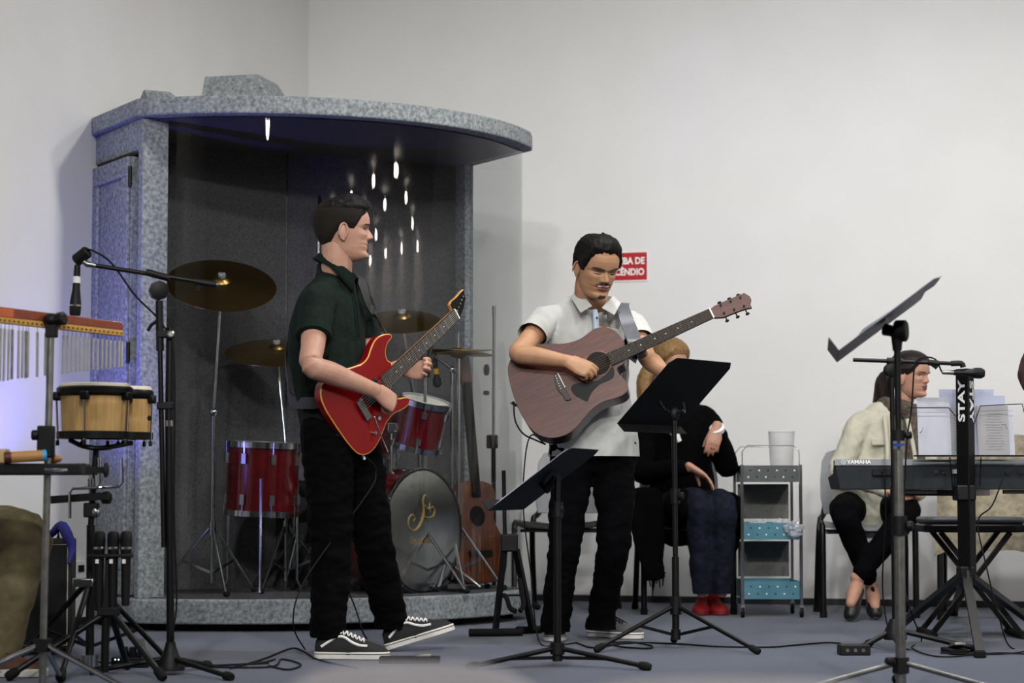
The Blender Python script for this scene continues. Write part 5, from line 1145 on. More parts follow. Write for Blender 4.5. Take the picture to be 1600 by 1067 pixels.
M_shirt = mat('white_linen', '#b4b5b2', .9, c2='#c0c1be', scale=14, bump=.3, bscale=300)
M_pant = mat('black_twill', '#050507', .9, c2='#07080a', scale=50, bump=.25, bscale=300, spec=.06)
# ------------------------------------------------------------------ electric guitarist
Y1 = 8.52; a_ = lambda px, py, Y=Y1: W(px, py, Y)
F1 = V((.873, -.488, 0)); S1 = V((-.488, -.873, 0)); gp0 = W(590, 625, 8.46); gn = V((.70, -.714, 0))
p1 = thing('person', 'man in dark green polo and black trousers playing a red electric guitar', 'person', V((W(560, 1020, 8.5).x, 8.5, 0)))
pel, wai, che, uch, nck = a_(531, 668), a_(519, 620), a_(512, 540), a_(516, 478), a_(523, 428)
shR, shL = a_(495, 473, 8.36), a_(556, 474, 8.69); elR = a_(486, 571, 8.18); wrR = PL(570, 612, gp0, gn) + gn * .066
elL = V((-.53, 8.60, 1.06)); wrL = PL(636, 574, gp0, gn) - gn * .045
hipR, hipL = pel + S1 * .085, pel - S1 * .085; knR, knL = W(517, 850, 8.40), W(582, 842, 8.62); anR, anL = W(512, 985, 8.35), W(611, 972, 8.73)
fh = V((math.cos(R(7)), math.sin(R(7)), .03)).normalized(); rh = fh.cross(Z).normalized(); uh = rh.cross(fh); Hh = .236
O1 = W(575.5, 405, 8.50) - fh * .385 * Hh - uh * .03 * Hh
H1 = Head(FM(O1, rh, fh, uh), Hh, nose=.92, jaw=1.04)
b = MB(); limb(b, [O1 + uh * .09 - fh * .025, O1 - uh * .01 - fh * .03, nck - Z * .01, uch], [(.062, .062), .060, (.064, .066), (.09, .07)], rh, 18)
torso(b, [pel - Z * .05, pel, wai, che, uch, nck - Z * .02], [(.13, .09), (.15, .10), (.13, .095), (.15, .105), (.15, .085), (.06, .06)], S1)
for sh, el, wr in ((shR, elR, wrR), (shL, elL, wrL)): P, r_ = arm_pts(sh, el, wr, 1.06); limb(b, P, r_, V((0, 0, 1)), 16)
for h_, k_2, n_ in ((hipR, knR, anR), (hipL, knL, anL)): P, r_ = leg_pts(h_, k_2, n_, .85); limb(b, P, r_, V((1, 0, 0)), 14)
dR = (PL(600, 632, gp0, gn) + gn * .062 - wrR).normalized(); hand(b, wrR, dR, -gn * .95 + V((.0, .0, -.30)), True, .20, curls=[(42, 80, 55), (52, 82, 55), (60, 82, 55), (68, 80, 55)], thumb=(.9, .35, .35))
ndir = (PL(711, 491, gp0, gn) - PL(605, 593, gp0, gn)).normalized(); ncr = gn.cross(ndir).normalized(); ncr = ncr if ncr.z > 0 else -ncr
hand(b, wrL, (PL(645, 566, gp0, gn) - gn * .03 - ncr * .03 - wrL), gn + ncr * .35, False, .19, curls=[(50, 75, 45), (55, 75, 45), (58, 72, 45), (60, 70, 45)], thumb=(.5, .75, .1), spread=.1)
me = remesh(b, .0042, 3); hm = MB(); H1.mesh(hm); merge(me, hm); put(me, 'body', M_skin1, p1)
# polo shirt
s = MB(); torso(s, [pel - Z * .12, pel, wai, che, uch, nck - Z * .03, nck + V((.005, 0, .05))], [(.188, .145), (.182, .138), (.168, .128), (.182, .138), (.165, .112), (.082, .08), (.066, .068)], S1)
for sh, el in ((shR, elR), (shL, elL)):
    e = sh.lerp(el, .66); limb(s, [sh.lerp(uch, .55), sh + Z * .004, sh.lerp(el, .22), e], [.07, .070, .067, .064], Z, 18)
    limb(s, [nck - Z * .02, sh + Z * .01], [.055, .055], Z, 14)
me = remesh(s, .007, 5); wrinkle(me, .0055, 11, 3, (1, 1, .8)); cut(me, W(500, 683, Y1), (0, 0, -1)); cut(me, nck + V((.0, 0, .012)), V((.55, 0, 1)).normalized(), .2); cut(me, shR.lerp(elR, .54), elR - shR, .13); cut(me, shL.lerp(elL, .54), elL - shL, .11); po = put(me, 'polo_shirt', M_green, p1)
e = shR.lerp(elR, .55); ax = (elR - shR).normalized(); MB().lathe([(.0655, -.030), (.0675, -.028), (.0665, .0), (.060, .002)], 28, axis=ax, o=e).build('sleeve_cuff', M_green, po)
def collar(parent, c, up, fwd, rad, hgt, m, spreadf=.9, drop=.05, gap=28, lean=1.25, name='collar'):
    up = V(up).normalized(); fwd = (V(fwd) - up * V(fwd).dot(up)).normalized(); rt = fwd.cross(up); rows = []
    n = 40; angs = [R(gap + (360 - 2 * gap) * i / n) for i in range(n + 1)]
    for rr_, hh, tip in ((1.0, -.2, 0), (1.02, .75, 0), (1.06, 1.0, 0), (1.16, .92, 0), (1.16 + .10 * lean, .35, .5), (1.2 + .16 * lean, -.10, 1.0)):
        row = []
        for a in angs:
            q = fwd * math.cos(a) + rt * math.sin(a); f = max(0, math.cos(a)) ** 1.5
            row.append(V(c) + q * rad * rr_ * (1 + .06 * f) + up * (hgt * hh - f * hgt * .55 - drop * tip * f) + fwd * f * tip * .012)
        rows.append(row)
    m1 = MB(); vs = [p for r in rows for p in r]; k = n + 1; fs = [(i * k + j, i * k + j + 1, (i + 1) * k + j + 1, (i + 1) * k + j) for i in range(len(rows) - 1) for j in range(n)]
    o = m1.add(vs, fs).build(name, m, parent, ang=70); sm = o.modifiers.new('solid', 'SOLIDIFY'); sm.thickness = .003; return o
collar(po, nck + V((.004, 0, .016)), V((.52, .0, 1)), V((.96, -.2, 0)), .076, .030, M_green, drop=.03, gap=14, lean=.7)
MB().tube([nck + F1 * .085 - Z * .05, uch + F1 * .125 - Z * .02, che + F1 * .145 + Z * .03], .004, 6, k=3).build('placket', M_green, po)
# trousers
t = MB(); torso(t, [pel - Z * .10, pel - Z * .02, pel + Z * .06], [(.15, .11), (.165, .12), (.15, .115)], S1)
for h_, k_2, n_ in ((hipR, knR, anR), (hipL, knL, anL)):
    limb(t, [h_, h_.lerp(k_2, .4), k_2, k_2.lerp(n_, .5), n_ + Z * .0, n_ - Z * .06], [.105, .096, .080, .072, .067, .066], V((1, 0, 0)), 20)
me = remesh(t, .008, 4); wrinkle(me, .009, 12, 9, (.7, .7, 1.5), second=.7); [cut(me, n_ - Z * .025, (0, 0, -1), .12) for n_ in (anR, anL)]; put(me, 'trousers', M_jean, p1)
M_van = mat('black_canvas', '#0d0d0e', .8, c2='#121213', scale=60, bump=.2, bscale=400); M_sole = mat('white_rubber', '#d8d6d0', .6, c2='#cbc9c3', scale=20)
for (hx, hy, Y, pit) in ((491, 1024, 8.335, 0), (603, 1017, 8.72, R(17))):
    q = W(hx, hy, Y); q.z = .002; shoe(p1, q, (1, -.06), pit, .283, M_van, M_sole, M_white, stripe=M_white, sole_line=M_van, h=.95)
# hair: faded sides, longer on top
hl = interp_hairline([(0, .80), (25, .79), (38, .745), (52, .70), (62, .60), (70, .50), (80, .50), (92, .55), (104, .47), (118, .36), (135, .27), (160, .20), (180, .19)])
H1.patch(lambda T, x, z: np.where(z > hl(T), .0015 + .0085 * sst(0, .10, z - hl(T)) + .004 * sst(.6, .8, z), -1), 'hair_sides', M_hairfade, p1)
H1.patch(lambda T, x, z: np.where(z > np.interp(np.abs(T), [0, .5, 1.0, 1.8, 3.14], [.80, .80, .76, .74, .70]), .005 + .016 * sst(0, .10, z - .74) + .008 * np.cos(T) * sst(.7, .85, z), -1), 'hair_top', M_hairb, p1, amp=.005, seed=3)
lids(H1, M_brow, p1, open_=.55, bt=.0018)
H1.patch(lambda T, x, z: np.where((np.abs(x) < .095) & (z > .205) & (z < .285) & (np.abs(z - .243) < .038 * (1 - (np.abs(x) / .1) ** 2) + .002), .0009, -1), 'lips', M_lip, p1, tr=(-.6, .6), zr=(.18, .30))

# red electric guitar
M_gred = mat('red_lacquer', '#75060b', .2, c2='#7d070c', scale=3, spec=.3, coat=.35); M_bind = mat('cream_binding', '#c98d3c', .35, c2='#d29a4c', scale=20); M_board = mat('rosewood', '#2c211b', .5, c2='#3a2c24', scale=20, stretch=(2, 20, 20)); M_maple = mat('maple', '#c08a3e', .35, c2='#cc9a50', scale=10)
gc = PL(590, 625, gp0, gn); ex = ndir; ey = gn.cross(ex).normalized(); Mg = FM(gc, ex, ey, gn); Mi = Mg.inverted()
def gl(cx, cy, ox=440, oy=480, sc_=3.81): return (Mi @ PL(ox + cx / sc_, oy + cy / sc_, gp0, gn)).to_2d()
ol = [(655, 345), (628, 315), (618, 262), (633, 205), (655, 178), (643, 163), (600, 168), (560, 198), (535, 250), (518, 300), (488, 335), (440, 355), (385, 372), (320, 398), (265, 435), (240, 480), (240, 540), (268, 610), (318, 690), (352, 742), (400, 808), (450, 862), (490, 875), (532, 858), (572, 808), (600, 745), (627, 680), (668, 632), (720, 605), (755, 577), (762, 547), (735, 540), (692, 546), (662, 520), (648, 490), (652, 470)]
poly = [tuple(p[:2]) for p in cromc([(*gl(*p), 0) for p in ol], 3)]
eg = thing('electric_guitar', 'glossy red electric guitar held by the man in green', 'guitar', gc)
MB(Mg).prism(poly, .042, None, -.042).build('body', M_gred, eg, bevel=.006)
MB(Mg).tube([(x, y, -.004) for x, y in poly], .0035, 6, closed=True).build('binding', M_bind, eg)
n0, n1 = gl(560, 470), gl(1032, 42); nx0, nx1 = n0[0] + .01, n1[0]; ny0, ny1 = gl(628, 425)[1], n1[1]
def nk(f): return nx0 + (nx1 - nx0) * f, ny0 + (ny1 - ny0) * f
nkv = []
MB(Mg).loft([[V((x, y + s * w_, z)) for s, z in ((-1, .004), (-.8, -.014), (0, -.022), (.8, -.014), (1, .004))] for (x, y), w_ in ((nk(.12), .027), (nk(1), .0215))]).build('neck', M_maple, eg)
fbo = MB(Mg).loft([[V((x, y - w_, .004)), V((x, y + w_, .004)), V((x, y + w_, .010)), V((x, y - w_, .010))] for (x, y), w_ in ((nk(.05), .029), (nk(1), .022))]).build('fretboard', M_board, eg)
for k in range(1, 23):
    f = 1 - (1 - 2 ** (-k / 12)) / (1 - 2 ** (-22 / 12)) * .93; x, y = nk(f); w_ = .029 + (.022 - .029) * f; MB(Mg).cyl((x, y - w_, .0105), (x, y + w_, .0105), .0011, n=6).build('fret', M_steel, fbo)
for k in (3, 5, 7, 9, 12, 15, 17): 
    f = 1 - (1 - 2 ** (-(k - .5) / 12)) / (1 - 2 ** (-22 / 12)) * .93; x, y = nk(f); MB(Mg).lathe([(.0001, .0102), (.003, .0102), (.0001, .0106)], 10, Matrix.Translation((x, y, 0))).build('inlay', M_white, fbo)
hp = [(1050, 770), (1036, 735), (1046, 714), (1076, 690), (1106, 655), (1122, 640), (1135, 700), (1120, 762), (1096, 826), (1078, 818)]
hpoly = [tuple(gl(*p, 440, 290, 3.953)) for p in hp]; hs_ = MB(Mg).prism(hpoly, .014, None, -.012).build('headstock', M_maple, eg, bevel=.002)
MB(Mg).prism([(x * .94 + sum(p[0] for p in hpoly) / 10 * .06, y * .94 + sum(p[1] for p in hpoly) / 10 * .06) for x, y in hpoly], .002, None, .0022).build('headstock_veneer', M_blackm, hs_)
for k in range(6):
    q = gl(1062 + 9 * k, 795 - 22 * k, 440, 290, 3.953); pg = MB(Mg).cyl((q[0], q[1], .002), (q[0], q[1], .014), .004, n=10).build('tuner_post', M_chrome, hs_)
    q = gl(1112 + 3.5 * k, 800 - 23 * k, 440, 290, 3.953); MB(Mg).ell((q[0], q[1], -.008), (.008, .009, .006), n=10, m=6).build('tuner_button', M_chrome, hs_)
x, y = nk(1); MB(Mg).box((x + .002, y, .009), (.005, .045, .008)).build('nut', M_white, eg)
br_ = gl(490, 590); bx_, by_ = br_
pk = [gl(600, 445), gl(555, 490)]
for q in (gl(610, 470), gl(575, 440)): pass
for f in (-.02, -.13):
    x, y = nk(f) if f > -.05 else (nk(f)[0], nk(f)[1]); MB(Mg).box((x, y, .004), (.028, .078, .012)).build('pickup', M_blackm, eg, bevel=.003)
bq = gl(480, 612); MB(Mg).box((bq[0], bq[1], .008), (.03, .085, .014)).build('bridge', M_steel, eg, bevel=.002)
for k in range(6):
    o_ = (k - 2.5); (xa, ya), (xb, yb_) = (bq[0], ny0 + o_ * .0105), nk(1); MB(Mg).cyl((xa, ny0 + o_ * .0100, .0165), (xb, yb_ + o_ * .0068, .0125), .0007, n=5).build('string', M_steel, eg)
q0, q1, q2 = gl(535, 650), gl(555, 750), gl(598, 862); MB(Mg).tube([(*q0, .016), (*q1, .03), (*q2, .034)], .003, 8).build('tremolo_arm', M_chrome, eg)
for cx, cy in ((545, 750), (570, 662)): q = gl(cx, cy); MB(Mg).lathe([(.009, .0), (.0095, .006), (.008, .014), (.0001, .0145)], 14, Matrix.Translation((*q, 0))).build('knob', M_chrome, eg)
q = gl(650, 165); hornw = Mg @ V((*q, -.02))
M_strap = mat('black_strap', '#0b0b0d', .6, bump=.2, bscale=200)
def strap(name, label, pts, nrm, w_, m, base, th_=.0025):
    P = [V(p) for p in crom([list(p) for p in pts], 6)]; N = [V(q) for q in crom([list(q) for q in nrm], 6)]; rings = []
    for i, p in enumerate(P):
        t = (P[min(i + 1, len(P) - 1)] - P[max(i - 1, 0)]).normalized(); n_ = (N[i] - t * N[i].dot(t)).normalized(); b_ = t.cross(n_)
        rings.append([p + b_ * w_ + n_ * th_, p - b_ * w_ + n_ * th_, p - b_ * w_ - n_ * th_, p + b_ * w_ - n_ * th_])
    return one(name, MB().loft(rings), m, label, 'strap', base)
back = -F1
strap('guitar_strap', 'black guitar strap over the shoulder of the man in green', [hornw, W(585, 490, 8.60), uch + F1 * .128 - S1 * .07 + Z * .005, nck - S1 * .095 + F1 * .045 - Z * .004, nck - S1 * .095 - F1 * .03 - Z * .006, uch - F1 * .11 - S1 * .03 - Z * .03, che - F1 * .15 + S1 * .04, wai - F1 * .135 + S1 * .09, wai + S1 * .19 + F1 * .02 - Z * .03, Mg @ V((*gl(262, 560), -.03))], [F1, F1 - S1 * .3, F1 + Z * .4, Z + F1 * .2, Z - F1 * .3, -F1 + Z * .3, -F1, -F1 + S1, S1, S1], .022, M_strap, nck)
jk = Mg @ V((*gl(505, 872), -.02)); one('guitar_cable', MB().tube([jk, W(583, 725, 8.47), W(587, 738, 8.5), W(575, 770, 8.45), W(480, 900, 8.25), W(458, 970, 8.25), G(475, 1012, .006), G(496, 1030, .006), G(560, 1044, .006)], .003, 7, k=7), M_rubber, 'black cable from the red guitar to the carpet', 'cable', G(496, 1030))
MB(Mg).cyl((*gl(500, 868), -.02), (*gl(515, 905), -.02), .005, n=10).build('jack_plug', M_white, eg)
one('floor_cable', MB().tube([W(545, 925, 8.95), W(557, 955, 8.9), W(566, 985, 8.86), G(573, 998, .01)], .0032, 7, k=5), M_rubber, 'black cable with a plug hanging beside the black trousers', 'cable', G(573, 998))

# ------------------------------------------------------------------ acoustic guitarist
Y2 = 9.28; c_ = lambda px, py, Y=Y2: W(px, py, Y)
F2 = V((.22, -.975, 0)); S2 = V((-.975, -.22, 0)); ap0 = W(890, 600, 9.0); an_ = V((-.16, -.94, .27)).normalized()
p2 = thing('person', 'smiling man in white short-sleeved shirt playing a brown acoustic guitar', 'person', V((W(905, 998, Y2).x, Y2, 0)))
pel, wai, che, uch, nck = c_(928, 678), c_(922, 620), c_(918, 550), c_(919, 505), c_(929, 478)
shR, shL = c_(854, 500, 9.24), c_(985, 507, 9.33); elR = c_(809, 552, 9.02); wrR = PL(890, 572, ap0, an_) + an_ * .06; elL = c_(1012, 560, 9.17); wrL = c_(1040, 584, 9.05)
hipR, hipL = pel + S2 * .085, pel - S2 * .085; knR, knL = c_(884, 838, 9.20), c_(960, 842, 9.20); anR, anL = c_(868, 972, 9.27), c_(940, 968, 9.32)
fh = V((.40, -.83, -.36)).normalized(); rh = fh.cross(Z).normalized(); uh = rh.cross(fh); Hh = .24
O2 = W(940, 468, 9.07) - fh * .385 * Hh - uh * .04 * Hh
H2 = Head(FM(O2, rh, fh, uh), Hh, nose=1.0, jaw=.97, smile=1.0)
b = MB(); limb(b, [O2 + uh * .09 - fh * .03, O2 + uh * .0 - fh * .035, nck, uch], [.060, .056, (.062, .060), (.09, .06)], rh, 18)
torso(b, [pel - Z * .05, pel, wai, che, uch, nck - Z * .03], [(.13, .09), (.145, .10), (.125, .09), (.145, .10), (.15, .08), (.055, .055)], S2)
for sh, el, wr in ((shR, elR, wrR), (shL, elL, wrL)): P, r_ = arm_pts(sh, el, wr, .98); limb(b, P, r_, V((0, 0, 1)), 16)
for h_, k_2, n_ in ((hipR, knR, anR), (hipL, knL, anL)): P, r_ = leg_pts(h_, k_2, n_, .85); limb(b, P, r_, V((1, 0, 0)), 14)
hand(b, wrR, PL(918, 583, ap0, an_) + an_ * .055 - wrR, -an_ * .95 + V((.0, 0, -.40)), True, .188, curls=[(40, 72, 50), (50, 75, 50), (58, 75, 50), (64, 75, 50)], thumb=(.9, .3, .4))
hand(b, wrL, V((.45, -.12, -.35)), V((-.2, -.8, -.5)), False, .182, curl=(30, 35, 25))
me = remesh(b, .0042, 3); hm = MB(); H2.mesh(hm); merge(me, hm); put(me, 'body', M_skin2, p2)
s = MB(); torso(s, [pel - Z * .15, pel - Z * .02, wai, che, uch, nck - Z * .05], [(.198, .152), (.188, .142), (.168, .128), (.178, .132), (.165, .105), (.07, .07)], S2)
for sh, el in ((shR, elR), (shL, elL)):
    e = sh.lerp(el, .68); limb(s, [sh.lerp(uch, .55), sh, sh.lerp(el, .25), e], [.064, .064, .063, .068], Z, 18); limb(s, [nck - Z * .035, sh + Z * .01], [.05, .052], Z, 14)
me = remesh(s, .0065, 4); wrinkle(me, .0070, 12, 21, (1, 1, .7), second=.6); cut(me, W(930, 713, Y2), (0, 0, -1)); cut(me, shR.lerp(elR, .52), elR - shR, .13); cut(me, shL.lerp(elL, .52), elL - shL, .11); so = put(me, 'shirt', M_shirt, p2)
collar(so, nck + Z * .0, Z + F2 * .20, F2, .070, .040, M_shirt, drop=.03, gap=20, lean=.8)
for fl in ([(902, 450, 9.20), (925, 478, 9.10), (907, 489, 9.085), (892, 465, 9.17)], [(958, 462, 9.22), (940, 481, 9.10), (960, 492, 9.095), (970, 474, 9.19)]):
    q4 = [W(*x_) for x_ in fl]; nn = (q4[1] - q4[0]).cross(q4[3] - q4[0]).normalized(); cc = sum(q4, V()) / 4; md = (q4[2] + q4[3]) / 2
    MB().add([x_ + nn * o_ for o_ in (-.002, .002) for x_ in q4], [(3, 2, 1, 0), (4, 5, 6, 7), (0, 1, 5, 4), (1, 2, 6, 5), (2, 3, 7, 6), (3, 0, 4, 7)]).build('collar_point', M_shirt, so, bevel=.0015)
MB().tube([uch + F2 * .108 + Z * .045, uch + F2 * .128, che + F2 * .140], [.012, .013, .012], 8, k=4).build('placket', mat('pale_blue_placket', '#aebfd0', .9, c2='#b8c8d8', scale=30), so)
for z_ in (.012, -.07): MB().lathe([(.0001, .003), (.005, .003), (.005, 0)], 12, axis=F2, o=uch + F2 * .140 + Z * z_).build('button', mat('navy_button', '#2a3242', .4, c2='#303848', scale=30), so)
t = MB(); torso(t, [pel - Z * .10, pel - Z * .02, pel + Z * .05], [(.15, .11), (.165, .12), (.15, .115)], S2)
for h_, k_2, n_ in ((hipR, knR, anR), (hipL, knL, anL)): limb(t, [h_, h_.lerp(k_2, .4), k_2, k_2.lerp(n_, .5), n_, n_ - Z * .07], [.10, .088, .070, .062, .061, .064], V((1, 0, 0)), 20)
me = remesh(t, .008, 4); wrinkle(me, .008, 12, 29, (.7, .7, 1.5), second=.7); [cut(me, n_ - Z * .04, (0, 0, -1), .12) for n_ in (anR, anL)]; put(me, 'trousers', M_pant, p2)
M_gsh = mat('grey_suede', '#4b4b4d', .85, c2='#565658', scale=60)
q = G(863, 1003); shoe(p2, V((q.x + .035, q.y + .27, .002)), (-.12, -1), 0, .275, M_gsh, M_sole, M_rubber, sole_line=M_gsh, h=.9)
q = G(1004, 999); d_ = V((.80, -.60, 0)); shoe(p2, V((q.x, q.y, .002)) - d_ * .275, d_, 0, .275, M_gsh, M_sole, M_rubber, sole_line=M_gsh, h=.9)
hl2 = interp_hairline([(0, .835), (16, .845), (28, .83), (40, .80), (52, .74), (62, .60), (70, .47), (84, .47), (95, .56), (106, .47), (120, .36), (140, .26), (180, .20)])
H2.patch(lambda T, x, z: np.where(z > hl2(T) + .010 * np.sin(11 * T) + .007 * np.sin(27 * T + 1), .002 + .010 * sst(0, .10, z - hl2(T)) + .012 * sst(.75, .95, z) + .007 * sst(.80, .88, z) * np.cos(T), -1), 'hair', M_hairb, p2, amp=.003, seed=8)
lids(H2, M_brow, p2, open_=0, bt=.0030, brow_z=.572)
lipsf = lambda T, x, z: np.where((np.abs(x) < .15) & (np.abs(z - .232 - 1.3 * x * x) < .058 * (1 - (np.abs(x) / .152) ** 2)), .0015, -1)
H2.patch(lipsf, 'lips', M_lip, p2, tr=(-.7, .7), zr=(.16, .32))
H2.patch(lambda T, x, z: np.where((np.abs(x) < .13) & (np.abs(z - .240 - 1.3 * x * x) < .034 * (1 - (np.abs(x) / .132) ** 2)), .0022, -1), 'mouth', mat('mouth_dark', '#2a1010', .5, c2='#331414', scale=30), p2, tr=(-.7, .7), zr=(.2, .30))
H2.patch(lambda T, x, z: np.where((np.abs(x) < .10) & (z > .246 + 1.3 * x * x) & (z < .270 + 1.2 * x * x), .0030, -1), 'teeth', M_white, p2, tr=(-.6, .6), zr=(.22, .30))
H2.patch(lambda T, x, z: np.where((np.abs(x) < .15) & (z > .286 + .2 * x * x) & (z < .325 - 1.4 * x * x) & (np.abs(x) > .012), .0016, -1), 'moustache', M_beard, p2, tr=(-.8, .8), zr=(.25, .36))
H2.patch(lambda T, x, z: np.where((x / .07) ** 2 + ((z - .075) / .045) ** 2 < 1, .0010, -1), 'goatee', M_beard, p2, tr=(-.8, .8), zr=(.0, .2))
# acoustic guitar
M_mah = mat('mahogany', '#3a1a12', .42, c2='#57291c', scale=9, stretch=(1.0, 9, 24, (0, R(-25), 0)), detail=4, coat=.15); M_mahs = mat('dark_mahogany', '#33201a', .4, c2='#3f2820', scale=10, coat=.3)
ndir2 = (PL(1111.6, 490.4, ap0, an_) - PL(952, 563, ap0, an_)).normalized(); ey2 = an_.cross(ndir2).normalized(); gc2 = PL(890, 600, ap0, an_); Mg = FM(gc2, ndir2, ey2, an_); Mi = Mg.inverted()
def al(cx, cy, ox=780, oy=500, sc_=4.85): return (Mi @ PL(ox + cx / sc_, oy + cy / sc_, ap0, an_)).to_2d()
ol = [(948, 185), (922, 132), (880, 86), (830, 60), (780, 55), (720, 70), (670, 105), (620, 140), (560, 165), (480, 181), (400, 182), (300, 185), (200, 205), (130, 245), (88, 300), (68, 360), (75, 440), (100, 540), (140, 650), (190, 750), (250, 830), (310, 872), (380, 890), (450, 885), (520, 860), (580, 812), (640, 745), (690, 685), (740, 645), (800, 612), (880, 590), (940, 565), (970, 530), (970, 490), (945, 452), (912, 422), (893, 398), (890, 372), (905, 350), (945, 318)]
poly = [tuple(p[:2]) for p in cromc([(*al(*p), 0) for p in ol], 3)]
ag = thing('acoustic_guitar', 'brown mahogany cutaway acoustic guitar held by the man in white', 'guitar', gc2)
MB(Mg).prism(poly, .092, None, -.094).build('sides', M_mahs, ag, bevel=.003); MB(Mg).prism(poly, .002, None, -.002).build('top', M_mah, ag)
MB(Mg).tube([(x, y, -.002) for x, y in poly], .0016, 5, closed=True).build('binding', M_mahs, ag)
sh_c = al(748, 332); MB(Mg).lathe([(.0001, .0005), (.050, .0005), (.050, .0012), (.0001, .0012)], 32, Matrix.Translation((*sh_c, 0))).build('sound_hole', mat('hole_dark', '#0a0706', .9, c2='#0d0908', scale=20), ag)
MB(Mg).torus((*sh_c, .001), (0, 0, 1), .054, .002, 36, 6).build('rosette', mat('rosette', '#8a6a52', .4, c2='#6d5140', scale=40), ag)
pgd = [(545, 530), (552, 500), (580, 482), (640, 478), (700, 470), (750, 455), (800, 420), (835, 380), (850, 355), (868, 365), (874, 400), (862, 435), (820, 462), (770, 482), (720, 525), (690, 570), (668, 618), (620, 595), (575, 572)]
MB(Mg).prism([tuple(p[:2]) for p in cromc([(*al(*p), 0) for p in pgd], 2)], .0014, None, .0014).build('pickguard', mat('black_pickguard', '#050506', .5, spec=.25, c2='#070708', scale=30), ag)
bp = [(418, 420), (440, 398), (465, 425), (500, 505), (520, 555), (552, 600), (505, 612), (480, 570), (445, 535), (425, 480)]
bo2 = MB(Mg).prism([tuple(p[:2]) for p in cromc([(*al(*p), 0) for p in bp], 2)], .007, None, .0).build('bridge', M_board, ag, bevel=.002)
s0, s1 = al(447, 410), al(503, 518); MB(Mg).bar((*s0, .010), (*s1, .010), .004, .007, V((0, 0, 1))).build('saddle', M_white, bo2)
for k in range(6): q = al(430 + 7.5 * k, 428 + 19 * k); MB(Mg).ell((*q, .0075), (.003, .003, .003), n=8, m=6).build('bridge_pin', M_white, bo2)
e0, e1 = al(836, 303), (Mi @ PL(1111.6, 490.4, ap0, an_)).to_2d()
def nk2(f): return e0[0] + (e1[0] - e0[0]) * f, e0[1] + (e1[1] - e0[1]) * f
MB(Mg).loft([[V((x, y + s * w_, z)) for s, z in ((-1, .003), (-.8, -.015), (0, -.023), (.8, -.015), (1, .003))] for (x, y), w_ in ((nk2(.30), .027), (nk2(1), .0215))]).build('neck', M_mahs, ag)
x, y = nk2(.31); MB(Mg).box((x - .01, y, -.045), (.05, .05, .085)).build('neck_heel', M_mahs, ag, bevel=.012)
M_ebo = mat('ebony', '#141517', .5, spec=.3, c2='#191a1c', scale=30)
fbo = MB(Mg).loft([[V((x, y - w_, .001)), V((x, y + w_, .001)), V((x, y + w_, .009)), V((x, y - w_, .009))] for (x, y), w_ in ((nk2(0), .0285), (nk2(1), .0220))]).build('fretboard', M_ebo, ag)
for k in range(1, 21):
    f = 1 - (1 - 2 ** (-k / 12)) / (1 - 2 ** (-20 / 12)) * .975; x, y = nk2(f); w_ = .0285 - .0065 * f; MB(Mg).cyl((x, y - w_, .0093), (x, y + w_, .0093), .0012, n=6).build('fret', M_chrome, fbo)
for k in (3, 5, 7, 9, 12, 15):
    f = 1 - (1 - 2 ** (-(k - .5) / 12)) / (1 - 2 ** (-20 / 12)) * .975; x, y = nk2(f); MB(Mg).lathe([(.0001, .0092), (.0035, .0092), (.0001, .0097)], 4, Matrix.Translation((x, y, 0))).build('inlay', M_white, fbo)
x, y = nk2(1); MB(Mg).box((x + .002, y, .009), (.006, .046, .009)).build('nut', M_white, ag)
hp = [(612, 180), (640, 158), (700, 130), (770, 100), (832, 73), (868, 95), (878, 115), (872, 145), (882, 170), (840, 178), (770, 203), (700, 232), (640, 235)]
hs_ = MB(Mg).prism([tuple(al(*p, 960, 440, 4.104)) for p in hp], .015, None, -.010).build('headstock', M_mah, ag, bevel=.002)
for cx, cy, bx2, by2 in ((683, 155, 672, 128), (745, 130, 735, 103), (808, 106, 792, 79), (705, 206, 722, 245), (768, 184, 790, 220), (832, 162, 853, 200)):
    q, q2 = al(cx, cy, 960, 440, 4.104), al(bx2, by2, 960, 440, 4.104); MB(Mg).cyl((*q, .004), (*q, .016), .0045, n=10).build('tuner_post', M_blackm, hs_); MB(Mg).cyl((*q, -.012), (*q2, -.012), .0028, n=8).build('tuner_shaft', M_blackm, hs_)
    d2 = (V(q2) - V(q)).normalized(); MB(Mg).ell((*q2, -.012), (.009, .006, .0055), Matrix.Rotation(math.atan2(d2.y, d2.x) + math.pi / 2, 3, 'Z'), 10, 6).build('tuner_button', M_blackm, hs_)
for k in range(6):
    o_ = k - 2.5; sa = V(s0).lerp(V(s1), (k + .5) / 6 * .9 + .05); (xb, yb_) = nk2(1); MB(Mg).cyl((sa.x, sa.y, .0135), (xb, yb_ - o_ * .0068, .0125), .0007, n=5).build('string', mat('bronze_string', '#b59a6a', .35, .9, c2='#a88d60', scale=20), ag)
q = al(100, 612); ja = Mg @ V((*q, -.05)); jc = W(846, 688, 9.0)
one('guitar_cable', MB().tube([Mg @ V((*al(108, 625), -.03)), W(803, 640, 8.98), W(806, 660, 8.97), W(818, 678, 8.97), W(838, 688, 9.0), W(852, 694, 9.02)], .0035, 8, k=6), M_rubber, 'short black cable curling from the acoustic guitar end', 'cable', jc)
MB(Mg).cyl((*al(92, 605), -.03), (*al(112, 632), -.03), .007, n=10).build('strap_jack', M_blackm, ag)
one('guitar_cable', MB().tube([W(852, 694, 9.02), W(830, 680, 9.3), W(820, 720, 9.45), W(818, 800, 9.5), W(830, 900, 9.5), W(836, 970, 9.45), G(845, 1006, .006), G(870, 1008, .006), G(900, 1004, .006)], .003, 7, k=7), M_rubber, 'black cable falling behind the acoustic guitar to the carpet', 'cable', G(845, 1006))
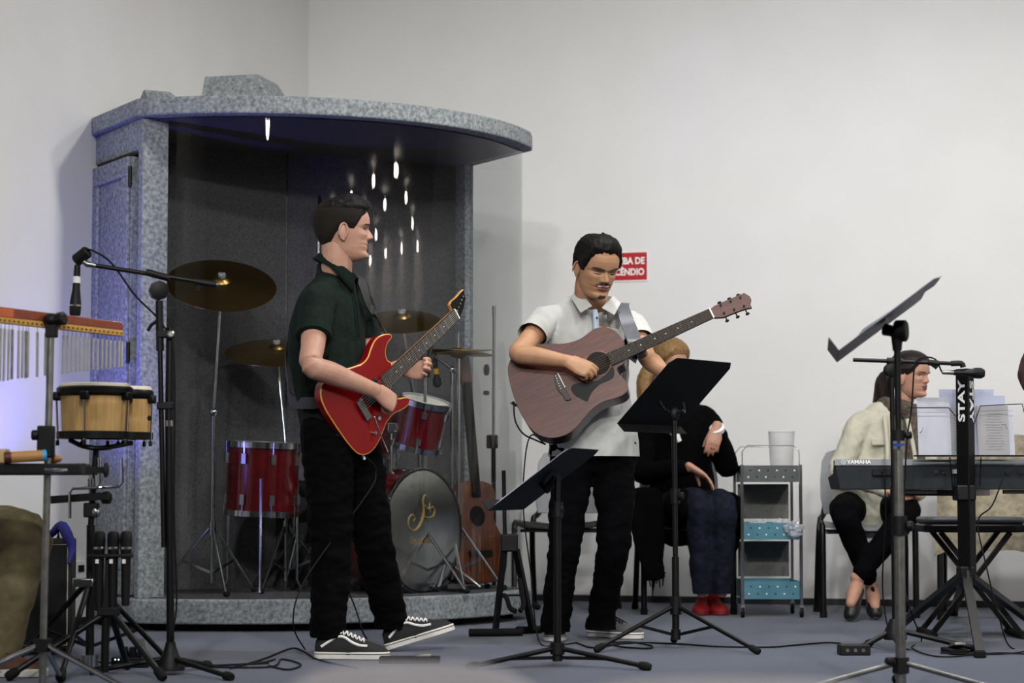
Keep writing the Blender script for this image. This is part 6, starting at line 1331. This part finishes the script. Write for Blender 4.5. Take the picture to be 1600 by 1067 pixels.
M_gst = mat('grey_strap', '#53555c', .35, c2='#5d5f66', scale=14)
strap('guitar_strap', 'grey guitar strap over the shoulder of the man in white', [Mg @ V((*al(985, 275), -.03)), W(991, 535, 9.14), W(981, 505, 9.165), W(972, 480, 9.235), W(969, 476, 9.32), uch - F2 * .12 - S2 * .07, che - F2 * .145, wai - F2 * .135 + S2 * .08, wai + S2 * .185, Mg @ V((*al(110, 620), -.05))], [F2, F2, F2 + Z * .3, Z * .8 + F2 * .6, Z - F2 * .1, -F2, -F2, -F2 + S2, S2, S2 + F2], .030, M_gst, uch)
# ------------------------------------------------------------------ the two seated women and the players at the edges
def sitter(name, label, loc, J, skin, head, S, fr, hands, vox=.0055, feet=()):
    p = thing(name, label, 'person', loc); b = MB()
    limb(b, [head.M @ V((0, -.02, .08)), head.M @ V((0, -.03, .0)), J['nck'], J['uch']], [.05, .047, .052, (.08, .06)], S, 16)
    torso(b, [J['pel'] - Z * .03, J['wai'], J['che'], J['uch'], J['nck'] - Z * .03], [(.15, .11), (.12, .09), (.125, .095), (.13, .075), (.05, .05)], S)
    for sd in 'RL':
        P, r_ = arm_pts(J['sh' + sd], J['el' + sd], J['wr' + sd], .84); limb(b, P, r_, Z, 14)
        P, r_ = leg_pts(J['hip' + sd], J['kn' + sd], J['an' + sd], .84); limb(b, P, r_, V((1, 0, 0)), 14)
    for args, kw in hands: hand(b, *args, **kw)
    for an, d_, pit in feet: dd = d_.normalized() * math.cos(pit) + Z * math.sin(pit); limb(b, [an + Z * .01, an - dd * .03 - Z * .03, an + dd * .05 - Z * .03, an + dd * .13 - Z * .035], [.032, .03, .034, .022], V((1, 0, 0)), 14)
    me = remesh(b, vox, 3); hm = MB(); head.mesh(hm); merge(me, hm); put(me, 'body', skin, p); return p
# woman in the cream jacket
Yw = 11.12; w_ = lambda px, py, Y=Yw: W(px, py, Y)
S2w = V((-.90, -.43, 0)).normalized(); F2w = V((.43, -.90, 0)).normalized()
fh = V((.77, -.64, -.03)).normalized(); rh = fh.cross(Z).normalized(); uh = rh.cross(fh); Hh = .222; O = W(1446.5, 619.5, 11.02) - fh * .385 * Hh - uh * .04 * Hh
Hw2 = Head(FM(O, rh, fh, uh), Hh, female=True, nose=.82)
J = dict(pel=w_(1352, 792), wai=w_(1362, 748), che=w_(1375, 695), uch=w_(1388, 660), nck=w_(1402, 640), shR=w_(1343, 664, 11.05), shL=w_(1432, 662, 11.22), elR=w_(1312, 738, 10.98), elL=w_(1452, 742, 11.05), wrR=w_(1392, 768, 10.74), wrL=w_(1430, 775, 10.78),
         hipR=w_(1328, 795, 11.08), hipL=w_(1386, 795, 11.18), knR=w_(1318, 800, 10.72), knL=w_(1418, 800, 10.74), anR=w_(1362, 914, 10.84), anL=w_(1338, 905, 10.70))
FEETW = ((J['anR'], V((-.02, -1, 0)), R(-33)), (J['anL'], V((-.42, -.9, 0)), R(-38)))
p3 = sitter('person', 'seated dark-haired woman in cream jacket behind the keyboard', V((J['pel'].x, Yw, 0)), J, M_skin3, Hw2, S2w, F2w, [((J['wrR'], V((.85, -.1, -.08)), V((0, -.2, 1)), True), dict(L=.165, curl=(18, 22, 18))), ((J['wrL'], V((-.7, -.4, -.1)), V((0, -.2, 1)), False), dict(L=.165, curl=(18, 22, 18)))], feet=FEETW)
M_cream = mat('cream_denim', '#b3b1a0', .85, c2='#bdbbaa', scale=20, bump=.25, bscale=260, spec=.2)
s = MB(); torso(s, [J['pel'] - Z * .04, J['pel'] + Z * .03, J['wai'], J['che'], J['uch'], J['nck'] - Z * .03], [(.185, .15), (.175, .14), (.152, .125), (.158, .125), (.145, .10), (.07, .07)], S2w)
for sd in 'RL':
    sh, el, wr = J['sh' + sd], J['el' + sd], J['wr' + sd]; limb(s, [sh.lerp(J['uch'], .5), sh, sh.lerp(el, .5), el, el.lerp(wr, .5), el.lerp(wr, .92)], [.06, .064, .058, .054, .046, .04], Z, 16); limb(s, [J['nck'] - Z * .03, sh], [.05, .05], Z, 12)
me = remesh(s, .0075, 4); wrinkle(me, .007, 13, 41, second=.6); jk_ = put(me, 'jacket', M_cream, p3)
for a, b_ in ((w_(1382, 650, 10.98), w_(1384, 760, 10.92)), (w_(1418, 655, 11.0), w_(1432, 760, 10.94))): MB().tube([a, a.lerp(b_, .5) + F2w * .02, b_], [.012, .010, .008], 8, k=3).build('front_edge', M_cream, jk_)
q = w_(1372, 690, 10.96); MB().box(q, (.075, .012, .035), Matrix.Rotation(R(18), 3, 'Z')).build('pocket_flap', M_cream, jk_, bevel=.004); MB().lathe([(.0001, .003), (.005, .003), (.005, 0)], 10, axis=(0.2, -1, 0), o=q + V((-.02, -.008, -.005))).build('button', M_blackm, jk_)
M_scarf = mat('brown_scarf', '#3a332c', .95, c2='#5a5046', scale=70, bump=.6, bscale=120, detail=6)
m = MB(); c = J['nck'] + V((.012, -.02, -.005))
limb(m, [c + V((.085 * math.cos(a), .07 * math.sin(a), -.025 * math.cos(a - .3))) for a in (R(x) for x in range(0, 361, 30))], [.042] * 13, Z, 14); limb(m, [c + V((.05, -.075, -.02)), c + V((.055, -.11, -.12)), c + V((.05, -.12, -.24)), c + V((.06, -.12, -.33))], [(.05, .03), (.055, .022), (.05, .02), (.05, .015)], V((1, 0, 0)), 16)
me = remesh(m, .007, 3); wrinkle(me, .006, 24, 51); put(me, 'scarf', M_scarf, p3)
t = MB(); torso(t, [J['pel'] - Z * .05, J['pel'], J['pel'] + Z * .05], [(.165, .125), (.165, .125), (.15, .115)], S2w)
for sd in 'RL': limb(t, [J['hip' + sd], J['hip' + sd].lerp(J['kn' + sd], .5), J['kn' + sd], J['kn' + sd].lerp(J['an' + sd], .35), J['kn' + sd].lerp(J['an' + sd], .9)], [.092, .082, .066, .062, .045], V((1, 0, 0)), 18)
me = remesh(t, .008, 4); wrinkle(me, .005, 13, 61); put(me, 'trousers', M_pant, p3)
M_flat = mat('black_leather', '#0a0a0b', .45, c2='#0e0e0f', scale=30)
for an, d_, pit in FEETW:
    d_ = d_.normalized(); q = an - d_ * .062; q.z = .235 * math.sin(-pit) + .006; shoe(p3, q, d_, pit, .235, M_flat, M_flat, M_flat, wd=.038, laces=0, low=True, sole_h=.01, h=1.15)
M_dkb = mat('dark_brown_hair', '#120c0a', .5, c2='#20160f', scale=60, stretch=(2, 2, .5), bump=.6, bscale=120, spec=.3)
hlw = interp_hairline([(0, .80), (20, .80), (35, .76), (50, .68), (62, .58), (74, .52), (88, .52), (100, .42), (120, .28), (150, .18), (180, .15)])
Hw2.patch(lambda T, x, z: np.where(z > hlw(T), .003 + .012 * sst(0, .12, z - hlw(T)) + .004 * sst(.7, .95, z), -1), 'hair', M_dkb, p3, amp=.0015, seed=2)
c = Hw2.M @ V((0, -.115, .115)); m = MB(); limb(m, [c, c - fh * .03 - Z * .04, c - fh * .05 - Z * .12, c - fh * .075 - Z * .19, c - fh * .10 - Z * .235], [.045, .05, .045, .034, .012], rh, 16); me = remesh(m, .006, 3); wrinkle(me, .004, 60, 5, (1, 1, .15)); put(me, 'ponytail', M_dkb, p3)
lids(Hw2, M_brow, p3, open_=1.0, look=(.012, 0), bt=.0014, brow_z=.568)
Hw2.patch(lambda T, x, z: np.where((np.abs(x) < .10) & (np.abs(z - .243) < .05 * (1 - (np.abs(x) / .103) ** 2)), .0025, -1), 'lips', M_lipd, p3, tr=(-.7, .7), zr=(.16, .32))
MB().ell(Hw2.M @ V((.345 * Hh, -.015 * Hh, .34 * Hh)), .0035, n=8, m=6).build('earring', M_white, p3)

# blonde woman in black behind the music stand
Yb = 11.38; v_ = lambda px, py, Y=Yb: W(px, py, Y); Sb = V((-.97, -.25, 0)).normalized(); Fb = V((.25, -.97, 0)).normalized()
fh = V((.60, -.72, -.30)).normalized(); rh = fh.cross(Z).normalized(); uh = rh.cross(fh); Hh = .222; O = W(1055, 604, 11.22) - fh * .385 * Hh - uh * .04 * Hh
Hw1 = Head(FM(O, rh, fh, uh), Hh, female=True)
J = dict(pel=v_(1068, 792), wai=v_(1065, 745), che=v_(1060, 690), uch=v_(1054, 650), nck=v_(1045, 626), shR=v_(1008, 656, 11.32), shL=v_(1103, 654, 11.42), elR=v_(1004, 738, 11.20), elL=v_(1136, 728, 11.22), wrR=v_(1080, 730, 11.02), wrL=v_(1120, 668, 11.05),
         hipR=v_(1042, 795, 11.34), hipL=v_(1096, 795, 11.36), knR=v_(1091, 785, 10.95), knL=v_(1130, 788, 10.95), anR=v_(1097, 926, 11.02), anL=v_(1128, 926, 11.02))
p4 = sitter('person', 'seated blonde woman in black cardigan, jeans and red sneakers', V((J['pel'].x, Yb, 0)), J, M_skin3, Hw1, Sb, Fb, [((J['wrR'], V((.75, -.15, -.5)), V((-.3, -.2, -.9)), True), dict(L=.172, curl=(14, 16, 12))), ((J['wrL'], V((-.22, -.15, -.9)), V((.05, 1, -.1)), False), dict(L=.172, curl=(22, 28, 20), thumb=(.9, .3, .35)))])
M_blkn = mat('black_knit', '#040405', .95, c2='#060607', scale=60, bump=.5, bscale=200, spec=.06)
s = MB(); torso(s, [J['pel'] - Z * .07, J['pel'] + Z * .02, J['wai'], J['che'], J['uch'], J['nck'] - Z * .03], [(.20, .17), (.185, .15), (.165, .13), (.165, .13), (.15, .10), (.07, .07)], Sb)
for sd in 'RL':
    sh, el, wr = J['sh' + sd], J['el' + sd], J['wr' + sd]; limb(s, [sh.lerp(J['uch'], .5), sh, sh.lerp(el, .5), el, el.lerp(wr, .5), el.lerp(wr, .84)], [.06, .066, .062, .06, .05, .044], Z, 16); limb(s, [J['nck'] - Z * .03, sh], [.05, .05], Z, 12)
limb(s, [J['pel'] + V((-.05, -.1, -.02)), v_(1075, 790, 11.0), v_(1085, 795, 10.98)], [.10, .085, .05], Z, 14); limb(s, [J['pel'] + V((.1, -.1, .0)), v_(1140, 790, 11.05)], [.09, .07], Z, 14)
me = remesh(s, .0075, 4); wrinkle(me, .006, 13, 71, second=.6); cg = put(me, 'cardigan', M_blkn, p4)
ax = (J['wrL'] - J['elL']).normalized(); MB().lathe([(.036, -.01), (.038, .012), (.034, .014)], 18, axis=ax, o=J['wrL'] - ax * .012).build('white_cuff', M_white, cg)
q = v_(1049, 668, 11.18); MB().tube([v_(1040, 655, 11.2), q, v_(1062, 690, 11.17)], [.02, .03, .012], 10, k=3).build('blouse', M_white, cg)
m = MB(); limb(m, [v_(1008, 770, 11.14), v_(1012, 820, 11.10), v_(1018, 870, 11.08), v_(1026, 905, 11.08)], [(.085, .04), (.09, .02), (.065, .014), (.05, .010)], V((1, 0, 0)), 18)
me = remesh(m, .007, 3); wrinkle(me, .007, 22, 81, (1, 1, .4)); sc_ = put(me, 'shawl', M_blkn, p4)
for k in range(12): a = v_(1011 + 2.6 * k, 900 - abs(k - 5), 11.08); MB().tube([a, a - Z * (.04 + .03 * math.sin(k * 2.1) + (.05 if k in (3, 4, 5) else 0)) + V((.01 * math.sin(k), 0, 0))], [.006, .003], 5).build('fringe', M_blkn, sc_)
m = MB(); limb(m, [v_(1148, 780, 11.1), v_(1152, 820, 11.1), v_(1146, 860, 11.1)], [(.035, .03), (.03, .015), (.02, .01)], V((1, 0, 0)), 14); me = remesh(m, .007, 3); wrinkle(me, .006, 25, 84); put(me, 'shawl_end', M_blkn, p4)
M_blue = mat('blue_denim', '#0a0e18', .85, c2='#141a29', scale=30, bump=.3, bscale=260, spec=.2)
t = MB(); torso(t, [J['pel'] - Z * .05, J['pel'], J['pel'] + Z * .03], [(.16, .12), (.16, .12), (.15, .11)], Sb)
for sd in 'RL': limb(t, [J['hip' + sd], J['hip' + sd].lerp(J['kn' + sd], .5), J['kn' + sd], J['kn' + sd].lerp(J['an' + sd], .35), J['an' + sd] + Z * .02, J['an' + sd] - Z * .03], [.09, .08, .065, .064, .050, .046], V((1, 0, 0)), 18)
me = remesh(t, .008, 4); wrinkle(me, .006, 14, 91, (1, 1, 1.3)); [cut(me, J[k] - Z * .005, (0, 0, -1), .1) for k in ('anR', 'anL')]; put(me, 'jeans', M_blue, p4)
M_rsh = mat('red_canvas', '#a3141c', .75, c2='#b01820', scale=50, bump=.2, bscale=300); M_rso = mat('red_rubber', '#7d1a1e', .6, c2='#741619', scale=20)
for px, d_ in ((1094, V((-.16, -1, 0))), (1130, V((.22, -1, 0)))):
    q = G(px, 962); d_ = d_.normalized(); shoe(p4, V((q.x, q.y, .002)) - d_ * .25, d_, 0, .25, M_rsh, M_rso, M_rsh, wd=.048, h=1.0, sole_h=.022, laces=5)
M_bld = mat('blonde_hair', '#6d5231', .5, c2='#8e6f45', scale=50, stretch=(3, 3, .4), bump=.6, bscale=120, spec=.3)
Hw1.patch(lambda T, x, z: np.where(z > hlw(T), .004 + .014 * sst(0, .12, z - hlw(T)) + .006 * sst(.7, .95, z), -1), 'hair', M_bld, p4, amp=.0015, seed=6)
for sd, kx in ((1, 1.0), (-1, .8)):
    c = Hw1.M @ V((sd * .065, -.055, .12)); m = MB(); limb(m, [c - Z * .01, c - Z * .05 + rh * sd * .015, c - Z * .13 + rh * sd * .05 - fh * .01, c - Z * .25 * kx + rh * sd * .062 + fh * .01, c - Z * .33 * kx + rh * sd * .05 + fh * .03], [.028, (.042, .03), (.045, .028), (.036, .02), (.012, .008)], fh, 16); me = remesh(m, .006, 3); wrinkle(me, .0045, 55, 5 + sd, (1, 1, .15)); put(me, 'long_hair', M_bld, p4)
lids(Hw1, M_brow, p4, open_=.7, bt=.0012)
Hw1.patch(lambda T, x, z: np.where((np.abs(x) < .10) & (np.abs(z - .243) < .04 * (1 - (np.abs(x) / .103) ** 2)), .0015, -1), 'lips', M_lip, p4, tr=(-.7, .7), zr=(.16, .32))
MB().ell(Hw1.M @ V((.35 * Hh, -.01 * Hh, .33 * Hh)), .005, n=8, m=6).build('earring', M_white, p4)
q = J['wrL'] + V((-.22, -.15, -.9)).normalized() * .108 + V((.002, -.006, 0)); MB().torus(q, V((-.2, -.2, -.9)), .0098, .0018, 16, 6).build('ring', mat('gold_ring', '#c9a24a', .25, 1, c2='#c09a42', scale=20), p4)

# percussionist seated at the left edge: khaki leg and brown shoe in view
Yp = 7.72; u_ = lambda px, py, Y=Yp: W(px, py, Y); Sp = V((0.12, -1, 0)).normalized(); Fp = V((1, .12, 0)).normalized()
fh = V((.9, .3, -.15)).normalized(); rh = fh.cross(Z).normalized(); uh = rh.cross(fh); Oh = V((u_(-190, 800).x, Yp + .1, 1.14)); Hp = Head(FM(Oh, rh, fh, uh), .235)
pe = V((u_(-215, 800).x, Yp + .1, .53)); J = dict(pel=pe, wai=pe + V((0, 0, .16)), che=pe + V((.02, 0, .33)), uch=pe + V((.03, 0, .46)), nck=pe + V((.04, 0, .56)), shR=pe + V((.05, -.19, .46)), shL=pe + V((.0, .19, .46)), elR=pe + V((.12, -.25, .22)), elL=pe + V((.1, .26, .22)), wrR=pe + V((.24, -.12, .18)), wrL=pe + V((.27, .16, .24)),
     hipR=pe + V((.0, -.09, -.02)), hipL=pe + V((0, .09, -.02)), knR=u_(38, 838, 7.62), knL=u_(-5, 845, 7.98), anR=u_(-2, 1028, 7.60), anL=u_(-40, 1015, 7.98))
p5 = sitter('person', 'seated percussionist in khaki trousers and brown shoes with white soles', V((pe.x, Yp + .1, 0)), J, M_skin2, Hp, Sp, Fp, [((J['wrR'], V((1, .3, -.2)), V((0, 0, -1)), True), dict(curl=(25, 30, 20))), ((J['wrL'], V((1, -.3, -.2)), V((0, 0, -1)), False), dict(curl=(25, 30, 20)))], .007)
M_kha = mat('khaki_twill', '#6b6248', .9, c2='#786f54', scale=30, bump=.3, bscale=260, spec=.2); M_nav = mat('navy_cotton', '#1c2233', .9, c2='#222839', scale=30)
t = MB(); torso(t, [pe - Z * .06, pe, pe + Z * .06], [(.17, .14), (.17, .14), (.16, .13)], Sp)
for sd in 'RL': limb(t, [J['hip' + sd], J['hip' + sd].lerp(J['kn' + sd], .5), J['kn' + sd], J['kn' + sd].lerp(J['an' + sd], .35), J['an' + sd] + Z * .02, J['an' + sd] - Z * .06], [.11, .10, .088, .082, .072, .070], V((0, 1, 0)), 18)
me = remesh(t, .008, 4); wrinkle(me, .006, 9, 95, (1, 1, 1.8), second=.5); [cut(me, J[k] - Z * .03, (0, 0, -1), .12) for k in ('anR', 'anL')]; put(me, 'trousers', M_kha, p5)
s = MB(); torso(s, [pe - Z * .03, J['wai'], J['che'], J['uch'], J['nck'] - Z * .03], [(.19, .15), (.175, .14), (.18, .14), (.16, .11), (.07, .07)], Sp)
for sd in 'RL': limb(s, [J['sh' + sd].lerp(J['uch'], .5), J['sh' + sd], J['sh' + sd].lerp(J['el' + sd], .55)], [.065, .07, .068], Z, 16); limb(s, [J['nck'] - Z * .03, J['sh' + sd]], [.05, .05], Z, 12)
me = remesh(s, .008, 4); wrinkle(me, .006, 12, 97); put(me, 'shirt', M_nav, p5)
M_brn = mat('brown_leather', '#4a2c1a', .6, c2='#573521', scale=30)
for k, Y, px in (('anR', 7.56, 76), ('anL', 7.94, 34)): q = V((W(px, 1050, Y).x, Y, .002)); shoe(p5, q - V((.285, 0, 0)), (1, -.02), 0, .285, M_brn, M_sole, M_brn, h=.9, laces=4)
Hp.patch(lambda T, x, z: np.where(z > hl2(T), .012, -1), 'hair', M_hairb, p5)
c = V((pe.x, Yp + .1, 0)); st = thing('drum_stool', 'round black stool under the seated percussionist', 'stool', c)
MB().lathe([(.0001, .38), (.15, .38), (.165, .40), (.165, .43), (.14, .445), (.0001, .445)], 28, Matrix.Translation(c)).build('seat', M_blackm, st); MB().cyl(c + Z * .1, c + Z * .38, .016).build('post', M_chrome, st)
for k in range(3): a = .4 + k * 2.094; MB().cyl(c + Z * .22, c + V((math.cos(a) * .22, math.sin(a) * .22, .012)), .01).build('leg', M_chrome, st)

# keyboard player standing at the right edge: maroon sleeve in view
Yk = 9.42; xk = W(1730, 700, Yk).x; pe = V((xk, Yk, .9)); Sk = V((-1, 0, 0)); fh = V((-.15, -.95, -.3)).normalized(); rh = fh.cross(Z).normalized(); uh = rh.cross(fh); Hk = Head(FM(V((xk, Yk - .05, 1.46)), rh, fh, uh), .235)
J = dict(pel=pe, wai=pe + Z * .17, che=pe + Z * .33, uch=pe + Z * .44, nck=pe + Z * .53, shR=pe + V((-.19, 0, .44)), shL=pe + V((.19, 0, .44)), elR=W(1611, 588, 9.36), elL=pe + V((.27, -.05, .2)), wrR=pe + V((-.16, -.2, .06)), wrL=pe + V((.16, -.2, .06)), hipR=pe + V((-.09, 0, -.02)), hipL=pe + V((.09, 0, -.02)), knR=pe + V((-.1, -.02, -.44)), knL=pe + V((.1, -.02, -.44)), anR=pe + V((-.11, 0, -.82)), anL=pe + V((.11, 0, -.82)))
p6 = sitter('person', 'keyboard player in maroon sweater standing behind the keyboard', V((xk, Yk, 0)), J, M_skin2, Hk, Sk, V((0, -1, 0)), [((J['wrR'], V((.1, -1, -.1)), V((0, 0, -1)), True), dict(curl=(20, 25, 20))), ((J['wrL'], V((-.1, -1, -.1)), V((0, 0, -1)), False), dict(curl=(20, 25, 20)))], .007)
M_mar = mat('maroon_knit', '#2a1216', .95, c2='#36181d', scale=50, bump=.4, bscale=200)
s = MB(); torso(s, [pe - Z * .08, pe, J['wai'], J['che'], J['uch'], J['nck'] - Z * .03], [(.18, .14), (.18, .14), (.17, .13), (.18, .135), (.16, .11), (.07, .07)], Sk)
for sd in 'RL': limb(s, [J['sh' + sd].lerp(J['uch'], .5), J['sh' + sd], J['el' + sd], J['el' + sd].lerp(J['wr' + sd], .5), J['el' + sd].lerp(J['wr' + sd], .92)], [.065, .068, .056, .05, .042], Z, 16); limb(s, [J['nck'] - Z * .03, J['sh' + sd]], [.05, .05], Z, 12)
me = remesh(s, .008, 4); wrinkle(me, .006, 12, 99); put(me, 'sweater', M_mar, p6)
t = MB(); torso(t, [pe - Z * .10, pe - Z * .02, pe + Z * .05], [(.15, .11), (.165, .12), (.15, .115)], Sk)
for sd in 'RL': limb(t, [J['hip' + sd], J['kn' + sd], J['an' + sd] - Z * .02], [.10, .075, .065], V((1, 0, 0)), 16)
me = remesh(t, .009, 4); wrinkle(me, .007, 12, 101); put(me, 'trousers', M_pant, p6)
for x in (-.11, .11): shoe(p6, V((xk + x, Yk + .08, .002)), (0, -1), 0, .28, M_van, M_sole, M_white, laces=4)
Hk.patch(lambda T, x, z: np.where(z > hl2(T), .012, -1), 'hair', M_hairb, p6)
